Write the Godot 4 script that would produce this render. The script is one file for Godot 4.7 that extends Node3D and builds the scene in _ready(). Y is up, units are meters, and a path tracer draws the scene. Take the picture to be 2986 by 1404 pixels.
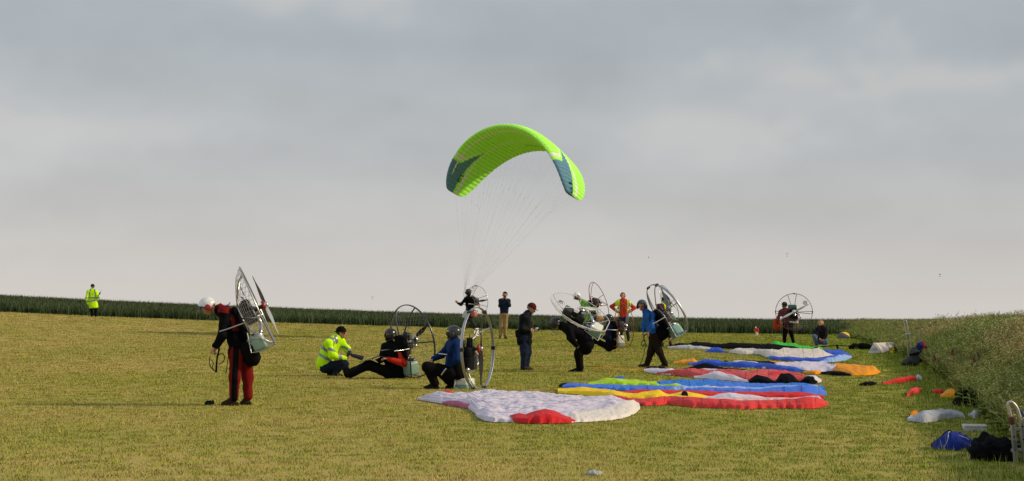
extends Node3D
# A mown airfield on a summer evening: paramotor pilots get ready beside their laid-out
# wings while one of them has just lifted off under a lime green canopy.
# x runs to the right, y up, the camera looks along -z; depth d below means -z.

var mats := {}
var rng := RandomNumberGenerator.new()
var fold := FastNoiseLite.new()
var crease := FastNoiseLite.new()
var patchy := FastNoiseLite.new()

# ------------------------------------------------------------------ mesh buffer
class MB:
	var v := PackedVector3Array()
	var n := PackedVector3Array()
	var i := PackedInt32Array()
	var c := PackedColorArray()
	func quad(a: int, b: int, cc: int, d: int) -> void:
		i.append_array([a, b, cc, a, cc, d])
	func tri(a: int, b: int, cc: int) -> void:
		i.append_array([a, b, cc])
	func append(o: MB) -> void:
		var at := v.size()
		v.append_array(o.v); n.append_array(o.n); c.append_array(o.c)
		for k in o.i: i.append(k + at)
	func smooth(from := 0, tri_from := 0) -> void:
		n.resize(v.size())
		for k in range(from, v.size()): n[k] = Vector3.ZERO
		for k in range(tri_from, i.size(), 3):
			var a := i[k]; var b := i[k + 1]; var d := i[k + 2]
			var f := (v[d] - v[a]).cross(v[b] - v[a])
			n[a] += f; n[b] += f; n[d] += f
		for k in range(from, v.size()):
			n[k] = n[k].normalized() if n[k].length_squared() > 1e-20 else Vector3.UP
	func grid(rows: int, cols: int, at: int, wrap := false) -> void:
		for r in rows - 1:
			for k in (cols if wrap else cols - 1):
				var a := at + r * cols + k
				var b := at + r * cols + (k + 1) % cols
				quad(a, b, b + cols, a + cols)
	# a round tube along a line of points
	func tube(p: PackedVector3Array, r0: float, r1 := -1.0, sides := 8, closed := false, flat := Vector3.ZERO, width := 0.0) -> MB:
		if r1 < 0.0: r1 = r0
		var at := v.size(); var t0 := i.size(); var m := p.size()
		var ref := Vector3(0.31, 0.83, 0.46)
		for k in m:
			var a := p[(k - 1 + m) % m] if closed else p[maxi(k - 1, 0)]
			var b := p[(k + 1) % m] if closed else p[mini(k + 1, m - 1)]
			var t := (b - a).normalized()
			var x := flat if flat != Vector3.ZERO else (ref - t * t.dot(ref)).normalized()
			x = (x - t * t.dot(x)).normalized()
			if flat == Vector3.ZERO: ref = x
			var y := t.cross(x)
			var r := lerpf(r0, r1, float(k) / maxf(m - 1, 1))
			for s in sides:
				var w := TAU * s / sides
				v.append(p[k] + x * cos(w) * (width if width > 0.0 else r) + y * sin(w) * r)
		for k in (m if closed else m - 1):
			for s in sides:
				var a := at + k * sides + s
				var b := at + k * sides + (s + 1) % sides
				var e := at + ((k + 1) % m) * sides + (s + 1) % sides
				var f := at + ((k + 1) % m) * sides + s
				quad(a, f, e, b)
		if not closed:
			for end in 2:
				var o := v.size(); v.append(p[0] if end == 0 else p[m - 1])
				var base := at if end == 0 else at + (m - 1) * sides
				for s in sides:
					if end == 0: tri(o, base + s, base + (s + 1) % sides)
					else: tri(o, base + (s + 1) % sides, base + s)
		smooth(at, t0)
		return self
	# superellipsoid: e = 1 is an ellipsoid, small e a rounded box
	func blob(o: Vector3, b: Basis, r: Vector3, e := 1.0, rows := 14, cols := 20) -> MB:
		var at := v.size(); var t0 := i.size()
		for k in rows + 1:
			var th := -PI / 2 + PI * k / rows
			for s in cols:
				var ph := TAU * s / cols
				var ct := signf(cos(th)) * pow(absf(cos(th)), e); var stt := signf(sin(th)) * pow(absf(sin(th)), e)
				var cp := signf(cos(ph)) * pow(absf(cos(ph)), e); var sp := signf(sin(ph)) * pow(absf(sin(ph)), e)
				v.append(o + b * Vector3(r.x * ct * cp, r.y * stt, r.z * ct * sp))
		grid(rows + 1, cols, at, true)
		smooth(at, t0)
		return self
	func box(o: Vector3, b: Basis, size: Vector3) -> MB:
		var h := size * 0.5
		for ax in 3:
			for sg in [-1.0, 1.0]:
				var nn := Vector3.ZERO; nn[ax] = sg
				var u := Vector3.ZERO; u[(ax + 1) % 3] = 1.0
				var w := nn.cross(u)
				var at := v.size()
				for q in [Vector2(-1, -1), Vector2(1, -1), Vector2(1, 1), Vector2(-1, 1)]:
					v.append(o + b * ((nn + u * q.x + w * q.y) * h)); n.append((b * nn).normalized())
				quad(at, at + 3, at + 2, at + 1)
		return self
	func lathe(o: Vector3, b: Basis, prof: Array, sides := 20) -> MB:  # prof: [radius, height] along b.y
		var at := v.size(); var t0 := i.size()
		for q in prof:
			for s in sides:
				var w := TAU * s / sides
				v.append(o + b * Vector3(cos(w) * q[0], q[1], sin(w) * q[0]))
		grid(prof.size(), sides, at, true)
		smooth(at, t0)
		return self
	func mesh() -> ArrayMesh:
		var a := []; a.resize(Mesh.ARRAY_MAX)
		a[Mesh.ARRAY_VERTEX] = v; a[Mesh.ARRAY_NORMAL] = n; a[Mesh.ARRAY_INDEX] = i
		if c.size() == v.size() and c.size(): a[Mesh.ARRAY_COLOR] = c
		var m := ArrayMesh.new()
		m.add_surface_from_arrays(Mesh.PRIMITIVE_TRIANGLES, a)
		return m

# Smoothly joined tapered capsules [a, b, ra, rb], meshed as surface nets.
func skin(bones: Array, cell: float, k: float, wrinkle := 0.0, shift := 0.0) -> MB:
	var lo := Vector3(1e9, 1e9, 1e9); var hi := -lo
	for b in bones:
		var r: float = maxf(b[2], b[3]) + 4.0 * cell + k
		for q in 2:
			lo = lo.min(b[q] - Vector3(r, r, r)); hi = hi.max(b[q] + Vector3(r, r, r))
	var nx := int((hi.x - lo.x) / cell) + 2; var ny := int((hi.y - lo.y) / cell) + 2; var nz := int((hi.z - lo.z) / cell) + 2
	var f := PackedFloat32Array(); f.resize(nx * ny * nz)
	var margin := 5.0 * k
	for b in bones:
		var a: Vector3 = b[0]; var ab: Vector3 = b[1] - a; var ra: float = b[2]; var dr: float = b[3] - ra
		var l2 := maxf(ab.length_squared(), 1e-9)
		var r := maxf(ra, ra + dr) + margin
		var q0: Vector3 = (a.min(b[1]) - Vector3(r, r, r) - lo) / cell
		var q1: Vector3 = (a.max(b[1]) + Vector3(r, r, r) - lo) / cell
		var x1 := mini(int(q1.x) + 1, nx); var y1 := mini(int(q1.y) + 1, ny); var z1 := mini(int(q1.z) + 1, nz)
		for z in range(maxi(int(q0.z), 0), z1):
			for y in range(maxi(int(q0.y), 0), y1):
				var row := (z * ny + y) * nx
				for x in range(maxi(int(q0.x), 0), x1):
					var p := lo + Vector3(x, y, z) * cell - a
					var t := clampf(p.dot(ab) / l2, 0.0, 1.0)
					var d := (p - ab * t).length() - ra - dr * t
					if d < margin: f[row + x] += exp(-d / k)
	for q in f.size(): f[q] = log(f[q]) if f[q] > 1e-4 else -9.2
	var m := MB.new()
	var idx := {}
	var sxy := nx * ny
	var corner := [0, 1, nx, nx + 1, sxy, sxy + 1, sxy + nx, sxy + nx + 1]
	var edges := [[0, 1], [2, 3], [4, 5], [6, 7], [0, 2], [1, 3], [4, 6], [5, 7], [0, 4], [1, 5], [2, 6], [3, 7]]
	for z in nz - 1:
		for y in ny - 1:
			var row := (z * ny + y) * nx
			for x in nx - 1:
				var o := row + x
				var g := f[o] > 0.0
				if (f[o + 1] > 0.0) == g and (f[o + nx] > 0.0) == g and (f[o + nx + 1] > 0.0) == g and (f[o + sxy] > 0.0) == g and (f[o + sxy + 1] > 0.0) == g and (f[o + sxy + nx] > 0.0) == g and (f[o + sxy + nx + 1] > 0.0) == g: continue
				var s := Vector3.ZERO; var cnt := 0
				for e in edges:
					var fa := f[o + corner[e[0]]]; var fb := f[o + corner[e[1]]]
					if (fa > 0.0) != (fb > 0.0):
						var t := fa / (fa - fb)
						var ca: int = e[0]; var cb: int = e[1]
						s += Vector3(ca & 1, (ca >> 1) & 1, ca >> 2).lerp(Vector3(cb & 1, (cb >> 1) & 1, cb >> 2), t); cnt += 1
				idx[o] = m.v.size()
				m.v.append(lo + (Vector3(x, y, z) + s / cnt) * cell)
	for o in idx:
		var x: int = o % nx; var y: int = (o / nx) % ny; var z: int = o / sxy
		var g := f[o] > 0.0
		if y > 0 and z > 0 and (f[o + 1] > 0.0) != g: net(m, idx, o, nx, sxy, g)
		if x > 0 and z > 0 and (f[o + nx] > 0.0) != g: net(m, idx, o, sxy, 1, g)
		if x > 0 and y > 0 and (f[o + sxy] > 0.0) != g: net(m, idx, o, 1, nx, g)
	m.smooth()
	if wrinkle > 0.0:
		for q in m.v.size():
			var p := m.v[q] * Vector3(1, 0.8, 1) + Vector3(shift, shift * 0.7, -shift)
			m.v[q] += m.n[q] * (fold.get_noise_3dv(p) * 0.7 + 0.6 * crease.get_noise_3dv(p) + 0.9 * (0.3 - absf(fold.get_noise_3dv(p * Vector3(0.7, 1.5, 0.7) + Vector3(7, 3, 1))))) * wrinkle
		m.smooth()
	return m

func net(m: MB, idx: Dictionary, o: int, s: int, t: int, inside: bool) -> void:
	if not (idx.has(o - s) and idx.has(o - t) and idx.has(o - s - t)): return
	if inside: m.quad(idx[o], idx[o - t], idx[o - s - t], idx[o - s])
	else: m.quad(idx[o], idx[o - s], idx[o - s - t], idx[o - t])

# The piece of a surface on the inner side of some planes, laid a little proud of it.
func clipped(src: MB, planes: Array, off: float) -> MB:
	var m := MB.new()
	for k in range(0, src.i.size(), 3):
		var poly := [[src.v[src.i[k]], src.n[src.i[k]]], [src.v[src.i[k + 1]], src.n[src.i[k + 1]]], [src.v[src.i[k + 2]], src.n[src.i[k + 2]]]]
		for pl: Plane in planes:
			var out := []
			for q in poly.size():
				var a: Array = poly[q]; var b: Array = poly[(q + 1) % poly.size()]
				var da := pl.distance_to(a[0]); var db := pl.distance_to(b[0])
				if da <= 0.0: out.append(a)
				if (da < 0.0 and db > 0.0) or (da > 0.0 and db < 0.0):
					var t := da / (da - db)
					out.append([a[0].lerp(b[0], t), a[1].lerp(b[1], t)])
			poly = out
			if poly.size() < 3: break
		if poly.size() < 3: continue
		var at := m.v.size()
		for q in poly:
			var nn: Vector3 = q[1].normalized()
			m.v.append(q[0] + nn * off); m.n.append(nn)
		for q in range(1, poly.size() - 1): m.tri(at, at + q, at + q + 1)
	return m

func slab(o: Vector3, dir: Vector3, half: float) -> Array:  # two planes that keep a band
	dir = dir.normalized()
	return [Plane(dir, dir.dot(o) + half), Plane(-dir, -dir.dot(o) + half)]

func beyond(o: Vector3, dir: Vector3) -> Plane:  # keeps what lies on the side that dir points to
	dir = dir.normalized()
	return Plane(-dir, -dir.dot(o))

# ------------------------------------------------------------------ materials, nodes
func mat(called: String, lin: Color, rough := 0.8, metal := 0.0, more := {}) -> StandardMaterial3D:
	if mats.has(called): return mats[called]
	var m := StandardMaterial3D.new()
	m.resource_name = called
	m.albedo_color = lin.linear_to_srgb()
	m.roughness = rough; m.metallic = metal
	if rough >= 0.6: m.metallic_specular = 0.12
	for k in more: m.set(k, more[k])
	mats[called] = m
	return m

func obj(called: String, m: MB, material: Material, parent: Node = self) -> MeshInstance3D:
	var o := MeshInstance3D.new()
	o.name = called; o.mesh = m.mesh(); o.material_override = material
	parent.add_child(o, true)
	return o

func numbered(called: String) -> String:
	if not has_node(NodePath(called)): return called
	var k := 1
	while has_node(NodePath("%s_%03d" % [called, k])): k += 1
	return "%s_%03d" % [called, k]

func part(called: String, m: MB, material: Material, parent: Node) -> MeshInstance3D:
	var o := MeshInstance3D.new()
	var k := 0; var nm := called
	while parent.has_node(NodePath(nm)):
		k += 1; nm = "%s_%03d" % [called, k]
	o.name = nm; o.mesh = m.mesh(); o.material_override = material
	parent.add_child(o, true)
	return o

func tag(o: Node, label: String, category := "", group := "", kind := "") -> Node:
	if label: o.set_meta("label", label)
	if category: o.set_meta("category", category)
	if group: o.set_meta("group", group)
	if kind: o.set_meta("kind", kind)
	return o

func thing(called: String, label: String, category: String, at: Vector3, group := "") -> Node3D:
	var o := Node3D.new()
	o.name = numbered(called); add_child(o, true)
	o.position = at
	tag(o, label, category, group)
	return o

# ------------------------------------------------------------------ the lie of the land
func height(x: float, d: float) -> float:
	var t := smoothstep(40.0, 105.0, d)
	var cx := clampf(x, -45.0, 45.0)
	var h := t * (-0.0235 * cx + 0.0004 * cx * cx) + 0.03 * sin(x * 0.21 + d * 0.09) * smoothstep(15.0, 40.0, d) * 0.5
	var over := maxf(0.0, d - 124.0)
	h -= minf(0.0002 * over * over, 0.05 * over)
	return maxf(h, -30.0)

func on_ground(x: float, d: float, up := 0.0) -> Vector3:
	return Vector3(x, height(x, d) + up, -d)

# ------------------------------------------------------------------ people
func facing(f: Vector3, up: Vector3) -> Basis:  # z looks along f
	var z := f.normalized(); var x := up.cross(z).normalized()
	return Basis(x, z.cross(x), z)

func head_bones(o: Vector3, b: Basis) -> Array:
	var h := []
	h.append([o + b * Vector3(0, 0.035, -0.015), o + b * Vector3(0, 0.035, -0.02), 0.088, 0.088])
	h.append([o + b * Vector3(0, 0.03, 0.02), o + b * Vector3(0, -0.02, 0.03), 0.07, 0.058])
	h.append([o + b * Vector3(0, -0.05, 0.035), o + b * Vector3(0, -0.085, 0.055), 0.048, 0.028])
	for s in [-1.0, 1.0]:
		h.append([o + b * Vector3(0.055 * s, -0.03, -0.01), o + b * Vector3(0.03 * s, -0.08, 0.035), 0.022, 0.018])
		h.append([o + b * Vector3(0.082 * s, 0.02, -0.015), o + b * Vector3(0.085 * s, -0.02, -0.01), 0.014, 0.01])
		h.append([o + b * Vector3(0.03 * s, -0.012, 0.07), o + b * Vector3(0.04 * s, -0.02, 0.062), 0.018, 0.016])
	h.append([o + b * Vector3(0, 0.012, 0.086), o + b * Vector3(0, -0.028, 0.108), 0.009, 0.014])
	h.append([o + b * Vector3(-0.02, -0.058, 0.078), o + b * Vector3(0.02, -0.058, 0.078), 0.009, 0.009])
	h.append([o + b * Vector3(-0.035, 0.022, 0.082), o + b * Vector3(0.035, 0.022, 0.082), 0.011, 0.011])
	return h

func hand(m: MB, wrist: Vector3, tip: Vector3, palm_side: Vector3, thumb: Vector3, curl: float, size := 1.0) -> void:
	var dir := (tip - wrist).normalized()
	var down := (palm_side - dir * palm_side.dot(dir)).normalized()
	var side := dir.cross(down)
	if side.dot(thumb) < 0.0: side = -side
	var bones := []
	var s := size
	for k in 4:
		var off := side * (0.03 - 0.02 * k) * s
		var root := wrist + dir * (0.085 - 0.004 * absf(k - 1.5)) * s + off
		bones.append([wrist + dir * 0.015 * s + off * 0.6, root, 0.014 * s, 0.012 * s])
		var l: float = [0.072, 0.08, 0.075, 0.06][k] * s
		var p := root; var ang := curl * (0.5 + 0.07 * k)
		for q in 3:
			var dd := dir * cos(ang) + down * sin(ang)
			var e: Vector3 = p + dd * l * [0.45, 0.32, 0.23][q]
			bones.append([p, e, 0.0095 * s - 0.0008 * q, 0.0088 * s - 0.0008 * q])
			p = e; ang += curl * 0.6
	var tb := wrist + dir * 0.025 * s + side * 0.025 * s
	var tm := tb + (dir * 0.6 + side * 0.65 + down * 0.35).normalized() * 0.042 * s
	bones.append([tb, tm, 0.014 * s, 0.011 * s])
	bones.append([tm, tm + (dir * 0.85 + down * 0.5 + side * 0.1).normalized() * 0.045 * s, 0.0105 * s, 0.009 * s])
	m.append(skin(bones, 0.0065, 0.004))

func shell(o: Vector3, b: Basis, r: Vector3, open_cos: float, low: float, brow: float) -> MB:
	# a helmet or hood: an ellipsoid with the face and neck left open
	var m := MB.new()
	var rows := 30; var cols := 44
	for thick in 2:
		var at := m.v.size(); var t0 := m.i.size()
		var rr := r * (1.0 - 0.07 * thick)
		for k in rows + 1:
			var th := PI / 2 - (PI * 0.78) * k / rows
			for s in cols:
				var ph := TAU * s / cols
				m.v.append(o + b * (Vector3(cos(th) * sin(ph), sin(th), cos(th) * cos(ph)) * rr))
		for k in rows:
			for s in cols:
				var th := PI / 2 - (PI * 0.78) * (k + 0.5) / rows
				var ph := TAU * (s + 0.5) / cols
				var d := Vector3(cos(th) * sin(ph), sin(th), cos(th) * cos(ph))
				if d.y < low: continue
				if d.z > open_cos and d.y < brow: continue
				var a := at + k * cols + s; var c := at + k * cols + (s + 1) % cols
				if thick == 0: m.quad(a, c, c + cols, a + cols)
				else: m.quad(a, a + cols, c + cols, c)
		m.smooth(at, t0)
	return m

func brim(o: Vector3, b: Basis, reach: float, half: float) -> MB:
	var m := MB.new()
	for face in 2:
		var at := m.v.size(); var t0 := m.i.size()
		for k in 9:
			var w := lerpf(-1.0, 1.0, k / 8.0)
			for q in 4:
				var z := 0.06 + (reach - 0.0) * sqrt(maxf(0.0, 1.0 - w * w * 0.8)) * q / 3.0
				m.v.append(o + b * Vector3(w * half, 0.01 * (1 - w * w) - 0.10 * q / 3.0 * reach - 0.006 * face, z))
		for k in 8:
			for q in 3:
				var a := at + k * 4 + q
				if face == 0: m.quad(a, a + 1, a + 5, a + 4)
				else: m.quad(a, a + 4, a + 5, a + 1)
		m.smooth(at, t0)
	return m

# J holds the joints in metres from the person's place on the ground, n the near and f the far limb; S says what is worn.
func person(label: String, at: Vector3, J: Dictionary, S: Dictionary, size := 1.0) -> Node3D:
	var root := thing("person", label, "person", at)
	var skin_mat: Material = mat(S.get("skin", "skin"), Color(0.42, 0.2, 0.125), 0.55)
	var sh: Vector3 = (J.sn - J.sf).normalized(); var hp: Vector3 = (J.pn - J.pf).normalized()
	var hb := facing(J.look, J.top)
	var cell: float = S.get("cell", 0.019)
	var z := size
	# --- the body
	var b := []
	b.append([J.nk + (J.hd - J.nk) * -0.25, J.hd + hb * Vector3(0, -0.05, -0.01), 0.058 * z, 0.052 * z])
	b.append([J.nk, J.ch, 0.06 * z, 0.1 * z])
	for s in [-1.0, 1.0]:
		b.append([J.ch + sh * 0.08 * s * z, J.pe + hp * 0.05 * s * z, 0.095 * z, 0.095 * z])
	for side in ["n", "f"]:
		b.append([J.nk, J["s" + side], 0.05 * z, 0.056 * z])
		b.append([J["s" + side], J["e" + side], 0.05 * z, 0.04 * z])
		b.append([J["e" + side], J["w" + side], 0.042 * z, 0.027 * z])
		if J.has("p" + side):
			b.append([J["p" + side], J["k" + side], 0.085 * z, 0.054 * z])
			b.append([J["k" + side], J["a" + side], 0.056 * z, 0.036 * z])
			b.append([J["a" + side], J["t" + side], 0.038 * z, 0.03 * z])
	var body := skin(b, 0.024, 0.016)
	var hs := []
	for q in head_bones(Vector3.ZERO, hb): hs.append([J.hd + q[0] * z, J.hd + q[1] * z, q[2] * z, q[3] * z])
	body.append(skin(hs, S.get("head_cell", 0.0095), 0.009))
	for side in ["n", "f"]:
		if J.has("h" + side):
			var palm: Vector3 = J.get("palm" + side, Vector3(0, -1, 0))
			hand(body, J["w" + side], J["h" + side], palm, J.get("thumb" + side, Vector3(0, 1, 0.2)), S.get("curl", 0.8), z)
	part("body", body, skin_mat, root)
	for s in [-1.0, 1.0]:
		if not S.has("no_eyes"): part("eye", MB.new().blob(J.hd + hb * Vector3(0.031 * s, 0.0, 0.083) * z, hb, Vector3(0.013, 0.008, 0.008) * z, 1.0, 6, 8), mat("eye_dark", Color(0.03, 0.022, 0.018), 0.3), root)
	# --- jacket
	var bulk: float = S.get("bulk", 1.0) * z
	var jb := []
	jb.append([J.nk + (J.hd - J.nk) * 0.12, J.ch, 0.07 * bulk, 0.12 * bulk])
	for s in [-1.0, 1.0]:
		jb.append([J.ch + sh * 0.085 * s * z, J.pe + hp * 0.055 * s * z, 0.118 * bulk, (0.118 + S.get("hem", 0.0)) * bulk])
	if S.has("skirt"):
		var dn: Vector3 = (J.pe - J.ch).normalized() * S.skirt
		for s in [-1.0, 1.0]:
			jb.append([J.pe + hp * 0.055 * s * z, J.pe + hp * 0.065 * s * z + dn, (0.118 + S.get("hem", 0.0)) * bulk, (0.125 + S.get("hem", 0.0)) * bulk])
	for side in ["n", "f"]:
		jb.append([J.nk, J["s" + side], 0.07 * bulk, 0.078 * bulk])
		jb.append([J["s" + side], J["e" + side], 0.074 * bulk, 0.064 * bulk])
		var cuff: Vector3 = J["e" + side].lerp(J["w" + side], S.get("sleeve", 0.93))
		jb.append([J["e" + side], cuff, 0.064 * bulk, 0.047 * bulk])
	var jacket := skin(jb, cell, 0.02, S.get("wrinkle", 0.012), at.x)
	if S.has("waist"):   # ends at the hem
		jacket = clipped(jacket, [beyond(J.pe - (J.ch - J.pe).normalized() * S.waist, J.ch - J.pe)], 0.0)
	var jk := part("jacket", jacket, S.jacket, root)
	# --- trousers and boots
	if J.has("pn"):
		var tb := []
		var loose: float = S.get("loose", 1.0) * z
		for side in ["n", "f"]:
			if not J.has("p" + side): continue
			tb.append([J.pe, J["p" + side], 0.12 * z, 0.115 * loose])
			tb.append([J["p" + side], J["k" + side], 0.108 * loose, 0.08 * loose])
			tb.append([J["k" + side], J["k" + side].lerp(J["a" + side], S.get("leg_to", 0.95)), 0.08 * loose, 0.066 * loose])
		var legs := skin(tb, cell, 0.018, S.get("wrinkle", 0.012), at.x + 3.0)
		part("trousers", legs, S.trousers, root)
		root.set_meta("legs_mesh", legs)
		for side in ["n", "f"]:
			if not J.has("t" + side): continue
			var heel: Vector3 = J["a" + side] * 1.25 - J["t" + side] * 0.25
			var low: Vector3 = J["t" + side]
			heel.y = minf(low.y, J["a" + side].y - 0.045) if not S.has("air") else J["a" + side].y - 0.07
			var bb := [[J["a" + side] + (J["k" + side] - J["a" + side]) * 0.22, J["a" + side], 0.056 * z, 0.05 * z], [J["a" + side], low, 0.048 * z, 0.038 * z], [heel, low, 0.04 * z, 0.036 * z]]
			part("boot", skin(bb, 0.015, 0.01), S.boots, root)
	# --- the head's cover
	var cover: String = S.get("cover", "hair")
	if cover == "helmet":
		var hm := shell(J.hd + hb * Vector3(0, 0.035, -0.01) * z, hb, Vector3(0.125, 0.135, 0.148) * z, S.get("open", 0.35), S.get("low", -0.62), S.get("brow", 0.42))
		var h := part("helmet", hm, S.helmet, root)
		for s in [-1.0, 1.0]: part("ear_cup", MB.new().blob(J.hd + hb * Vector3(0.122 * s, -0.015, -0.005) * z, hb, Vector3(0.026, 0.055, 0.045) * z, 0.7, 8, 12), S.get("cup", mat("black_plastic", Color(0.014, 0.014, 0.016), 0.4)), h)
		if S.has("stripes"):
			for st in S.stripes: part("stripe", clipped(hm, slab(J.hd + hb * (st[0] * z), hb * st[1], st[2]), 0.003), st[3], h)
		if S.has("visor"):
			part("visor", clipped(shell(J.hd + hb * Vector3(0, 0.03, -0.005) * z, hb, Vector3(0.122, 0.13, 0.15) * z, 2.0, -0.75, 2.0), [beyond(J.hd + hb * Vector3(0, 0, 0.045), hb.z), beyond(J.hd + hb * Vector3(0, -0.11, 0.0), hb.y), Plane(hb.y, hb.y.dot(J.hd) + S.visor)], 0.0), mat("dark_visor", Color(0.012, 0.013, 0.015), 0.12), h)
		if S.has("chin"):
			part("chin_bar", clipped(shell(J.hd + hb * Vector3(0, 0.02, 0.0) * z, hb, Vector3(0.126, 0.16, 0.16) * z, 2.0, -0.85, 2.0), [beyond(J.hd + hb * Vector3(0, 0, 0.03), hb.z), Plane(hb.y, hb.y.dot(J.hd) - 0.055 * z)], 0.0), S.helmet, h)
		if S.has("mic"):
			part("microphone", MB.new().tube(PackedVector3Array([J.hd + hb * Vector3(0.12, -0.03, 0.03), J.hd + hb * Vector3(0.1, -0.07, 0.09), J.hd + hb * Vector3(0.03, -0.075, 0.125)]), 0.007), mat("black_plastic", Color.BLACK), h)
	elif cover == "cap":
		var cp := shell(J.hd + hb * Vector3(0, 0.045, -0.012) * z, hb, Vector3(0.106, 0.115, 0.118) * z, 2.0, S.get("cap_low", -0.12), 2.0)
		var h := part("cap", cp, S.helmet, root)
		var bb := Basis(hb.x, hb.y, hb.z) if not S.has("backwards") else Basis(-hb.x, hb.y, -hb.z)
		part("peak", brim(J.hd + hb * Vector3(0, 0.04, 0) * z, bb, 0.115 * z, 0.085 * z), S.helmet, h)
		var hr := shell(J.hd + hb * Vector3(0, 0.03, -0.012) * z, hb, Vector3(0.098, 0.11, 0.112) * z, 0.05, -0.62, 2.0)
		part("hair", hr, S.get("hair", mat("brown_hair", Color(0.06, 0.035, 0.02), 0.7)), root)
	else:
		var hair_bones := []
		var hr := RandomNumberGenerator.new(); hr.seed = int(absf(at.x) * 100.0) + 7
		for q in 46:
			var th := asin(hr.randf_range(S.get("hair_low", -0.35), 1.0)); var ph := hr.randf_range(0, TAU)
			var d := Vector3(cos(th) * sin(ph), sin(th), cos(th) * cos(ph))
			if d.z > 0.3 and d.y < 0.62: continue
			var o: Vector3 = J.hd + hb * (Vector3(0, 0.035, -0.012) + d * Vector3(0.088, 0.098, 0.1)) * z
			hair_bones.append([o, o + hb * Vector3(hr.randf_range(-0.02, 0.02), -0.03, hr.randf_range(-0.02, 0.02)) * z, hr.randf_range(0.02, 0.033) * z, 0.017 * z])
		part("hair", skin(hair_bones, 0.0095, 0.008), S.get("hair", mat("brown_hair", Color(0.06, 0.035, 0.02), 0.7)), root)
	if S.has("glasses"):
		var g := MB.new()
		g.tube(PackedVector3Array([J.hd + hb * Vector3(-0.03, 0.012, 0.094) * z, J.hd + hb * Vector3(0.03, 0.012, 0.094) * z]), 0.006)
		for s in [-1.0, 1.0]: g.blob(J.hd + hb * Vector3(0.034 * s, 0.004, 0.088) * z, hb, Vector3(0.03, 0.019, 0.012) * z, 0.6, 8, 10)
		for s in [-1.0, 1.0]: g.tube(PackedVector3Array([J.hd + hb * Vector3(0.062 * s, 0.012, 0.08), J.hd + hb * Vector3(0.09 * s, 0.01, -0.02)]), 0.006)
		part("sunglasses", g, mat("black_lens", Color(0.01, 0.01, 0.012), 0.08), root)
	root.set_meta("jacket_mesh", jacket)
	return root

func patch_on(root: Node3D, called: String, planes: Array, m: Material, off := 0.005) -> void:
	var p := clipped(root.get_meta("jacket_mesh"), planes, off)
	for island in islands(p): part(called, island, m, root.get_node("jacket"))

func islands(m: MB) -> Array:   # the separate pieces of a surface, tiny scraps left out
	var ids := {}; var up := []; var of := []
	for p in m.v:
		var key := Vector3i((p * 2000.0).round())
		if not ids.has(key): ids[key] = up.size(); up.append(up.size())
		of.append(ids[key])
	var root_of := func(a: int) -> int:
		while up[a] != a: a = up[a]
		return a
	for k in range(0, m.i.size(), 3):
		for q in 2:
			var a: int = root_of.call(of[m.i[k]]); var b: int = root_of.call(of[m.i[k + 1 + q]])
			if a != b: up[a] = b
	var sets := {}
	for k in range(0, m.i.size(), 3):
		var a: int = root_of.call(of[m.i[k]])
		if not sets.has(a): sets[a] = MB.new()
		var b: MB = sets[a]; var at := b.v.size()
		for q in 3: b.v.append(m.v[m.i[k + q]]); b.n.append(m.n[m.i[k + q]])
		b.tri(at, at + 1, at + 2)
	var out := []
	for a in sets:
		if sets[a].v.size() > 36: out.append(sets[a])
	return out

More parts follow.
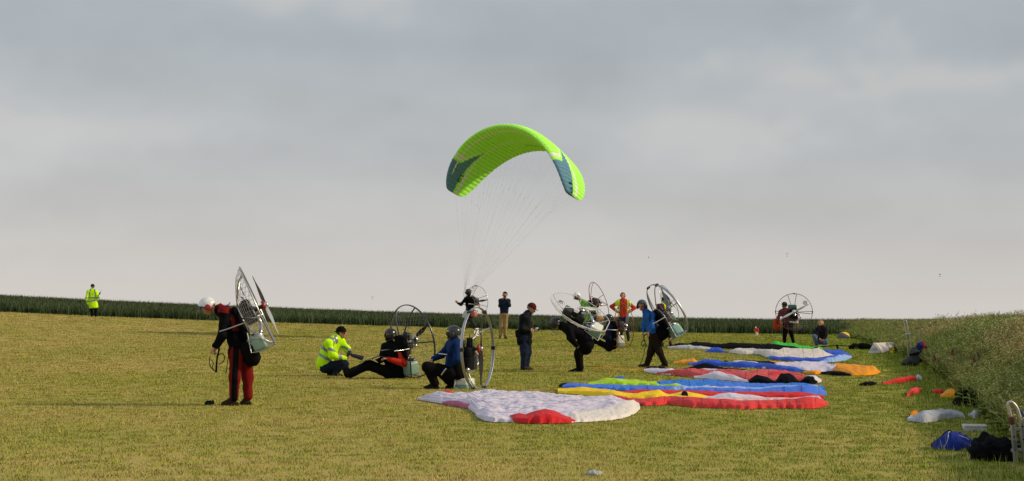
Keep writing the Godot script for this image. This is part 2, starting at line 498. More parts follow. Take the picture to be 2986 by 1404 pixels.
# ------------------------------------------------------------------ paramotors
func paramotor(label: String, place: Vector3, centre: Vector3, N: Vector3, U: Vector3, S: Dictionary) -> Node3D:
	# place: on the ground or where the frame rests; centre: the middle of the hoop, from there
	var root := thing("paramotor", label, "paramotor", place, S.get("group", "paramotors on the airfield"))
	N = N.normalized(); U = (U - N * U.dot(N)).normalized()
	var B := Basis(U.cross(N), U, N)
	var L := func(s: float, u: float, n: float) -> Vector3: return centre + B * Vector3(s, u, n)
	var R: float = S.get("R", 0.74)
	var hm: Material = S.hoop
	var black: Material = mat("black_plastic", Color(0.014, 0.014, 0.016), 0.4)
	var steel: Material = mat("bright_metal", Color(0.6, 0.6, 0.61), 0.28, 1.0)
	var eng: Material = mat("engine_black", Color(0.02, 0.02, 0.021), 0.38, 0.4)
	# the hoop
	var pts := PackedVector3Array()
	var fa: float = S.get("flat", 0.0)   # half angle of the straight bottom
	for k in 72:
		var a := TAU * k / 72
		var r := R
		if fa > 0.0:
			var off := absf(a - PI)
			if off < fa: r = R * cos(fa) / cos(off)
		pts.append(L.call(sin(a) * r, cos(a) * r, 0.0))
	var hoop := MB.new()
	if S.has("wide"): hoop.tube(pts, S.tube, -1.0, 12, true, N, S.wide)
	else: hoop.tube(pts, S.get("tube", 0.012), -1.0, 8, true)
	part("hoop", hoop, hm, root)
	# spars from the hoop forward to the frame round the engine
	var fwd: float = S.get("fwd", 0.24)
	var ir := 0.2
	for a in S.get("spars", [-25.0, 25.0, 90.0, 270.0]):
		var w := deg_to_rad(a)
		var o := Vector2(sin(w), cos(w))
		var bow := PackedVector3Array()
		for k in 9:
			var t := k / 8.0
			var r := lerpf(R, ir, t)
			bow.append(L.call(o.x * r, o.y * r, -fwd * pow(t, 0.62)))
		part("spar", MB.new().tube(bow, S.get("spar_tube", 0.011)), S.get("spar", hm), root)
	for a in S.get("clips", []):
		var w := deg_to_rad(a)
		var rad := B * Vector3(sin(w), cos(w), 0)
		part("clamp", MB.new().box(L.call(sin(w) * R, cos(w) * R, 0.0), Basis(rad.cross(N), rad, N), Vector3(0.07, 0.045, S.get("wide", 0.02) * 2.0 + 0.02)), black, root)
	var ring := PackedVector3Array()
	for k in 20: ring.append(L.call(sin(TAU * k / 20) * ir, cos(TAU * k / 20) * ir * 1.3 - 0.08, -fwd))
	part("inner_frame", MB.new().tube(ring, 0.011, -1.0, 6, true), S.get("spar", hm), root)
	# netting
	if S.get("net", true):
		var nm := MB.new()
		var step: float = S.get("mesh", 0.075)
		for fam in 2:
			var c := -R + step
			while c < R:
				var half := sqrt(R * R - c * c)
				var seg := maxi(3, int(half / 0.06))
				var line := PackedVector3Array()
				for k in seg + 1:
					var e := lerpf(-half, half, float(k) / seg)
					var q := Vector2(c, e) if fam == 0 else Vector2(e, c)
					if fa > 0.0 and q.y < -R * cos(fa): continue
					var rr := q.length()
					if rr < ir * 0.9:
						if line.size() > 1: nm.tube(line, S.get("cord", 0.0014), -1.0, 3)
						line = PackedVector3Array(); continue
					line.append(L.call(q.x, q.y, -fwd * pow(clampf((R - rr) / (R - ir), 0, 1), 0.62)))
				if line.size() > 1: nm.tube(line, S.get("cord", 0.0014), -1.0, 3)
				c += step
		tag(part("netting", nm, S.get("net_mat", mat("net_cord", Color(0.35, 0.35, 0.36), 0.7)), root), "", "", "", "stuff")
	# engine: cylinder with fins, crankcase, belt drive, airbox, exhaust
	var e := MB.new()
	var z0: float = -fwd * 0.55
	e.blob(L.call(0, -0.06, z0), B, Vector3(0.1, 0.12, 0.1), 0.55, 10, 16)
	e.lathe(L.call(0, 0.02, z0), B, [[0.0, 0.0], [0.06, 0.0], [0.06, 0.2], [0.0, 0.2]])
	e.tube(PackedVector3Array([L.call(0, 0.0, z0), L.call(0, 0.0, S.get("hub", 0.06))]), 0.035)
	var en := part("engine", e, eng, root)
	for k in 8:
		part("cooling_fin", MB.new().box(L.call(0, 0.05 + 0.02 * k, z0), B, Vector3(0.19, 0.006, 0.17)), S.get("fins", eng), en)
	part("spark_plug", MB.new().tube(PackedVector3Array([L.call(0, 0.21, z0), L.call(0.01, 0.26, z0), L.call(0.06, 0.28, z0 - 0.02)]), 0.011), black, en)
	var pc: Vector2 = S.get("pulley", Vector2(0, 0.0))
	part("pulley", MB.new().lathe(L.call(pc.x, pc.y, S.get("hub", 0.06) - 0.05), B * Basis(Vector3.RIGHT, PI / 2), [[0.0, 0.0], [0.085, 0.0], [0.085, 0.02], [0.075, 0.024], [0.085, 0.028], [0.085, 0.048], [0.0, 0.048]]), S.get("pulley_mat", steel), en)
	part("pulley", MB.new().lathe(L.call(0.03, -0.13, S.get("hub", 0.06) - 0.05), B * Basis(Vector3.RIGHT, PI / 2), [[0.0, 0.0], [0.045, 0.0], [0.045, 0.048], [0.0, 0.048]]), S.get("pulley_mat", steel), en)
	part("airbox", MB.new().blob(L.call(S.get("box_s", -0.16), S.get("box_u", 0.02), z0 - 0.02), B, S.get("box_r", Vector3(0.1, 0.14, 0.09)), 0.35, 10, 16), S.get("box", black), root)
	var ex := PackedVector3Array()
	for k in 13:
		var t := k / 12.0
		ex.append(L.call(0.1 + 0.16 * sin(t * PI), -0.02 - 0.36 * t, z0 + 0.02 + 0.07 * sin(t * PI)))
	var exh := part("exhaust", MB.new().tube(ex, 0.022, 0.034, 10), S.get("exhaust", steel), root)
	part("silencer", MB.new().tube(PackedVector3Array([L.call(0.17, -0.42, z0), L.call(0.12, -0.42, z0), L.call(-0.12, -0.4, z0), L.call(-0.17, -0.4, z0)]), 0.048, 0.044, 12), S.get("exhaust", steel), exh)
	# propeller
	var hub: Vector3 = L.call(S.get("hub_s", 0.0), S.get("hub_u", 0.0), S.get("hub", 0.06))
	var pr := part("propeller", MB.new().lathe(hub, B * Basis(Vector3.RIGHT, PI / 2), [[0.0, -0.03], [0.05, -0.03], [0.05, 0.03], [0.03, 0.04], [0.0, 0.04]]), steel, root)
	for s in 2:
		var w: float = deg_to_rad(S.get("prop", 60.0)) + PI * s
		var out := B * Vector3(sin(w), cos(w), 0)
		var across := N.cross(out)
		var bl := MB.new(); var rows := 14; var len: float = S.get("blade", 0.6)
		for k in rows + 1:
			var t := float(k) / rows
			var chord := 0.035 + 0.075 * sin(clampf(t * 1.15 + 0.1, 0, 1) * PI * 0.93) * (1.0 - 0.25 * t)
			if t > 0.94: chord *= 0.6
			var tw := lerpf(1.0, 0.28, sqrt(t))
			var cx := across * cos(tw) + N * sin(tw)
			var cn := across.cross(out) * 1.0
			cn = cx.cross(out)
			for q in 10:
				var a := TAU * q / 10
				bl.v.append(hub + out * (0.03 + len * t) + cx * cos(a) * chord * 0.5 + cn * sin(a) * 0.007 * (1.3 - t))
		bl.grid(rows + 1, 10, 0, true)
		bl.smooth()
		part("blade", bl, S.blades[s], pr)
	# tank and foot frame
	if S.get("tank", true):
		var tr: Vector3 = S.get("tank_r", Vector3(0.2, 0.15, 0.11))
		var tp: Vector3 = L.call(S.get("tank_s", 0.0), S.get("tank_u", -0.52), S.get("tank_n", -fwd * 0.75))
		var tk := MB.new().blob(tp, B, tr, 0.32, 14, 24)
		var t := part("fuel_tank", tk, S.get("tank_mat", mat("tank_plastic", Color(0.43, 0.5, 0.46), 0.45, 0.0, {"backlight": Color(0.35, 0.4, 0.35)})), root)
		part("fuel", clipped(tk, [Plane(Vector3.UP, tp.y + tr.y * S.get("level", 0.2))], 0.003), S.get("fuel", mat("fuel_green", Color(0.18, 0.3, 0.25), 0.4, 0.0, {"backlight": Color(0.2, 0.3, 0.25)})), t)
		part("filler_cap", MB.new().lathe(tp + B * Vector3(tr.x * 0.6, tr.y * 0.97, 0), B, [[0.035, -0.01], [0.035, 0.03], [0.0, 0.03]], 14), black, t)
	if S.get("foot", true):
		var y0: float = -R * (cos(fa) if fa > 0.0 else 0.97)
		for s in [-1.0, 1.0]:
			var w: float = 0.24 * s
			var yy: float = y0 if fa > 0.0 else -sqrt(R * R - w * w)
			var p := PackedVector3Array([L.call(w, yy, 0), L.call(w, y0 - 0.01, -fwd * 0.8), L.call(w, y0 + 0.04, -fwd * 1.35), L.call(w * 0.9, -0.28, -fwd * 1.1)])
			part("foot_tube", MB.new().tube(p, S.get("spar_tube", 0.011)), S.get("spar", hm), root)
		part("foot_bar", MB.new().tube(PackedVector3Array([L.call(-0.24, y0 + 0.04, -fwd * 1.35), L.call(0.24, y0 + 0.04, -fwd * 1.35)]), S.get("spar_tube", 0.011)), S.get("spar", hm), root)
	# harness: back pad and seat
	if S.get("harness", true):
		var sm: Material = S.get("seat", mats.harness_black)
		var hv: Vector3 = L.call(0, -0.1, -fwd - 0.07)
		part("back_pad", MB.new().blob(hv, B, Vector3(0.17, 0.29, 0.055), 0.5, 12, 18), mats.harness_black, root)
		if S.has("seat_at"):
			var st := MB.new().blob(S.seat_at, Basis(B.x, B.y, B.z), S.get("seat_r", Vector3(0.22, 0.17, 0.2)), 0.75, 12, 18)
			for q in st.v.size(): st.v[q] += st.n[q] * fold.get_noise_3dv(st.v[q] + place) * 0.02
			st.smooth()
			part("seat", st, sm, root)
		for s in [-1.0, 1.0]:
			part("swing_arm", MB.new().tube(PackedVector3Array([L.call(0.2 * s, -0.12, -fwd), L.call(0.24 * s, -0.1, -fwd - 0.25), L.call(0.24 * s, -0.08, -fwd - 0.42)]), 0.013), S.get("arm", steel), root)
	if S.has("straps"):
		for line in S.straps:
			part("strap", MB.new().tube(curve(line), 0.006, -1.0, 8, false, Vector3(0.2, 0.1, 1), 0.02), mat("strap_black", Color(0.014, 0.014, 0.017), 0.8), root)
	if S.has("disc"):
		var dp: Vector3 = L.call(S.disc.x, S.disc.y, S.get("disc_n", -0.02))
		B = Basis(U, deg_to_rad(S.get("disc_turn", 0.0))) * B
		var plate := part("number_plate", MB.new().lathe(dp, B * Basis(Vector3.RIGHT, PI / 2), [[0.0, -0.003], [0.085, -0.003], [0.085, 0.003], [0.0, 0.003]], 28), mat("plate_white", Color(0.78, 0.78, 0.76), 0.5), root)
		var rim := PackedVector3Array()
		for k in 28: rim.append(dp + B * Vector3(cos(TAU * k / 28) * 0.084, sin(TAU * k / 28) * 0.084, 0.003))
		part("rim", MB.new().tube(rim, 0.005, -1.0, 5, true), black, plate)
		lettering("number", S.get("digits", ""), dp + B * Vector3(0, 0, 0.0055), B, 0.105, plate)
	return root

func lettering(called: String, text: String, at: Vector3, B: Basis, tall: float, parent: Node, ink: Material = null) -> void:
	if text == "": return
	var t := TextMesh.new()
	var f := SystemFont.new(); f.font_names = PackedStringArray(["Droid Sans"]); f.font_weight = 700
	t.font = f; t.font_size = 64; t.pixel_size = tall / 46.0; t.depth = 0.002; t.text = text
	var o := MeshInstance3D.new()
	o.name = called; o.mesh = t
	o.material_override = ink if ink else mat("ink_navy", Color(0.012, 0.014, 0.03), 0.6)
	o.transform = Transform3D(B, at)
	parent.add_child(o, true)

func curve(p: Array, per := 6) -> PackedVector3Array:  # a smooth line through points
	var c := PackedVector3Array()
	for k in p.size() - 1:
		var a: Vector3 = p[maxi(k - 1, 0)]; var d: Vector3 = p[mini(k + 2, p.size() - 1)]
		for q in per: c.append(p[k].cubic_interpolate(p[k + 1], a, d, float(q) / per))
	c.append(p[p.size() - 1])
	return c

# ------------------------------------------------------------------ wings on the grass
# P: [x, depth] of the near edge on the ground, [x, depth] of the far edge, height there
func cloth(parent: Node3D, called: String, P: Array, m: Material, S := {}) -> MeshInstance3D:
	var o := parent.position
	var width := absf(P[P.size() - 1][0] - P[0][0])
	var cols := clampi(int(width / S.get("step", 0.035)), 12, 170)
	var rows: int = S.get("rows", 20)
	var back := 4
	var amp: float = S.get("amp", 0.05)
	var sheet: bool = S.get("sheet", false)
	var b := MB.new()
	for k in cols + 1:
		var u := float(k) / cols * (P.size() - 1)
		var a := mini(int(u), P.size() - 2)
		var f := u - a
		var q := []
		for w in 5:
			var p0: float = P[maxi(a - 1, 0)][w]; var p3: float = P[mini(a + 2, P.size() - 1)][w]
			q.append(lerpf(lerpf(P[a][w], P[a + 1][w], f), cubic_interpolate(P[a][w], P[a + 1][w], p0, p3, f), 0.6))
		var ends := smoothstep(0.0, minf(S.get("round", 0.4), width * 0.3), minf(float(k), cols - k) / cols * width)
		var cell := 1.0
		if S.has("cell"): cell = 0.62 + 0.38 * pow(absf(sin(PI * (q[0] + 0.15 * crease.get_noise_2d(q[0], 3.0)) / S.cell)), 0.6)
		for r in rows + back + 1:
			var t := minf(float(r) / rows, 1.0)
			var over := maxf(0.0, r - rows) / back
			var x := lerpf(q[0], q[2], t); var d := lerpf(q[1], q[3], t) + over * 0.22
			var rise := minf(pow(t / 0.12, 0.6), 1.0) * lerpf(0.3, 1.0, minf(t * 1.6, 1.0)) if sheet else (pow(sin(t * PI / 2), 0.8) if S.has("cell") else lerpf(pow(t, 0.8), 0.4 + 0.6 * t, minf(t * 6.0, 1.0)))
			var y: float = q[4] * rise * (1.0 - over * over) * lerpf(0.2, 1.0, ends)
			if S.has("cell"): y *= lerpf(cell, 1.0, t * 0.8)
			var n1 := 1.0 - absf(crease.get_noise_2d(x * 0.4 + d * 0.12 + o.x, d * 0.16 - x * 0.12 + o.z)) * 2.2
			var n2 := 1.0 - absf(crease.get_noise_2d(x * 1.1 + d * 0.25 + 31.0, d * 0.5 - x * 0.3 + S.get("seed", 0.0))) * 2.2
			var n3 := fold.get_noise_2d(x * 2.6 + d * 0.9, d * 1.1 - x * 0.5)
			var env := smoothstep(0.0, 0.25, t) * (1.0 - over) * ends
			var wx := x + 0.25 * fold.get_noise_2d(x * 0.3, d * 0.12); var wd := d + 0.8 * crease.get_noise_2d(x * 0.3, d * 0.15)
			var f1 := tri(wx * 0.62 + wd * 0.33 + o.x); var f2 := tri(wx * 1.15 - wd * 0.42 + n1 * 0.3); var f3 := tri(wx * 2.3 + wd * 0.7 + n2 * 0.4); var f4 := tri(wx * 5.1 - wd * 1.6 + n3 * 0.5)
			y += amp * (0.25 * n1 + 0.75 * f1 + 0.5 * f2 + 0.42 * f3 + 0.18 * f4 - 0.55) * env
			if S.has("pleat"): y += S.pleat * absf(sin(PI * (x * cos(0.5) + d * sin(0.5)) / 0.24)) * env
			d += (fold.get_noise_2d(x * 1.2, o.z) * 0.09 + crease.get_noise_2d(x * 2.0, o.z) * 0.06) * (1.0 - t)
			b.v.append(on_ground(x, d, maxf(y, 0.0) + 0.012 + 0.03 * minf(1.0, r * 0.5) * (1.0 - over)) - o)
	b.grid(cols + 1, rows + back + 1, 0)
	for k in range(0, b.i.size(), 3):
		var s := b.i[k + 1]; b.i[k + 1] = b.i[k + 2]; b.i[k + 2] = s
	b.smooth()
	var piece := part(called, b, m, parent)
	if S.has("seams"):   # sewn cell walls that show as thin ridges
		var sm := MB.new(); var every: int = S.seams; var n_row := rows + back + 1
		if S.get("seams_along", false):
			for r in range(every, rows, every):
				var line := PackedVector3Array()
				for k in range(2, cols - 1): line.append(b.v[k * n_row + r] + Vector3(0, 0.004, 0))
				sm.tube(line, 0.003, -1.0, 4)
		else:
			for k in range(every, cols, every):
				var line := PackedVector3Array()
				for r in range(1, rows): line.append(b.v[k * n_row + r] + Vector3(0, 0.002, 0))
				if (k / every) % 5 != 2: sm.tube(line, 0.004, -1.0, 4)
		tag(part("seams", sm, mat("seam_of_" + m.resource_name, m.albedo_color.srgb_to_linear() * float(S.get("seam_tone", 0.6)), 0.8), piece), "", "", "", "stuff")
	return piece

var crinkle_map: ImageTexture

func crinkle() -> ImageTexture:   # creased nylon: facets between sharp folds, as a normal map
	if crinkle_map: return crinkle_map
	var s := 512
	var im := Image.create(s, s, false, Image.FORMAT_RGBA8)
	var cn := FastNoiseLite.new(); cn.seed = 12; cn.noise_type = FastNoiseLite.TYPE_CELLULAR; cn.frequency = 0.018
	cn.cellular_return_type = FastNoiseLite.RETURN_DISTANCE2_SUB; cn.domain_warp_enabled = true; cn.domain_warp_amplitude = 22.0; cn.domain_warp_frequency = 0.012; cn.fractal_octaves = 2
	var big := cn.get_seamless_image(s, s, false, false, 0.15)
	var rn := FastNoiseLite.new(); rn.seed = 5; rn.frequency = 0.02; rn.fractal_type = FastNoiseLite.FRACTAL_RIDGED; rn.fractal_octaves = 3
	var fine := rn.get_seamless_image(s, s, false, false, 0.15)
	for y in s:
		for x in s:
			var h := 0.6 * big.get_pixel(x, y).r + 0.4 * fine.get_pixel(x, y).r
			im.set_pixel(x, y, Color(h, h, h))
	im.bump_map_to_normal_map(7.0)
	crinkle_map = ImageTexture.create_from_image(im)
	return crinkle_map

func tri(x: float) -> float:   # a fold that rises and falls with sharp creases
	return absf(x - floorf(x) - 0.5) * 2.0

func nylon(called: String, c: Color) -> StandardMaterial3D:
	if c.get_luminance() < 0.03: return mat("nylon_" + called, Color(0.006, 0.006, 0.008), 0.7, 0.0, {"metallic_specular": 0.08})
	return mat("nylon_" + called, c, 0.5, 0.0, {"backlight": Color(0.2, 0.2, 0.2), "metallic_specular": 0.16, "normal_enabled": true, "normal_texture": crinkle(), "normal_scale": 1.0, "uv1_triplanar": true, "uv1_world_triplanar": true, "uv1_scale": Vector3(0.55, 0.55, 0.2)})

# ------------------------------------------------------------------ the wing in the air
var wing_at: Vector3
var wing_F: Vector3
var wing_S: Vector3
var wing_U: Vector3

func wing_point(s: float, v: float, top: bool, bulge := 0.0) -> Vector3:
	var th := s * 1.36
	var c := 2.88 * (0.25 + 0.75 * sqrt(maxf(0.0, 1.0 - pow(absf(s), 2.6))))
	var R := 3.12
	var out := wing_S * sin(th) + wing_U * cos(th)
	var mid := wing_at + wing_S * sin(th) * R + wing_U * (cos(th) - 1.0) * R - wing_F * 0.43 * s * s
	var x := v
	var yt := 0.175 * 2.2 * (0.2969 * sqrt(x) - 0.126 * x - 0.3516 * x * x + 0.2843 * x * x * x - 0.1036 * x * x * x * x) * 2.6
	var thick := yt * (0.66 if top else -0.34)
	return mid + wing_F * (0.35 - v) * c + out * (thick * c + bulge * (1.0 if top else -1.0) * sqrt(minf(1.0, x * 6.0)) * (1.0 - 0.6 * x))

func wing_tone(s: float, v: float, top: bool) -> int:   # 0 lime, 1 teal, 2 white
	var a := absf(s)
	var edge := 0.7 - maxf(0.0, v - 0.2) * 0.85
	if absf(a - (edge - 0.052)) < 0.02 - 0.05 * maxf(0.0, v - 0.1) and v < 0.42: return 2
	if a > edge and v < 0.56 - 0.2 * a and not (v > 0.42 and a < 0.5 and a < edge + 0.0): return 1 if not (not top and absf(v - 0.115) < 0.012 and a < 0.84) else 2
	if not top:
		if absf(v - 0.115) < 0.011 and a < 0.84: return 2
		if absf(v - (0.5 + 0.12 * maxf(0.0, a - 0.6))) < 0.013 + 0.12 * maxf(0.0, a - 0.62): return 2
	else:
		if a > 0.55 and absf(v - (0.44 + 0.3 * maxf(0.0, a - 0.5))) < 0.025 + 0.15 * maxf(0.0, a - 0.72): return 2
	return 0

func flying_wing(label: String, at: Vector3, origin: Vector3, heading: float, pitch: float, roll: float, carabiner: Array) -> void:
	var root := thing("paraglider_wing", label, "paraglider", at)
	var S := Vector3(sin(heading), 0, cos(heading)); var F := Vector3(-cos(heading), 0, sin(heading))
	wing_F = F * cos(pitch) + Vector3.UP * sin(pitch)
	var U2 := Vector3.UP * cos(pitch) - F * sin(pitch)
	wing_S = S * cos(roll) + U2 * sin(roll); wing_U = U2 * cos(roll) - S * sin(roll)
	wing_at = origin - at
	var cells := 46; var sub := 6; var nv := 56
	var tone_names := ["lime", "teal", "white"]
	var tones := [nylon("lime_wing", Color(0.4, 0.95, 0.12)), nylon("teal_wing", Color(0.11, 0.25, 0.36)), nylon("white_wing", Color(0.75, 0.76, 0.74))]
	tones[0].backlight = Color(1.6, 1.6, 1.6); tones[1].backlight = Color(1.0, 1.0, 1.0); tones[2].backlight = Color(1.3, 1.3, 1.3)
	for top in [true, false]:
		var pieces := [MB.new(), MB.new(), MB.new()]
		var pts := PackedVector3Array(); var norms := PackedVector3Array()
		var cols := cells * sub
		var whole := MB.new()
		for k in cols + 1:
			var s := lerpf(-1.0, 1.0, float(k) / cols)
			var bl := 0.062 * (1.0 - 0.4 * absf(s)) * pow(absf(sin(PI * float(k % sub) / sub)), 0.6)
			for q in nv + 1:
				var v := float(q) / nv
				var p := wing_point(s, v * v * 0.35 + v * 0.65, top, bl)
				if not top: p -= wing_U * 0.01 * fold.get_noise_2d(s * 5.0, v * 3.0)
				whole.v.append(p)
		whole.grid(cols + 1, nv + 1, 0)
		if top:
			for k in range(0, whole.i.size(), 3):
				var e := whole.i[k + 1]; whole.i[k + 1] = whole.i[k + 2]; whole.i[k + 2] = e
		whole.smooth()
		for k in cols:
			var s := lerpf(-1.0, 1.0, (k + 0.5) / cols)
			for q in nv:
				var v := (q + 0.5) / nv
				var b: MB = pieces[wing_tone(s, v * v * 0.35 + v * 0.65, top)]
				var at0 := b.v.size()
				for e in [[k, q], [k + 1, q], [k + 1, q + 1], [k, q + 1]]:
					var j: int = e[0] * (nv + 1) + e[1]
					b.v.append(whole.v[j]); b.n.append(whole.n[j])
				if top: b.i.append_array([at0, at0 + 1, at0 + 2, at0, at0 + 2, at0 + 3])
				else: b.i.append_array([at0, at0 + 2, at0 + 1, at0, at0 + 3, at0 + 2])
		for w in 3:
			if pieces[w].v.size(): part(("upper_" if top else "lower_") + tone_names[w] + "_panel", pieces[w], tones[w], root)
	var ribs := MB.new()
	for k in range(1, cells):
		var s := lerpf(-1.0, 1.0, float(k) / cells)
		for top in [true, false]:
			var line := PackedVector3Array()
			for q in 25:
				var v := q / 24.0
				line.append(wing_point(s, 0.01 + 0.985 * v * v, top, 0.004))
			ribs.tube(line, 0.0055, -1.0, 4)
	tag(part("cell_seams", ribs, mat("seam_green", Color(0.09, 0.24, 0.04), 0.8), root), "", "", "", "stuff")
	# printed number near each tip and lettering along the trailing half
	wing_text(root, "number", "19", -0.83, 0.43, 0.5, -0.42, -1)
	wing_text(root, "number", "19", 0.93, 0.30, 0.5, 0.5, 1)
	wing_text(root, "lettering", "SKY GEAR", 0.10, 0.74, 0.34, -0.30, -1)
	# lines in cascades, from the risers to the lower surface
	var lm := MB.new()
	var tabs := MB.new()
	for side in 2:
		var foot: Vector3 = carabiner[side] - at
		for row in 3:
			var v: float = [0.14, 0.42, 0.68][row]
			for g in 4:
				var sg := -1.0 if side == 0 else 1.0
				var s0 := sg * (0.1 + 0.24 * g)
				var top_mid := wing_point(s0, v, false)
				var knot := foot.lerp(top_mid, 0.68)
				lm.tube(PackedVector3Array([foot, knot]), 0.0012, -1.0, 3)
				tabs.tube(PackedVector3Array([knot - (knot - foot).normalized() * 0.07, knot]), 0.004, -1.0, 4)
				for h in [-0.075, 0.0, 0.075]:
					var e := wing_point(clampf(s0 + h * sg, -0.985, 0.985), v, false)
					lm.tube(PackedVector3Array([knot, e]), 0.0007, -1.0, 3)
		for g in 5:
			var sg := -1.0 if side == 0 else 1.0
			var knot := foot.lerp(wing_point(sg * 0.7, 0.99, false), 0.72)
			if g == 0:
				lm.tube(PackedVector3Array([foot, knot]), 0.0012, -1.0, 3)
				tabs.tube(PackedVector3Array([knot - (knot - foot).normalized() * 0.07, knot]), 0.004, -1.0, 4)
			lm.tube(PackedVector3Array([knot, wing_point(sg * (0.35 + 0.15 * g), 0.99, false)]), 0.0007, -1.0, 3)
	tag(part("suspension_lines", lm, mat("line_grey", Color(0.1, 0.1, 0.11), 0.9), root), "", "", "", "stuff")
	part("line_connectors", tabs, mat("line_dark", Color(0.05, 0.05, 0.055), 0.7), root)

func wing_text(root: Node3D, called: String, text: String, s: float, v: float, tall: float, along: float, face: int) -> void:
	var t := TextMesh.new()
	var f := SystemFont.new(); f.font_names = PackedStringArray(["Droid Sans"])
	t.font = f; t.font_size = 64; t.pixel_size = 1.0 / 46.0; t.depth = 0.0; t.text = text
	var a := t.surface_get_arrays(0)
	var m := MB.new()
	m.v = a[Mesh.ARRAY_VERTEX]; m.i = a[Mesh.ARRAY_INDEX]
	if m.i.is_empty():
		for k in m.v.size(): m.i.append(k)
	# letters: x runs along the span, y along the chord
	for k in m.v.size():
		var p := m.v[k]
		var ss := s + p.x * absf(along) * 0.17 * signf(along)
		var vv := v + (p.y - 0.35) * tall * 0.24
		var q := wing_point(clampf(ss, -0.995, 0.995), clampf(vv, 0.02, 0.98), face > 0, 0.055)
		m.v[k] = q
	m.smooth()
	part(called, m, mat("ink_black", Color(0.01, 0.012, 0.01), 0.6), root)

# ------------------------------------------------------------------ grass, crops
func blades(count: int, spread: float, lo: float, hi: float, wide: float, lean: float, tint: Array, seed_no: int) -> ArrayMesh:
	var g := RandomNumberGenerator.new(); g.seed = seed_no
	var m := MB.new()
	for k in count:
		var o := Vector3(g.randf_range(-spread, spread), 0, g.randf_range(-spread, spread))
		var a := g.randf_range(0, TAU); var h := lerpf(lo, hi, pow(g.randf(), 1.7))
		var side := Vector3(cos(a), 0, sin(a)) * wide * g.randf_range(0.6, 1.3)
		var b := g.randf_range(0, TAU)
		var tip := Vector3(cos(b), 0, sin(b)) * h * g.randf_range(0.1, lean)
		var c: Color = tint[g.randi() % tint.size()]
		c = c * g.randf_range(0.7, 1.35); c.a = 1.0
		var at := m.v.size()
		var up := Vector3.UP * h
		m.v.append_array([o - side, o + side, o + up * 0.6 + tip * 0.4 - side * 0.8, o + up * 0.6 + tip * 0.4 + side * 0.8, o + up * g.randf_range(0.8, 1.0) + tip])
		for q in 5: m.c.append(c)
		var nn := (side.cross(Vector3.UP).normalized() * 0.5 + Vector3.UP).normalized()
		for q in 5: m.n.append(nn)
		m.i.append_array([at, at + 2, at + 1, at + 1, at + 2, at + 3, at + 2, at + 4, at + 3])
	return m.mesh()

func many(called: String, label: String, category: String, mesh: Mesh, at: Array, tone: Array, m: Material) -> void:
	var mm := MultiMesh.new()
	mm.transform_format = MultiMesh.TRANSFORM_3D
	mm.use_colors = true
	mm.mesh = mesh
	mm.instance_count = at.size()
	for k in at.size():
		mm.set_instance_transform(k, at[k]); mm.set_instance_color(k, tone[k])
	var o := MultiMeshInstance3D.new()
	o.name = numbered(called); o.multimesh = mm; o.material_override = m
	add_child(o, true)
	tag(o, label, category, "", "stuff")

func turned(p: Vector3, sx: float, sy: float, g: RandomNumberGenerator) -> Transform3D:
	return Transform3D(Basis(Vector3.UP, g.randf_range(0, TAU)).scaled_local(Vector3(sx, sy, sx)), p)

var crop_line := Curve.new()

func edge(d: float) -> float:   # where the tall crop on the right begins
	return crop_line.sample(clampf((d + 10.0) / 130.0, 0.0, 1.0)) * 20.0 + 0.18 * crease.get_noise_2d(d * 0.3, 5.0) + 0.15 * fold.get_noise_2d(d * 0.25, 9.0)

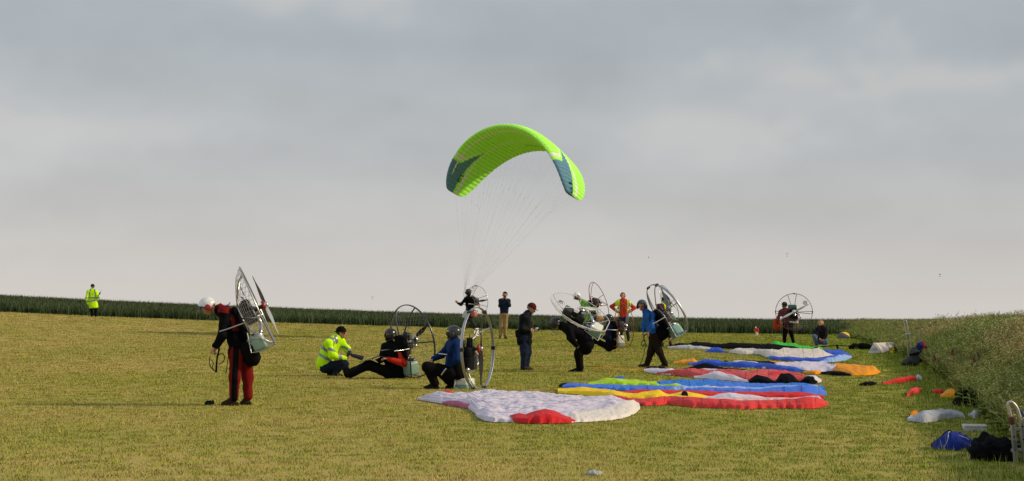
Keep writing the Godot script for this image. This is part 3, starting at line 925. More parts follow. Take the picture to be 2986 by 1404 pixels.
func grass() -> void:
	var m := mat("grass_blades", Color(1, 1, 1), 0.75, 0.0, {"metallic_specular": 0.1, "vertex_color_use_as_albedo": true, "backlight": Color(0.4, 0.4, 0.35)})
	var green := Color(0.265, 0.33, 0.05); var straw := Color(0.56, 0.455, 0.16); var olive := Color(0.415, 0.4, 0.085)
	var kinds := [
		blades(90, 0.24, 0.012, 0.038, 0.0042, 1.5, [Color(0.8, 1.06, 0.55), Color(1, 1, 1), Color(1, 1, 0.9), Color(1.35, 1.15, 1.5), Color(0.6, 0.85, 0.5)], 11),
		blades(90, 0.24, 0.01, 0.034, 0.0046, 1.7, [Color(1.35, 1.12, 1.4), Color(1, 1, 1), Color(0.9, 1.0, 0.8), Color(0.75, 0.62, 0.5), Color(1.7, 1.5, 1.9)], 12),
		blades(14, 0.2, 0.05, 0.13, 0.0022, 0.6, [Color(1.3, 1.2, 1.2), Color(0.9, 1.05, 0.8), Color(1.6, 1.35, 1.6)], 13),
	]
	var g := RandomNumberGenerator.new(); g.seed = 5
	var at := [[], [], []]; var tone := [[], [], []]
	var d := 14.0
	while d < 112.0:
		var step := 0.26 + maxf(0.0, d - 28.0) * 0.006
		var half := 0.275 * d + 3.0
		var x := -half
		while x < half:
			var px := x + g.randf_range(-0.5, 0.5) * step; var pd := d + g.randf_range(-0.5, 0.5) * step
			x += step
			var near_edge := edge(pd) - px
			if near_edge < -2.0: continue
			var dry := 0.62 * patchy.get_noise_2d(px * 1.6, pd * 0.9) + 0.4 * fold.get_noise_2d(px * 0.3, pd * 0.22) + 0.4 * crease.get_noise_2d(px * 0.3, pd * 0.2) + 0.05 * sin(px * 1.9 + 0.4 * pd)
			dry += clampf(-px * 0.022, -0.3, 0.3) + 0.02 - 0.16 * smoothstep(34.0, 18.0, pd) * smoothstep(-3.0, 2.0, px)
			for w0 in [-0.6, 1.0]:
				dry += 0.3 * smoothstep(0.42, 0.1, absf(px - (w0 + 0.055 * (pd - 17.0) + 0.25 * patchy.get_noise_2d(pd * 0.5, w0 * 9.0)))) * smoothstep(60.0, 30.0, pd)
			if near_edge < 4.5: dry -= (4.5 - near_edge) * 0.16
			var c := olive.lerp(straw, clampf(dry * 1.5, 0, 1)) if dry > 0 else olive.lerp(green, clampf(-dry * 1.6, 0, 1))
			var spot := g.randf()
			if spot < 0.012: c = c.lerp(Color(0.1, 0.17, 0.02), 0.75)
			elif spot < 0.03: c = c.lerp(Color(0.24, 0.15, 0.06), 0.6)
			c = c * g.randf_range(0.82, 1.18); c.a = 1
			var w := 0 if g.randf() < 0.55 - dry * 0.5 else 1
			var s := step / 0.26
			var lift := 1.0 + 0.8 * smoothstep(1.4, 0.1, near_edge)
			at[w].append(turned(on_ground(px, pd), s * 0.62, lerpf(1.0, s, 0.35) * g.randf_range(0.7, 1.25) * lift, g)); tone[w].append(c)
			if g.randf() < 0.03 + 0.3 * smoothstep(1.6, 0.2, near_edge):
				at[2].append(turned(on_ground(px, pd), lerpf(1.0, s, 0.4), g.randf_range(0.6, 1.2) * (1.0 if near_edge > 1.2 else 1.6), g)); tone[2].append(c.lerp(straw, 0.4))
		d += step
	many("grass", "short mown green and straw coloured grass of the airfield", "grass", kinds[0], at[0], tone[0], m)
	many("grass", "dry clipped thatch between the green grass of the airfield", "grass", kinds[1], at[1], tone[1], m)
	many("grass", "longer loose grass stalks standing out of the mown field", "grass", kinds[2], at[2], tone[2], m)

func wheat() -> void:
	var g := RandomNumberGenerator.new(); g.seed = 8
	var m := mat("wheat_leaves", Color(1, 1, 1), 0.7, 0.0, {"vertex_color_use_as_albedo": true, "backlight": Color(0.3, 0.3, 0.25)})
	var c := [Color(0.065, 0.105, 0.044), Color(0.085, 0.125, 0.055), Color(0.115, 0.15, 0.075), Color(0.05, 0.085, 0.036)]
	var clump := blades(150, 0.3, 0.34, 0.64, 0.007, 0.3, c, 31)
	var ears := blades(26, 0.3, 0.5, 0.67, 0.006, 0.16, [Color(0.14, 0.17, 0.085), Color(0.1, 0.135, 0.065)], 32)
	var at := []; var tone := []; var at2 := []; var tone2 := []
	var d := 105.0
	while d < 150.0:
		var step := 0.33 + maxf(0.0, d - 112.0) * 0.02
		var x := -0.29 * d - 6.0
		while x < 0.29 * d + 8.0:
			var px := x + g.randf_range(-0.5, 0.5) * step; var pd := d + g.randf_range(-0.5, 0.5) * step
			x += step
			if pd < 105.0 + 1.6 * patchy.get_noise_2d(px * 0.6, 1.0): continue
			var k := g.randf_range(0.75, 1.2) * (1.0 + 0.3 * patchy.get_noise_2d(px, pd))
			at.append(turned(on_ground(px, pd), step / 0.33, g.randf_range(0.86, 1.12), g)); tone.append(Color(k, k, k))
			if g.randf() < 0.75:
				at2.append(turned(on_ground(px, pd), step / 0.33, g.randf_range(0.82, 1.2), g)); tone2.append(Color(k, k, k))
		d += step
	many("wheat_crop", "dark green cereal crop forming the edge of the field behind", "crop", clump, at, tone, m)
	many("wheat_crop", "paler ears standing along the top of the cereal crop", "crop", ears, at2, tone2, m)

func pod_plant(seed_no: int) -> ArrayMesh:
	var g := RandomNumberGenerator.new(); g.seed = seed_no
	var m := MB.new()
	var tints := [Color(0.235, 0.235, 0.07), Color(0.34, 0.31, 0.125), Color(0.17, 0.19, 0.055), Color(0.56, 0.48, 0.28)]
	var add := func(a: Vector3, b: Vector3, w: float, c: Color) -> void:
		var t := (b - a).normalized()
		var side := t.cross(Vector3(g.randf_range(-1, 1), g.randf_range(-0.3, 0.3), g.randf_range(-1, 1))).normalized() * w
		var at := m.v.size()
		var mid := a.lerp(b, 0.5) + side.cross(t) * 0.4
		m.v.append_array([a - side * 0.5, a + side * 0.5, mid - side, mid + side, b])
		var nn := (side.cross(t).normalized() + Vector3.UP * 0.5).normalized()
		for q in 5: m.n.append(nn); m.c.append(c)
		m.i.append_array([at, at + 2, at + 1, at + 1, at + 2, at + 3, at + 2, at + 4, at + 3])
	for st in 4:
		var foot := Vector3(g.randf_range(-0.18, 0.18), 0, g.randf_range(-0.18, 0.18))
		var top := foot + Vector3(g.randf_range(-0.22, 0.22), g.randf_range(0.85, 1.0), g.randf_range(-0.22, 0.22))
		add.call(foot, foot.lerp(top, 0.55), 0.006, tints[0]); add.call(foot.lerp(top, 0.5), top, 0.005, tints[1])
		for q in 5:
			var p := foot.lerp(top, g.randf_range(0.04, 0.5))
			add.call(p, p + Vector3(g.randf_range(-0.16, 0.16), g.randf_range(-0.05, 0.09), g.randf_range(-0.16, 0.16)), g.randf_range(0.014, 0.026), tints[2])
		for br in 6:
			var t := g.randf_range(0.4, 0.92)
			var p := foot.lerp(top, t)
			var e := p + Vector3(g.randf_range(-0.2, 0.2), (1.0 - t) * 0.55 + g.randf_range(0.08, 0.18), g.randf_range(-0.2, 0.2))
			add.call(p, e, 0.004, tints[g.randi() % 2])
			for q in 9:
				var a := p.lerp(e, 0.25 + 0.75 * q / 9.0)
				var out := Vector3(g.randf_range(-1, 1), g.randf_range(-0.1, 0.9), g.randf_range(-1, 1)).normalized()
				add.call(a, a + out * g.randf_range(0.03, 0.06), 0.0045, tints[g.randi() % 4])
	return m.mesh()

func tall_crop() -> void:
	var m := mat("pod_crop", Color(1, 1, 1), 0.6, 0.0, {"metallic_specular": 0.2, "vertex_color_use_as_albedo": true, "backlight": Color(0.3, 0.3, 0.22)})
	var g := RandomNumberGenerator.new(); g.seed = 21
	var labels := ["tall tangled olive green seed crop along the right edge", "taller loose seed heads of the crop on the right", "greener pod stems of the crop on the right"]
	var at := [[], [], []]; var tone := [[], [], []]
	var d := 9.0
	while d < 118.0:
		var step := 0.225 + maxf(0.0, d - 35.0) * 0.004
		var x := edge(d) - 0.3
		var last := minf(0.29 * d + 5.0, edge(d) + 12.0 + d * 0.06)
		while x < last:
			var px := x + g.randf_range(-0.5, 0.5) * step; var pd := d + g.randf_range(-0.5, 0.5) * step
			x += step
			var inside := px - edge(pd)
			if inside < 0.0: continue
			if absf(px - 10.3) < 0.55 and absf(pd - 47.9) < 0.8: continue
			if absf(px - 10.55) < 0.25 and pd > 48.0 and pd < 50.6: continue
			var full := lerpf(1.28, 0.9, smoothstep(46.0, 80.0, pd)) * lerpf(1.0, 0.85, smoothstep(80.0, 105.0, pd))
			var tall := full * (0.42 + 0.58 * smoothstep(0.0, 1.5, inside)) * (1.0 + 0.1 * patchy.get_noise_2d(px * 1.4, pd * 1.2)) * g.randf_range(0.88, 1.08)
			var k := g.randf_range(0.8, 1.2)
			var pt := patchy.get_noise_2d(px * 1.2 + 40.0, pd * 0.8)
			var c := Color(1, 1, 1).lerp(Color(1.3, 1.08, 1.15), clampf(pt * 2.0, 0, 1)).lerp(Color(0.72, 0.95, 0.7), clampf(-pt * 2.0, 0, 1)) * k
			c = c.lerp(Color(0.62, 0.82, 0.55) * k, 0.65 * smoothstep(50.0, 85.0, pd))
			if inside < 0.8: c = c.lerp(Color(0.75, 1.0, 0.6) * k, 0.6)
			c.a = 1
			var w := g.randi() % 3
			at[w].append(turned(on_ground(px, pd), lerpf(1.0, 1.25, smoothstep(30.0, 90.0, pd)), tall, g)); tone[w].append(c)
		d += step
	for w in 3: many("seed_crop", labels[w], "crop", pod_plant(60 + w), at[w], tone[w], m)

# ------------------------------------------------------------------ ground and sky
func ground() -> void:
	var xs := []; var ds := []
	var x := 0.0; var st := 0.8
	while x < 1600.0:
		xs.append(x); x += st
		if x > 36.0: st *= 1.22
	var line := []
	for k in range(xs.size() - 1, 0, -1): line.append(-xs[k])
	line.append_array(xs)
	var d := -60.0; st = 6.0
	while d < 2200.0:
		ds.append(d); d += 0.8 if d > 10.0 and d < 130.0 else (4.0 if d <= 10.0 else st)
		if d > 130.0: st *= 1.15
	var m := MB.new()
	for dd in ds:
		for xx in line:
			m.v.append(on_ground(xx, dd))
			var dry := patchy.get_noise_2d(xx, dd * 0.5) + clampf(-xx * 0.016, -0.25, 0.3) + 0.1
			var c := Color(0.28, 0.27, 0.065).lerp(Color(0.41, 0.325, 0.115), clampf(dry + 0.35, 0, 1))
			if dd > 104.0: c = Color(0.05, 0.07, 0.03)
			m.c.append(c)
	m.grid(ds.size(), line.size(), 0)
	for k in range(0, m.i.size(), 3):
		var s := m.i[k + 1]; m.i[k + 1] = m.i[k + 2]; m.i[k + 2] = s
	m.smooth()
	if m.n[0].y < 0.0:
		for k in range(0, m.i.size(), 3):
			var s := m.i[k + 1]; m.i[k + 1] = m.i[k + 2]; m.i[k + 2] = s
		m.smooth()
	var gm := mat("field_soil", Color(1, 1, 1), 0.95, 0.0, {"metallic_specular": 0.05, "vertex_color_use_as_albedo": true})
	var nt := NoiseTexture2D.new()
	nt.width = 512; nt.height = 512; nt.seamless = true; nt.as_normal_map = true; nt.bump_strength = 6.0
	var fn := FastNoiseLite.new(); fn.frequency = 0.05; fn.fractal_octaves = 4; fn.seed = 3
	nt.noise = fn
	gm.normal_enabled = true; gm.normal_texture = nt; gm.normal_scale = 1.0
	gm.uv1_triplanar = true; gm.uv1_world_triplanar = true; gm.uv1_scale = Vector3(0.9, 0.9, 0.9)
	tag(obj("ground", m, gm), "mown grass airfield sloping gently up to the left", "ground", "", "structure")

func sky_texture() -> ImageTexture:
	var w := 1400; var h := 700
	var im := Image.create(w, h, false, Image.FORMAT_RGBF)
	var a := FastNoiseLite.new(); a.seed = 4; a.frequency = 1.0; a.fractal_octaves = 4; a.fractal_gain = 0.5; a.domain_warp_enabled = true; a.domain_warp_amplitude = 0.35; a.domain_warp_frequency = 1.6
	var b := FastNoiseLite.new(); b.seed = 17; b.frequency = 3.2; b.fractal_octaves = 5; b.fractal_gain = 0.55
	var low := Color(0.628, 0.586, 0.55); var mid := Color(0.568, 0.557, 0.538); var half := Color(0.495, 0.51, 0.518); var top := Color(0.42, 0.458, 0.488); var zen := Color(0.37, 0.42, 0.48)
	for y in h:
		var el := PI / 2 - PI * (y + 0.5) / h
		var t := sin(el)
		for x in w:
			var az := TAU * (x + 0.5) / w - PI    # 0 looks along -z, + to the right
			var dir := Vector3(sin(az) * cos(el), t, -cos(az) * cos(el))
			var e := rad_to_deg(el)
			var c: Color
			if e < 1.9: c = low.lerp(mid, clampf(e / 1.9, 0, 1))
			elif e < 4.2: c = mid.lerp(half, (e - 1.9) / 2.3)
			elif e < 10.0: c = half.lerp(top, clampf((e - 4.2) / 3.4, 0, 1))
			else: c = top.lerp(zen, smoothstep(10.0, 60.0, e))
			# layered cloud: flat streaks low down, softer heaps above
			var st := Vector3(dir.x * 4.5, dir.y * 17.0, dir.z * 4.5)
			var n := a.get_noise_3dv(st)
			var q := b.get_noise_3dv(Vector3(dir.x * 2.2, dir.y * 5.0, dir.z * 2.2))
			var cover := clampf(0.15 * n + 0.09 * q, -0.12, 0.2) * smoothstep(-1.0, 4.0, e)
			c = c * (1.0 + cover)
			var puff := smoothstep(0.24, 0.52, n * 0.85 + q * 0.6) * smoothstep(3.0, 6.0, e)
			c = c.lerp(Color(0.60, 0.57, 0.535), 0.42 * puff)
			# the brighter half of the sky is round the sun, to the right
			var toward := maxf(0.0, dir.dot(Vector3(0.83, 0.55, -0.1).normalized()))
			c = c * (1.0 + 0.9 * pow(toward, 6.0))
			var side := dir.x * 0.09
			c = Color(c.r * (1.0 + side * 1.05), c.g * (1.0 + side * 0.9), c.b * (1.0 + side * 0.75))
			if e <= 0.0: c = Color(0.632, 0.588, 0.551)
			im.set_pixel(x, y, c)
	return ImageTexture.create_from_image(im)

# ------------------------------------------------------------------ belongings
func last_person() -> NodePath:
	var best := NodePath("person")
	for c in get_children():
		if str(c.name).begins_with("person"): best = NodePath(str(c.name))
	return best

func camera_and_lens(at: Vector3, p: Vector3, dir: Vector3) -> void:
	var t := thing("photo_camera", "black camera with a long lens held by the crouching person in yellow", "camera", at)
	var b := facing(dir, Vector3.UP)
	part("camera_body", MB.new().blob(p, b, Vector3(0.075, 0.06, 0.045), 0.35), mats.black_plastic, t)
	part("prism", MB.new().blob(p + b * Vector3(0, 0.06, 0.0), b, Vector3(0.035, 0.03, 0.035), 0.6), mats.black_plastic, t)
	part("lens", MB.new().lathe(p, b * Basis(Vector3.RIGHT, PI / 2), [[0.038, 0.03], [0.04, 0.12], [0.046, 0.13], [0.047, 0.22], [0.056, 0.24], [0.056, 0.33], [0.05, 0.33], [0.045, 0.29], [0.0, 0.29]]), mats.black_plastic, t)

func compact_camera(at: Vector3, p: Vector3) -> void:
	var t := thing("photo_camera", "small silver camera held by the man in the maroon cap", "camera", at)
	var b := facing(Vector3(1, -0.15, 0.3), Vector3.UP)
	part("camera_body", MB.new().blob(p, b, Vector3(0.06, 0.05, 0.03), 0.3), mats.bright_metal, t)
	part("lens", MB.new().lathe(p, b * Basis(Vector3.RIGHT, PI / 2), [[0.03, 0.02], [0.03, 0.06], [0.024, 0.06], [0.0, 0.05]]), mats.black_plastic, t)

func viewfinder_camera(at: Vector3, p: Vector3) -> void:
	var t := thing("photo_camera", "black camera held to the face by the person in khaki trousers", "camera", at)
	part("camera_body", MB.new().blob(p, Basis(), Vector3(0.065, 0.045, 0.035), 0.35), mats.black_plastic, t)
	part("lens", MB.new().lathe(p, Basis(Vector3.RIGHT, PI / 2), [[0.034, 0.02], [0.034, 0.1], [0.028, 0.1], [0.0, 0.08]]), mats.black_plastic, t)

func radio_set(at: Vector3, p: Vector3) -> void:
	var t := thing("hand_radio", "small hand radio held up by the person in yellow at far left", "radio", at)
	part("case", MB.new().blob(p, Basis(Vector3(0, 0, 1), -0.5), Vector3(0.03, 0.07, 0.02), 0.4), mats.black_plastic, t)
	part("aerial", MB.new().tube(PackedVector3Array([p + Vector3(0.03, 0.06, 0), p + Vector3(0.1, 0.2, 0)]), 0.007), mats.black_plastic, t)

func shoulder_bag(at: Vector3, p: Vector3, strap: Array) -> void:
	var t := thing("shoulder_bag", "small black bag hanging at the back of the man in the maroon cap", "bag", at)
	part("pouch", MB.new().blob(p, Basis(Vector3(0, 0, 1), 0.1), Vector3(0.085, 0.1, 0.13), 0.45), mat("bag_black", Color(0.012, 0.012, 0.014), 0.7), t)
	part("strap", MB.new().tube(curve(strap), 0.006, -1.0, 8, false, Vector3(1, 0.2, 0), 0.02), mat("bag_black", Color.BLACK), t)

func reserve_pouch(at: Vector3, p: Vector3) -> void:
	var t := thing("flight_deck", "pale grey rounded pouch hanging at the knees of the flying pilot", "pouch", at)
	part("pouch", MB.new().blob(p, Basis(Vector3(0, 0, 1), -0.55), Vector3(0.1, 0.17, 0.06), 0.6), mat("pouch_grey", Color(0.45, 0.48, 0.52), 0.5), t)
	part("edge", MB.new().tube(curve([p + Vector3(0.0, -0.17, 0.02), p + Vector3(0.1, -0.05, 0.03), p + Vector3(0.13, 0.12, 0.02)]), 0.014), mat("pouch_edge", Color(0.3, 0.42, 0.4), 0.5), t)

func clipboard(at: Vector3, p: Vector3, w: float) -> void:
	var t := thing("clipboard", "dark map board propped on the lap of the seated pilot", "clipboard", at)
	var b := Basis(Vector3(0, 0, 1), 0.33)
	part("board", MB.new().box(p, b, Vector3(w, 0.012, 0.3)), mat("board_dark", Color(0.015, 0.02, 0.03), 0.3), t)
	part("flap", MB.new().box(p + b * Vector3(w * 0.5 + 0.1, -0.045, 0.0), Basis(Vector3(0, 0, 1), -0.15), Vector3(0.22, 0.012, 0.3)), mat("board_dark", Color.BLACK), t)
	part("paper", MB.new().box(p + b * Vector3(0.17, -0.03, 0.155), b, Vector3(0.16, 0.02, 0.004)), mat("paper_cream", Color(0.6, 0.58, 0.45), 0.8), t)

func crumpled(called: String, label: String, category: String, at: Vector3, r: Vector3, m: Material, seed_no: int) -> void:
	var b := MB.new().blob(Vector3(0, r.y * 0.75, 0), Basis(), r, 0.75, 26, 40)
	for k in b.v.size():
		var p := b.v[k] / r * 0.35
		b.v[k] += b.n[k] * (fold.get_noise_3dv(p + Vector3(seed_no, 0, 0)) * 0.45 + crease.get_noise_3dv(p * 0.9 + Vector3(0, seed_no, 0)) * 0.35 + 0.3 * (tri(p.x * 4.0 + p.y * 3.0 + seed_no * 0.3) - 0.5) + 0.2 * (tri(p.x * 7.0 - p.z * 5.0) - 0.5)) * r.y
		b.v[k].y = maxf(b.v[k].y, -0.01)
	b.smooth()
	var t := thing(called, label, category, at)
	part("cloth", b, m, t)
	part("strap", MB.new().tube(curve([Vector3(-r.x * 0.6, r.y * 1.1, r.z * 0.7), Vector3(-r.x * 0.1, r.y * 1.65, r.z * 0.5), Vector3(r.x * 0.5, r.y * 1.2, r.z * 0.8)]), 0.006 + r.y * 0.02, -1.0, 8, false, Vector3(0, 0, 1), 0.02), mats.strap_black if mats.has("strap_black") else m, t)

func blue_holdall(at: Vector3, w: float, h: float) -> void:
	var t := thing("blue_holdall", "large royal blue and black fabric bag lying at lower right", "bag", at)
	var b := MB.new(); var nc := 60; var nr := 30
	for r in nr + 1:
		for k in nc + 1:
			var u := float(k) / nc; var v := float(r) / nr
			var ridge := pow(sin(PI * clampf(u * 1.02, 0, 1)), 0.55) * (0.75 + 0.25 * sin(u * 5.0 + 0.6))
			var a := PI * v
			var p := Vector3((u - 0.5) * w, h * ridge * pow(sin(a), 0.8) + 0.01, 0.34 * cos(a) * (0.35 + 0.65 * ridge))
			p += Vector3(0, 0.055, 0.04) * (tri(p.x * 1.9 + p.z * 0.9) + 0.6 * tri(p.x * 3.7 - p.y * 3.0) - 0.7) * sin(a)
			p += Vector3(0, 0.05, 0.03) * fold.get_noise_3dv(p * 1.3) * sin(a) + Vector3(0, 0.03, 0) * crease.get_noise_3dv(p * 1.6) * sin(a)
			b.v.append(p)
	b.grid(nr + 1, nc + 1, 0)
	b.smooth()
	if b.n[nc / 2 + (nr / 2) * (nc + 1)].y < 0:
		for k in range(0, b.i.size(), 3):
			var s := b.i[k + 1]; b.i[k + 1] = b.i[k + 2]; b.i[k + 2] = s
		b.smooth()
	part("blue_shell", b, nylon("royalblue", Color(0.012, 0.026, 0.2)), t)
	part("black_side", clipped(b, [Plane(Vector3(0, 0, 1), -0.06)], 0.006), mat("bag_black", Color.BLACK), t)
	part("black_end", clipped(b, [beyond(Vector3(w * 0.32, h * 0.55, 0), Vector3(0.6, 0.8, -0.3))], 0.01), mat("bag_black", Color.BLACK), t)
	var line := PackedVector3Array()
	for q in [Vector2(0.14, 0.08), Vector2(0.2, 0.2), Vector2(0.25, 0.36), Vector2(0.36, 0.44), Vector2(0.5, 0.43), Vector2(0.64, 0.38), Vector2(0.76, 0.32), Vector2(0.86, 0.3)]:
		var at0 := int(q.y * nr) * (nc + 1) + int(q.x * nc)
		line.append(b.v[at0] + b.n[at0] * 0.004)
	part("piping", MB.new().tube(curve(Array(line)), 0.006), mat("piping_pale", Color(0.3, 0.32, 0.5), 0.5), t)

func foam_box(at: Vector3, w: float, h: float) -> void:
	var t := thing("white_box", "white foam box with a lid in the grass beyond the blue bag", "box", at)
	var m := mat("foam_white", Color(0.5, 0.52, 0.5), 0.8)
	part("box", MB.new().blob(Vector3(0, h * 0.4, 0), Basis(Vector3.UP, -0.15), Vector3(w * 0.5, h * 0.42, 0.17), 0.12, 12, 32), m, t)
	part("lid", MB.new().blob(Vector3(0, h * 0.88, 0), Basis(Vector3.UP, -0.15), Vector3(w * 0.52, h * 0.11, 0.18), 0.15, 10, 32), m, t)

func ladder(at: Vector3, loop: Array) -> void:
	var t := thing("trolley_ladder", "aluminium trolley frame with a looped top handle at the right border", "trolley", at)
	var al := mat("dull_alloy", Color(0.52, 0.5, 0.46), 0.45, 0.75)
	part("handle", MB.new().tube(curve(loop), 0.019, -1.0, 12), mat("handle_pale", Color(0.5, 0.44, 0.38), 0.4, 0.3), t)
	var top: Vector3 = (loop[0] + loop[6]) * 0.5
	var lean := Vector3(-0.085, 1.0, 0.0).normalized()
	var ax := Basis(lean.cross(Vector3(0, 0, 1)), lean, Vector3(0, 0, 1))
	var long := top.y + 0.05
	for s in 2:
		var head: Vector3 = loop[6] if s == 0 else loop[0]
		part("rail", MB.new().box(head - lean * long * 0.5 + Vector3(0.004, 0.02, 0), ax, Vector3(0.044, long, 0.05)), al, t)
		part("groove", MB.new().box(head - lean * long * 0.5 + Vector3(0.004, 0.0, 0.026), ax, Vector3(0.012, long * 0.94, 0.004)), mat("groove_grey", Color(0.25, 0.25, 0.24), 0.5, 0.5), t)
		for k in 4:
			part("rivet", MB.new().lathe(head - lean * (0.05 + 0.14 * k) + Vector3(0.004, 0, 0.027), ax * Basis(Vector3.RIGHT, PI / 2), [[0.011, -0.002], [0.009, 0.004], [0.0, 0.005]], 12), mats.black_plastic, t)
	for k in 3:
		part("rung", MB.new().box(top - lean * (0.1 + 0.22 * k) - Vector3(0, 0, 0.03), ax, Vector3(0.15, 0.03, 0.03)), al, t)
	part("joint", MB.new().blob(Vector3(loop[6].x, loop[6].y - 0.02, 0.0), ax, Vector3(0.028, 0.045, 0.034), 0.4), mat("rust_brown", Color(0.12, 0.06, 0.035), 0.7), t)
	part("label_plate", MB.new().box(loop[6] - lean * 0.28 + Vector3(0.004, 0, 0.03), ax, Vector3(0.034, 0.1, 0.004)), mat("label_grey", Color(0.12, 0.15, 0.16), 0.5), t)
	part("blue_strap", MB.new().tube(curve([loop[1] + Vector3(0.012, 0.02, -0.03), loop[0] + Vector3(0.045, 0.05, -0.04), loop[0] + Vector3(0.05, -0.12, -0.05)]), 0.01, -1.0, 8, false, Vector3(0, 0, 1), 0.03), mat("strap_blue", Color(0.03, 0.1, 0.3), 0.6), t)

func trolley_bag(at: Vector3, low: Vector3, high: Vector3, bag_top: Vector3) -> void:
	var t := thing("trolley_bag", "grey wheeled bag with red and blue bundle and upright steel handle in the crop edge", "bag", at)
	var st := mat("bright_metal", Color.GRAY)
	for s in [-1.0, 1.0]:
		part("rail", MB.new().tube(PackedVector3Array([Vector3(low.x + 0.02 * s, low.y - 0.5, -0.08), high + Vector3(0.028 * s + 0.03, 0, -0.04 * s)]), 0.009), st, t)
	part("grip", MB.new().tube(PackedVector3Array([high + Vector3(-0.05, -0.005, 0.04), high + Vector3(0.06, 0, -0.04)]), 0.016), mat("rust_brown", Color(0.12, 0.06, 0.035), 0.7), t)
	var b := MB.new().blob(Vector3(0.0, bag_top.y * 0.42, 0), Basis(Vector3(0, 0, 1), -0.22), Vector3(0.24, bag_top.y * 0.42, 0.24), 0.7, 26, 34)
	for k in b.v.size():
		b.v[k].x += (0.5 * bag_top.y - b.v[k].y) * -0.12 - maxf(0.0, 0.25 - b.v[k].y) * 0.7
		b.v[k] += b.n[k] * (fold.get_noise_3dv(b.v[k] * 0.9) * 0.07 + crease.get_noise_3dv(b.v[k] * 1.2) * 0.05)
	b.smooth()
	part("grey_bag", b, mat("bag_grey", Color(0.055, 0.057, 0.06), 0.7), t)
	var c := MB.new().blob(Vector3(bag_top.x, bag_top.y * 0.9, 0.06), Basis(), Vector3(0.09, 0.13, 0.11), 0.85, 16, 22)
	for k in c.v.size(): c.v[k] += c.n[k] * fold.get_noise_3dv(c.v[k] * 1.6) * 0.04
	c.smooth()
	part("blue_bundle", c, mat("cloth_navy", Color(0.02, 0.025, 0.14), 0.6), t)
	var e := MB.new().blob(Vector3(bag_top.x + 0.1, bag_top.y * 0.66, 0.1), Basis(Vector3(0, 0, 1), 0.1), Vector3(0.06, 0.26, 0.1), 0.8, 18, 22)
	for k in e.v.size(): e.v[k] += e.n[k] * fold.get_noise_3dv(e.v[k] * 1.6) * 0.04
	e.smooth()
	part("red_bundle", e, mat("cloth_crimson", Color(0.3, 0.02, 0.05), 0.6), t)
	part("black_strap", MB.new().tube(curve([Vector3(-0.24, 0.3, 0.24), Vector3(0.0, 0.36, 0.3), Vector3(0.2, 0.5, 0.24)]), 0.008, -1.0, 8, false, Vector3(0, 1, 0), 0.03), mats.strap_black, t)

func trolley_handle(at: Vector3, a: Vector3, b: Vector3, c: Vector3, d: Vector3) -> void:
	var t := thing("trolley", "bare steel trolley handle standing up out of the tall crop", "trolley", at)
	var st := mat("bright_metal", Color.GRAY)
	var down := Vector3(0.08, -a.y, 0)
	part("handle", MB.new().tube(PackedVector3Array([a + down, a, c, c.lerp(d, 0.2) + Vector3(0, 0.02, 0), d.lerp(c, 0.2) + Vector3(0, 0.02, 0), d, b, b + down]), 0.012), st, t)
	part("cross_bar", MB.new().blob(a.lerp(b, 0.5), Basis(Vector3(0, 0, 1), 0.05), Vector3(0.08, 0.024, 0.024), 0.4), st, t)
	part("base_plate", MB.new().box(Vector3(a.x + 0.1, 0.03, 0.1), Basis(), Vector3(0.3, 0.02, 0.26)), st, t)

func white_flap(at: Vector3, p: Array) -> void:
	# a sheet hung like a small tent: a front triangle and a long side
	var t := thing("white_sheet", "white folded sheet standing like a tiny tent at the crop edge", "sheet", at)
	for side in 2:
		var m := MB.new()
		var c: Array = [p[0], p[1], p[2], p[2]] if side == 0 else [p[1], p[3], p[2], p[4]]
		for r in 13:
			for k in 15:
				var u := k / 14.0; var v := r / 12.0
				var q: Vector3 = c[0].lerp(c[1], u).lerp(c[2].lerp(c[3], u), v)
				q += Vector3(0, 0, 0.06) * fold.get_noise_3dv(q * 0.8) + Vector3(0, 0, (0.12 if side == 0 else 0.06)) * (1.0 - v)
				q.y = maxf(q.y, 0.02)
				m.v.append(q)
		m.grid(13, 15, 0); m.smooth()
		part("front_flap" if side == 0 else "long_side", m, nylon("sheet", Color(0.55, 0.53, 0.56)), t)
	part("hem", MB.new().tube(curve([p[2] + Vector3(0.02, 0.01, 0.03), p[2].lerp(p[1], 0.4) + Vector3(0.03, 0.03, 0.08), p[1] + Vector3(0, 0.03, 0.14)]), 0.02, 0.035), mat("hem_cream", Color(0.7, 0.62, 0.55), 0.6), t)

func helmet_on_grass(at: Vector3, w: float) -> void:
	var t := thing("yellow_grey_bag", "grey dome shaped bag with a yellow top at the far crop edge", "bag", at)
	var b := MB.new().blob(Vector3.ZERO, Basis(), Vector3(w, w * 1.05, 0.4), 0.8, 20, 28)
	for k in b.v.size(): b.v[k].y = maxf(b.v[k].y, 0.01); b.v[k] += b.n[k] * fold.get_noise_3dv(b.v[k]) * 0.03
	b.smooth()
	part("grey_dome", b, mat("bag_slate", Color(0.1, 0.11, 0.13), 0.6), t)
	part("yellow_top", clipped(b, [beyond(Vector3(w * 0.3, w * 0.55, 0), Vector3(0.45, 0.75, -0.1))], 0.012), mat("nylon_amber", Color(0.75, 0.45, 0.03), 0.5), t)
	part("strap", MB.new().tube(curve([Vector3(w, 0.1, 0.1), Vector3(w * 1.7, 0.06, 0.1), Vector3(w * 2.3, 0.16, 0), Vector3(w * 2.9, 0.2, -0.1)]), 0.03), mats.strap_black, t)

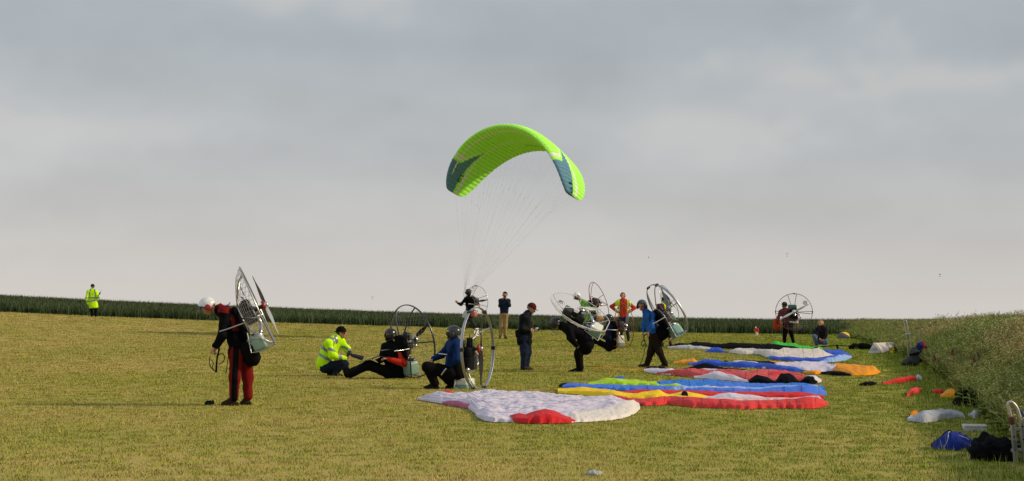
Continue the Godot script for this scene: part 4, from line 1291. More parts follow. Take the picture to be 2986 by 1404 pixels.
func frame_on_grass(at: Vector3) -> void:
	var t := thing("harness_gear", "dark harness and tubing lying behind the white and blue wing", "harness", at)
	part("tube_frame", MB.new().tube(curve([Vector3(-0.5, 0.06, 0), Vector3(0.0, 0.12, 0.1), Vector3(0.5, 0.13, 0.1), Vector3(1.0, 0.1, 0), Vector3(1.3, 0.17, -0.1)]), 0.016), mats.strap_black, t)
	part("leg", MB.new().tube(PackedVector3Array([Vector3(0.35, 0.0, 0.15), Vector3(0.3, 0.17, 0.1)]), 0.03), mats.strap_black, t)
	part("pale_tube", MB.new().tube(curve([Vector3(-0.55, 0.1, 0.1), Vector3(-0.3, 0.13, 0.1), Vector3(0.0, 0.15, 0.05)]), 0.012), mats.bright_metal, t)
	var b := MB.new().blob(Vector3(1.15, 0.08, 0.25), Basis(), Vector3(0.45, 0.13, 0.3), 0.8, 16, 26)
	for k in b.v.size(): b.v[k] += b.n[k] * fold.get_noise_3dv(b.v[k]) * 0.08
	b.smooth()
	part("seat", b, mats.harness_black, t)

func pale_stone(at: Vector3) -> void:
	var b := MB.new().blob(Vector3(0, 0.01, 0), Basis(), Vector3(0.075, 0.032, 0.06), 0.9, 16, 24)
	for k in b.v.size(): b.v[k] += b.n[k] * fold.get_noise_3dv(b.v[k] * 4.0) * 0.02
	b.smooth()
	var o := obj(numbered("stone"), b, mat("stone_pale", Color(0.36, 0.38, 0.4), 0.9))
	o.position = at
	tag(o, "pale grey stone lying in the grass at the bottom centre", "stone")

func far_glider(label: String, at: Vector3, w: float, turn: float) -> void:
	var t := thing("far_paraglider", label, "paraglider", at, "distant paragliders in the sky")
	t.rotation.y = turn
	var m := MB.new(); var w0 := w * 0.5
	for k in 17:
		var a := lerpf(-1.1, 1.1, k / 16.0)
		for q in 8:
			var e := TAU * q / 8
			m.v.append(Vector3(sin(a) * w0 * 1.12, cos(a) * w0 * 0.8 - w0 * 0.5 + sin(e) * w0 * 0.07, cos(e) * w0 * 0.28))
	m.grid(17, 8, 0, true); m.smooth()
	var dk := mat("far_dark", Color(0.12, 0.1, 0.12), 0.7)
	part("wing", m, dk, t)
	part("pilot", MB.new().blob(Vector3(0, -w0 * 1.3, 0), Basis(), Vector3(0.5, 0.8, 0.5)), dk, t)
	part("lines", MB.new().tube(PackedVector3Array([Vector3(-w0 * 0.7, 0, 0), Vector3(0, -w0 * 1.2, 0), Vector3(w0 * 0.7, 0, 0)]), 0.04, -1.0, 4), dk, t)

func seed_head_plant(k: int, at: Vector3, tall: float) -> void:
	var t := thing("seed_head_plant", ["rust brown seed head standing left of three others in the right crop", "lowest of the rust brown seed heads in the right crop", "rightmost rust brown seed head standing high in the right crop", "rust brown seed head between two others in the right crop", "purplish seed head alone nearer the trolley bag in the crop"][k], "plant", at, "seed heads in the tall crop")
	part("stem", MB.new().tube(curve([Vector3(0.05, 0, 0), Vector3(0.02, tall * 0.5, 0.02), Vector3(0, tall, 0)]), 0.007, 0.004, 6), mat("stem_green", Color(0.14, 0.13, 0.05), 0.8), t)
	var g := RandomNumberGenerator.new(); g.seed = 90 + k
	var m := MB.new()
	for q in 26:
		var h := g.randf(); var a := g.randf_range(0, TAU)
		m.blob(Vector3(cos(a) * 0.03 * (1.2 - h), tall - 0.05 + 0.12 * h, sin(a) * 0.03 * (1.2 - h)), Basis(), Vector3(0.014, 0.017, 0.014), 1.0, 5, 6)
	tag(part("seed_head", m, mat("seed_purple", Color(0.13, 0.06, 0.07), 0.8) if k == 4 else mat("seed_rust", Color(0.13, 0.07, 0.045), 0.8), t), "", "", "", "stuff")

# ------------------------------------------------------------------ the scene
func _ready() -> void:
	var cam := Camera3D.new()
	cam.name = "camera"
	cam.projection = Camera3D.PROJECTION_FRUSTUM
	cam.near = 0.5; cam.far = 6000.0
	cam.size = 2.0 * 0.5 * 702.0 / 5500.0
	cam.frustum_offset = Vector2(0, 0.5 * 168.0 / 5500.0)
	cam.position = Vector3(0, 1.75, 0)
	add_child(cam)
	cam.current = true
	var env := Environment.new()
	env.background_mode = Environment.BG_SKY
	env.tonemap_mode = Environment.TONE_MAPPER_LINEAR
	env.tonemap_exposure = 1.0
	env.sdfgi_enabled = true; env.ssao_enabled = true; env.ssil_enabled = true
	var sk := PanoramaSkyMaterial.new()
	sk.panorama = sky_texture()
	env.sky = Sky.new(); env.sky.sky_material = sk
	var we := WorldEnvironment.new()
	we.name = "world_environment"; we.environment = env
	add_child(we)
	var sun := DirectionalLight3D.new()
	sun.name = "sun"
	sun.light_energy = 1.15
	sun.light_color = Color(1.0, 0.91, 0.77)
	sun.light_angular_distance = 3.5
	sun.shadow_enabled = true
	add_child(sun)
	sun.look_at_from_position(Vector3(83, 47, 7), Vector3.ZERO)

	fold.seed = 2; fold.frequency = 5.0; fold.fractal_octaves = 2
	crease.seed = 9; crease.frequency = 2.6; crease.fractal_octaves = 2
	patchy.seed = 6; patchy.frequency = 0.11; patchy.fractal_octaves = 4

	for q in [[-10, 2.0], [10, 4.0], [19, 5.4], [25.6, 6.55], [34.7, 8.35], [47.6, 10.45], [61, 12.4], [74.6, 14.5], [95, 17.3], [120, 19.9]]:
		crop_line.add_point(Vector2((q[0] + 10.0) / 130.0, q[1] / 20.0), 0, 0, Curve.TANGENT_LINEAR, Curve.TANGENT_LINEAR)
	ground()
	wheat()
	tall_crop()
	grass()
	materials()
	furnish()

func materials() -> void:
	mat("black_plastic", Color(0.014, 0.014, 0.016), 0.4)
	mat("bright_metal", Color(0.6, 0.6, 0.61), 0.28, 1.0)
	mat("harness_black", Color(0.005, 0.005, 0.006), 0.75)
	mat("strap_black", Color(0.006, 0.006, 0.0075), 0.8)
	mat("skin_pale", Color(0.48, 0.25, 0.17), 0.55)

func furnish() -> void:
	var cloth_like := {"rim_enabled": true, "rim": 0.15}
	var suit_black := mat("suit_black", Color(0.006, 0.006, 0.0075), 0.75)
	var suit_charcoal := mat("suit_charcoal", Color(0.006, 0.0055, 0.0055), 0.85)
	var suit_red := mat("suit_red", Color(0.16, 0.012, 0.011), 0.8)
	var sleeve_red := mat("sleeve_red", Color(0.45, 0.03, 0.016), 0.75)
	var vest_black := mat("vest_black", Color(0.006, 0.006, 0.0075), 0.7)
	var jacket_blue := mat("jacket_blue", Color(0.02, 0.1, 0.36), 0.65)
	var jacket_midblue := mat("jacket_midblue", Color(0.007, 0.025, 0.1), 0.65)
	var jacket_darkblue := mat("jacket_darkblue", Color(0.008, 0.011, 0.03), 0.65)
	var jacket_green := mat("jacket_green", Color(0.13, 0.36, 0.02), 0.7)
	var jacket_red := mat("jacket_red", Color(0.46, 0.045, 0.03), 0.75)
	var jacket_maroon := mat("jacket_maroon", Color(0.17, 0.018, 0.028), 0.75)
	var jacket_rust := mat("jacket_rust", Color(0.14, 0.025, 0.03), 0.75)
	var jumper_navy := mat("jumper_navy", Color(0.014, 0.022, 0.05), 0.9)
	var jumper_black := mat("jumper_black", Color(0.014, 0.012, 0.018), 0.9)
	var waxed_navy := mat("waxed_navy", Color(0.006, 0.007, 0.01), 0.5, 0.0, {"metallic_specular": 0.14})
	var hivis := mat("hivis", Color(0.5, 0.88, 0.012), 0.6, 0.0, {"backlight": Color(0.25, 0.25, 0.25)})
	var hivis_vest := mat("hivis_vest", Color(0.55, 0.75, 0.03), 0.6)
	var reflective := mat("reflective", Color(0.22, 0.23, 0.24), 0.4, 0.3)
	var denim_dark := mat("denim_dark", Color(0.012, 0.018, 0.035), 0.85)
	var jeans_navy := mat("jeans_navy", Color(0.018, 0.024, 0.05), 0.85)
	var jeans_blue := mat("jeans_blue", Color(0.1, 0.15, 0.24), 0.85)
	var khaki := mat("khaki", Color(0.3, 0.21, 0.1), 0.85)
	var trousers_slate := mat("trousers_slate", Color(0.04, 0.042, 0.055), 0.85)
	var trousers_black := mat("trousers_black", Color(0.006, 0.006, 0.0075), 0.85)
	var trousers_brown := mat("trousers_brown", Color(0.02, 0.014, 0.011), 0.85)
	var trousers_white := mat("trousers_white", Color(0.7, 0.6, 0.52), 0.85)
	var shorts_black := mat("shorts_black", Color(0.018, 0.018, 0.022), 0.85)
	var boot_brown := mat("boot_brown", Color(0.035, 0.024, 0.017), 0.7)
	var boot_black := mat("boot_black", Color(0.012, 0.012, 0.012), 0.6)
	var shoe_brown := mat("shoe_brown", Color(0.06, 0.04, 0.028), 0.7)
	var helmet_white := mat("helmet_white", Color(0.72, 0.73, 0.76), 0.3)
	var helmet_blue := mat("helmet_blue", Color(0.02, 0.07, 0.36), 0.35)
	var helmet_black := mat("helmet_black", Color(0.014, 0.016, 0.018), 0.25)
	var helmet_grey := mat("helmet_grey", Color(0.035, 0.04, 0.045), 0.3)
	var helmet_knit := mat("helmet_knit", Color(0.06, 0.085, 0.11), 0.6)
	var cup_red := mat("cup_red", Color(0.3, 0.02, 0.025), 0.45)
	var cap_black := mat("cap_black", Color(0.006, 0.006, 0.0075), 0.75)
	var cap_navy := mat("cap_navy", Color(0.02, 0.03, 0.07), 0.7)
	var cap_maroon := mat("cap_maroon", Color(0.075, 0.016, 0.016), 0.75)
	var hair_grey := mat("hair_grey", Color(0.2, 0.18, 0.17), 0.7)
	var hair_dark := mat("hair_dark", Color(0.018, 0.012, 0.01), 0.65)
	var hair_sandy := mat("hair_sandy", Color(0.17, 0.09, 0.045), 0.65)
	var hair_blond := mat("hair_blond", Color(0.38, 0.22, 0.1), 0.6)
	var alloy := mat("alloy_tube", Color(0.45, 0.45, 0.47), 0.3, 1.0)
	var alloy_matt := mat("alloy_matt", Color(0.36, 0.37, 0.39), 0.42, 0.9)
	var white_tube := mat("white_tube", Color(0.55, 0.55, 0.56), 0.4)
	var red_tube := mat("red_tube", Color(0.22, 0.03, 0.018), 0.35)
	var darkred_tube := mat("darkred_tube", Color(0.13, 0.014, 0.014), 0.35)
	var carbon_tube := mat("carbon_tube", Color(0.018, 0.02, 0.03), 0.3)
	var steel_dark := mat("steel_dark", Color(0.16, 0.16, 0.17), 0.35, 0.9)
	var carbon := mat("carbon_blade", Color(0.012, 0.012, 0.014), 0.35)
	var prop_grey := mat("prop_grey", Color(0.3, 0.33, 0.36), 0.35)
	var prop_white := mat("prop_white", Color(0.68, 0.7, 0.72), 0.35)
	var prop_blue := mat("prop_blue", Color(0.25, 0.36, 0.45), 0.35)
	var pulley_red := mat("pulley_red", Color(0.32, 0.02, 0.015), 0.35)
	var tank_white := mat("tank_white", Color(0.58, 0.62, 0.55), 0.45, 0.0, {"backlight": Color(0.3, 0.3, 0.3)})
	var tank_grey := mat("tank_grey", Color(0.2, 0.24, 0.22), 0.5)
	var tank_pink := mat("tank_pink", Color(0.6, 0.3, 0.25), 0.5, 0.0, {"backlight": Color(0.4, 0.4, 0.4)})
	var fuel_pink := mat("fuel_pink", Color(0.5, 0.12, 0.08), 0.5, 0.0, {"backlight": Color(0.4, 0.4, 0.4)})
	var fuel_amber := mat("fuel_amber", Color(0.38, 0.16, 0.04), 0.5)
	var fuel_aqua := mat("fuel_aqua", Color(0.2, 0.38, 0.36), 0.45, 0.0, {"backlight": Color(0.4, 0.4, 0.4)})
	var box_green := mat("box_green", Color(0.06, 0.14, 0.12), 0.5)
	var seat_orange := mat("seat_orange", Color(0.36, 0.05, 0.02), 0.65)
	var strap_dark := mat("strap_dark", Color(0.014, 0.014, 0.018), 0.75)
	var net_white := mat("net_white", Color(0.6, 0.6, 0.6), 0.7)
	var harness_black_cloth := mat("harness_black_cloth", Color(0.008, 0.008, 0.01), 0.8)
	var nylon_white := nylon("white", Color(0.58, 0.54, 0.65))
	var nylon_cream := nylon("cream", Color(0.68, 0.63, 0.58))
	var nylon_ivory := nylon("ivory", Color(0.6, 0.54, 0.5))
	var nylon_red := nylon("red", Color(0.55, 0.022, 0.025))
	var nylon_coral := nylon("coral", Color(0.6, 0.045, 0.045))
	var nylon_rose := nylon("rose", Color(0.55, 0.075, 0.075))
	var nylon_pink := nylon("pink", Color(0.42, 0.12, 0.22))
	var nylon_palepink := nylon("palepink", Color(0.62, 0.4, 0.42))
	var nylon_yellow := nylon("yellow", Color(0.82, 0.55, 0.006))
	var nylon_blue := nylon("blue", Color(0.06, 0.17, 0.66))
	var nylon_skyblue := nylon("skyblue", Color(0.03, 0.17, 0.62))
	var nylon_deepblue := nylon("deepblue", Color(0.03, 0.09, 0.5))
	var nylon_paleblue := nylon("paleblue", Color(0.25, 0.38, 0.72))
	var nylon_lime := nylon("lime", Color(0.38, 0.62, 0.01))
	var nylon_green := nylon("green", Color(0.04, 0.42, 0.03))
	var nylon_orange := nylon("orange", Color(0.72, 0.27, 0.008))
	var nylon_black := nylon("black", Color(0.013, 0.013, 0.017))
	var nylon_grey := nylon("grey", Color(0.4, 0.4, 0.42))
	var nylon_silver := nylon("silver", Color(0.36, 0.38, 0.43))
	var pilot = person("person in red and black suit and white helmet, bent over looking down at lines", Vector3(-4.445, 0.01, -30.541), {hd = Vector3(-0.48, 1.59, 0), nk = Vector3(-0.286, 1.547, 0), ch = Vector3(-0.118, 1.374, 0), pe = Vector3(0.022, 0.911, 0), look = Vector3(-0.62, -0.78, 0.05), top = Vector3(-0.78, 0.62, 0), sn = Vector3(-0.187, 1.514, 0.19), en = Vector3(-0.215, 1.148, 0.24), wn = Vector3(-0.345, 0.965, 0.2), hn = Vector3(-0.45, 0.821, 0.18), sf = Vector3(-0.215, 1.514, -0.19), ef = Vector3(-0.258, 1.159, -0.24), wf = Vector3(-0.373, 0.943, -0.2), hf = Vector3(-0.467, 0.803, -0.18), palmn = Vector3(0.6, -0.5, -0.3), palmf = Vector3(0.6, -0.5, 0.3), thumbn = Vector3(-1, 0.3, -0.5), thumbf = Vector3(-1, 0.3, 0.5), pn = Vector3(-0.011, 0.857, 0.09), kn = Vector3(-0.028, 0.47, 0.12), an = Vector3(-0.043, 0.125, 0.1), tn = Vector3(-0.215, 0.024, 0.1), pf = Vector3(0.086, 0.857, -0.09), kf = Vector3(0.144, 0.47, -0.12), af = Vector3(0.151, 0.125, -0.1), tf = Vector3(0.054, 0.022, -0.1)}, {jacket = suit_black, trousers = suit_red, boots = boot_brown, helmet = helmet_white, cover = "helmet", stripes = [[Vector3(0, 0.02, 0.05), Vector3(0, -0.55, 1), 0.03, helmet_blue]], cup = cup_red, loose = 1.12, bulk = 1.05, curl = 1.1}, 1.0)
	patch_on(pilot, "red_shoulder_panel", slab(Vector3(-0.183, 1.579, 0), Vector3(0.15, 1, 0), 0.075) + slab(Vector3(-0.205, 1.536, 0), Vector3(1, 0, 0), 0.09), suit_red)
	patch_on(pilot, "red_back_panel", slab(Vector3(0, 1.385, 0), Vector3(1, 0.1, 0), 0.075) + slab(Vector3(0, 1.353, 0), Vector3(0, 1, 0), 0.14), suit_red)
	for piece in islands(clipped(pilot.get_meta("legs_mesh"), slab(Vector3(0, 0.825, 0), Vector3(Vector3(0, 0.825, 0).y - Vector3(-0.032, 0.157, 0).y, Vector3(-0.032, 0.157, 0).x - Vector3(0, 0.825, 0).x, 0), 0.045) + [beyond(Vector3(0, 0, 0.03), Vector3(0, 0, 1))], 0.006)): part("thigh_stripe", piece, suit_black, pilot.get_node("trousers"))
	part("collar", MB.new().lathe(Vector3(-0.286, 1.557, 0), facing(Vector3(0, 0.2, 1), Vector3(-0.75, 0.66, 0)), [[0.1, -0.06], [0.088, 0.0], [0.085, 0.06], [0.078, 0.06], [0.075, -0.03]]), suit_red, pilot)
	paramotor("aluminium framed paramotor on the back of the bending pilot in red and black", Vector3(-4.445, 0.01, -30.541), Vector3(0.338, 1.579, 0), Vector3(0.9, 0.42, -0.101), Vector3(-0.416, 0.905, 0.06), {R = 0.73, flat = 0.5, hoop = alloy, tube = 0.0115, spars = [-35.0, 35.0, 100.0, 260.0, 150.0, 210.0], fwd = 0.3, prop = 38.0, blade = 0.62, blades = [carbon, prop_grey], hub = 0.12, pulley_mat = pulley_red, box_s = 0.14, box_u = 0.0, box_r = Vector3(0.12, 0.2, 0.1), tank_u = -0.5, tank_n = -0.26, tank_r = Vector3(0.2, 0.13, 0.14), level = 0.55, disc = Vector2(0.2, 0.36), disc_n = -0.13, digits = "", cord = 0.0024, seat_at = Vector3(0.194, 0.857, 0), seat_r = Vector3(0.24, 0.23, 0.15), arm = alloy, straps = [[Vector3(-0.108, 1.665, 0.12), Vector3(-0.183, 1.514, 0.26), Vector3(-0.097, 1.256, 0.22), Vector3(-0.011, 1.062, 0.2)], [Vector3(0.054, 1.428, 0.2), Vector3(-0.011, 1.17, 0.24), Vector3(-0.086, 1.116, 0.24)], [Vector3(0.054, 0.976, 0.22), Vector3(-0.097, 0.954, 0.2), Vector3(-0.129, 0.782, 0.16), Vector3(-0.157, 0.588, 0.16), Vector3(-0.172, 0.513, 0.16)], [Vector3(-0.291, 0.943, 0.1), Vector3(-0.312, 0.803, 0.1), Vector3(-0.323, 0.545, 0.1)]]})
	var toggle = thing("brake_handles", "black brake handles and looped risers hanging from the hands of the red suited pilot", "handles", Vector3(-4.445, 0.01, -30.541))
	part("loop", MB.new().tube(curve([Vector3(-0.312, 0.803, 0.1), Vector3(-0.248, 0.842, 0.1), Vector3(-0.194, 0.793, 0.11), Vector3(-0.226, 0.707, 0.1), Vector3(-0.295, 0.67, 0.1)]), 0.008), strap_dark, toggle)
	part("loop", MB.new().tube(curve([Vector3(-0.442, 0.782, 0.05), Vector3(-0.45, 0.674, 0.06), Vector3(-0.394, 0.588, 0.08), Vector3(-0.334, 0.545, 0.1)]), 0.007), strap_dark, toggle)
	part("riser", MB.new().tube(curve([Vector3(-0.278, 0.928, 0.1), Vector3(-0.312, 0.803, 0.1), Vector3(-0.33, 0.674, 0.1), Vector3(-0.338, 0.538, 0.1)]), 0.014), strap_dark, toggle)
	part("line_bundle", MB.new().tube(curve([Vector3(-0.431, 0.739, 0), Vector3(-0.394, 0.685, 0), Vector3(-0.409, 0.631, 0.02), Vector3(-0.377, 0.566, 0.04)]), 0.006), strap_dark, toggle)
	var marshal = person("person in yellow high visibility jacket and backwards black cap, crouching with camera", Vector3(-4.072, 0.003, -42.208), {hd = Vector3(0.251, 0.961, 0), nk = Vector3(0.143, 0.847, 0), ch = Vector3(0.011, 0.67, 0), pe = Vector3(-0.125, 0.26, 0), look = Vector3(1, -0.05, 0.12), top = Vector3(0.05, 1, 0), sn = Vector3(-0.017, 0.739, 0.2), en = Vector3(0.08, 0.471, 0.3), wn = Vector3(0.359, 0.403, 0.2), hn = Vector3(0.49, 0.403, 0.1), sf = Vector3(0.217, 0.773, -0.1), ef = Vector3(0.359, 0.602, -0.12), wf = Vector3(0.433, 0.465, -0.1), hf = Vector3(0.53, 0.437, -0.06), palmn = Vector3(0.2, 1, -0.3), palmf = Vector3(0.2, 1, 0.3), pn = Vector3(-0.114, 0.192, 0.12), kn = Vector3(0.308, 0.306, 0.22), an = Vector3(0.114, 0.06, 0.15), tn = Vector3(0.262, 0.007, 0.16), pf = Vector3(-0.103, 0.192, -0.1), kf = Vector3(0.319, 0.26, -0.12), af = Vector3(-0.023, 0.055, -0.1), tf = Vector3(0.057, 0.005, -0.1)}, {jacket = hivis, trousers = denim_dark, boots = boot_black, helmet = cap_black, cover = "cap", backwards = true, glasses = true, bulk = 1.22, hem = 0.03, waist = 0.13, wrinkle = 0.018, curl = 1.0}, 1.0)
	patch_on(marshal, "reflective_band", slab(Vector3(-0.137, 0.636, 0), Vector3(0.5, 1.0, 0.05), 0.032) + [Plane(Vector3(1, 0, 0), Vector3(-0.023, 1.286, 0).x)], reflective)
	patch_on(marshal, "reflective_band", slab(Vector3(-0.137, 0.454, 0), Vector3(0.5, 1.0, 0.05), 0.032) + [Plane(Vector3(1, 0, 0), Vector3(0.057, 1.286, 0).x)], reflective)
	patch_on(marshal, "sleeve_band", slab(Vector3(0.034, 0.574, 0), Vector3(0.25, 1.0, -0.1), 0.03) + [beyond(Vector3(-0.023, 1.286, 0), Vector3(1, 0, 0)), beyond(Vector3(-0.479, 1.286, 0.14), Vector3(0, 0, 1))], reflective)
	patch_on(marshal, "sleeve_band", slab(Vector3(0.251, 0.437, 0), Vector3(1.0, 0.25, 0), 0.03) + [beyond(Vector3(-0.479, 1.286, 0.1), Vector3(0, 0, 1)), beyond(Vector3(-0.479, 0.374, 0), Vector3(0, 1, 0))], reflective)
	patch_on(marshal, "shoulder_band", slab(Vector3(-0.046, 1.286, 0.12), Vector3(0, 0.15, 1), 0.025) + [beyond(Vector3(-0.479, 0.716, 0), Vector3(0.4, 1, 0)), Plane(Vector3(1, 0, 0), Vector3(0.205, 1.286, 0).x)], reflective)
	patch_on(marshal, "sleeve_band", slab(Vector3(0.308, 0.648, 0), Vector3(0.5, 1.0, 0), 0.028) + [Plane(Vector3(0, 0, 1), -0.02), beyond(Vector3(0.217, 1.286, 0), Vector3(1, 0, 0))], reflective)
	camera_and_lens(Vector3(-4.072, 0.003, -42.208), Vector3(0.422, 0.488, 0), Vector3(1, -0.28, 0.12))
	var sitter = person("person in black with a red sleeve and black helmet, sitting writing on the grass", Vector3(-2.409, -0.001, -40.966), {hd = Vector3(-0.235, 0.928, 0), nk = Vector3(-0.223, 0.751, 0), ch = Vector3(-0.215, 0.566, 0), pe = Vector3(-0.215, 0.166, 0), look = Vector3(-0.75, -0.2, 0.62), top = Vector3(-0.08, 0.99, 0.1), sn = Vector3(-0.023, 0.681, 0.12), en = Vector3(0.062, 0.343, 0.26), wn = Vector3(-0.277, 0.443, 0.36), hn = Vector3(-0.431, 0.466, 0.33), sf = Vector3(-0.361, 0.689, -0.06), ef = Vector3(-0.454, 0.412, 0.02), wf = Vector3(-0.5, 0.428, 0.16), hf = Vector3(-0.561, 0.458, 0.2), palmn = Vector3(-0.2, -1, 0), palmf = Vector3(0, -1, 0), pn = Vector3(-0.238, 0.12, 0.1), kn = Vector3(-0.669, 0.312, 0.22), an = Vector3(-1.1, 0.097, 0.22), tn = Vector3(-1.154, 0.235, 0.22), pf = Vector3(-0.254, 0.135, -0.08), kf = Vector3(-0.723, 0.289, 0.02), af = Vector3(-1.192, 0.097, 0.02), tf = Vector3(-1.246, 0.228, 0.02)}, {jacket = vest_black, trousers = suit_black, boots = boot_black, helmet = helmet_black, cover = "helmet", open = 0.5, chin = true, visor = 0.05, mic = true, curl = 1.0, loose = 1.2}, 1.0)
	patch_on(sitter, "red_sleeve", [beyond(Vector3(-0.103, 1.751, 0), Vector3(1, 0.12, 0.1)), beyond(Vector3(-0.592, 0.689, 0.02), Vector3(0.1, -0.1, 1))], sleeve_red)
	patch_on(sitter, "red_sleeve", [beyond(Vector3(-0.592, 0.52, 0), Vector3(0.1, -1, 0)), beyond(Vector3(-0.592, 1.751, 0.2), Vector3(0, 0, 1))], sleeve_red)
	paramotor("black framed paramotor behind the pilot seated on the grass", Vector3(-2.409, -0.001, -40.966), Vector3(0.246, 0.828, 0), Vector3(0.765, 0.2, -0.616), Vector3(-0.153, 0.975, 0.129), {R = 0.79, hoop = carbon_tube, tube = 0.012, wide = 0.024, spar = carbon_tube, spar_tube = 0.016, spars = [-22.0, 30.0, 90.0, 270.0], fwd = 0.26, prop = 118.0, blade = 0.6, blades = [carbon, carbon], hub = 0.1, hub_u = 0.06, net = true, box_s = 0.1, box_u = -0.12, box_r = Vector3(0.12, 0.17, 0.1), tank_s = 0.0, tank_u = -0.56, tank_n = -0.22, tank_r = Vector3(0.23, 0.15, 0.14), level = 0.9, exhaust = steel_dark, seat_at = Vector3(-0.085, 0.151, 0), seat_r = Vector3(0.2, 0.18, 0.16)})
	clipboard(Vector3(-2.409, -0.001, -40.966), Vector3(-0.685, 0.428, 0.22), 0.42)
	var squatter = person("person in blue jacket and dark helmet squatting before a silver hooped paramotor", Vector3(-1.375, 0.002, -36.309), {hd = Vector3(0.243, 1.056, 0), nk = Vector3(0.277, 0.916, 0), ch = Vector3(0.265, 0.783, 0), pe = Vector3(0.191, 0.356, 0), look = Vector3(-0.95, -0.12, -0.2), top = Vector3(-0.08, 0.99, 0), sn = Vector3(0.295, 0.842, 0.17), en = Vector3(0.331, 0.57, 0.28), wn = Vector3(0.258, 0.504, 0.2), hn = Vector3(0.214, 0.518, 0.12), sf = Vector3(0.191, 0.857, -0.2), ef = Vector3(0.015, 0.651, -0.26), wf = Vector3(-0.155, 0.57, -0.2), hf = Vector3(-0.25, 0.518, -0.16), palmn = Vector3(0, -1, 0), palmf = Vector3(0, -1, 0), pn = Vector3(0.177, 0.312, 0.1), kn = Vector3(-0.25, 0.43, 0.24), an = Vector3(-0.096, 0.099, 0.16), tn = Vector3(-0.287, 0.021, 0.2), pf = Vector3(0.191, 0.312, -0.1), kf = Vector3(-0.074, 0.386, -0.22), af = Vector3(0.214, 0.091, -0.1), tf = Vector3(0.125, 0.018, -0.12)}, {jacket = jacket_midblue, trousers = suit_black, boots = boot_black, helmet = helmet_grey, cover = "helmet", open = 0.35, visor = 0.06, chin = true, sleeve = 0.97, loose = 1.22, bulk = 1.08}, 1.0)
	paramotor("silver wide hooped paramotor carrying number seventy three on the squatting pilot in blue", Vector3(-1.375, 0.002, -36.309), Vector3(0.714, 0.769, 0), Vector3(0.929, 0.02, 0.365), Vector3(0, 1, 0), {R = 0.80, hoop = alloy_matt, tube = 0.011, wide = 0.03, spar = alloy_matt, spar_tube = 0.016, spars = [-20.0, 60.0, 180.0], clips = [-28.0, 28.0, 90.0, 270.0, 200.0, 160.0], fwd = 0.3, prop = 3.0, blade = 0.68, blades = [carbon, carbon], hub = 0.07, hub_s = 0.0, pulley_mat = pulley_red, box_s = 0.05, box_u = -0.25, box_r = Vector3(0.13, 0.16, 0.12), tank_s = 0.02, tank_u = -0.68, tank_n = -0.3, tank_r = Vector3(0.22, 0.12, 0.15), tank_mat = tank_white, level = 0.0, disc = Vector2(0.28, 0.32), disc_n = -0.12, disc_turn = -32.0, digits = "73", seat_at = Vector3(0.309, 0.386, 0), seat_r = Vector3(0.2, 0.22, 0.16), mesh = 0.2, net = false, straps = [[Vector3(0.103, 0.754, 0.2), Vector3(0.162, 0.68, 0.26), Vector3(0.228, 0.629, 0.25)], [Vector3(0.309, 0.886, 0.2), Vector3(0.221, 0.828, 0.27), Vector3(0.162, 0.651, 0.24), Vector3(0.147, 0.474, 0.22)]]})
	part("carabiner", MB.new().tube(curve([Vector3(0.121, 0.403, 0.3), Vector3(0.074, 0.349, 0.31), Vector3(0.022, 0.275, 0.3)]), 0.014), alloy, squatter)
	person("person in a dark waxed jacket and maroon cap standing in profile holding a silver camera", Vector3(0.323, -0.013, -46.082), {hd = Vector3(0.151, 1.494, 0), nk = Vector3(0.056, 1.378, 0), ch = Vector3(0, 1.228, 0), pe = Vector3(-0.015, 0.855, 0), look = Vector3(0.9, -0.42, 0.1), top = Vector3(0.4, 0.9, 0), sn = Vector3(-0.042, 1.28, 0.19), en = Vector3(-0.093, 1, 0.24), wn = Vector3(0.104, 0.959, 0.16), hn = Vector3(0.228, 0.955, 0.1), sf = Vector3(0.031, 1.291, -0.19), ef = Vector3(0.021, 1.021, -0.26), wf = Vector3(0.156, 0.969, -0.14), hf = Vector3(0.249, 0.963, -0.06), palmn = Vector3(0, 0.2, -1), palmf = Vector3(0, 0.2, 1), pn = Vector3(-0.042, 0.813, 0.09), kn = Vector3(-0.021, 0.43, 0.12), an = Vector3(-0.048, 0.071, 0.1), tn = Vector3(0.135, 0.015, 0.1), pf = Vector3(0.031, 0.813, -0.09), kf = Vector3(0.068, 0.43, -0.12), af = Vector3(0.021, 0.071, -0.1), tf = Vector3(0.166, 0.012, -0.1)}, {jacket = waxed_navy, trousers = jeans_navy, boots = shoe_brown, helmet = cap_maroon, cover = "cap", hair = hair_grey, glasses_thin = true, bulk = 1.12, hem = 0.02, skirt = 0.14, waist = 0.25, loose = 1.12, skin = "skin_pale", wrinkle = 0.014}, 1.0)
	compact_camera(Vector3(0.323, -0.013, -46.082), Vector3(0.284, 0.994, 0.02))
	shoulder_bag(Vector3(0.323, -0.013, -46.082), Vector3(-0.16, 0.896, 0.1), [Vector3(-0.114, 0.938, 0.2), Vector3(-0.073, 1.187, 0.24), Vector3(0.042, 1.374, 0.12)])
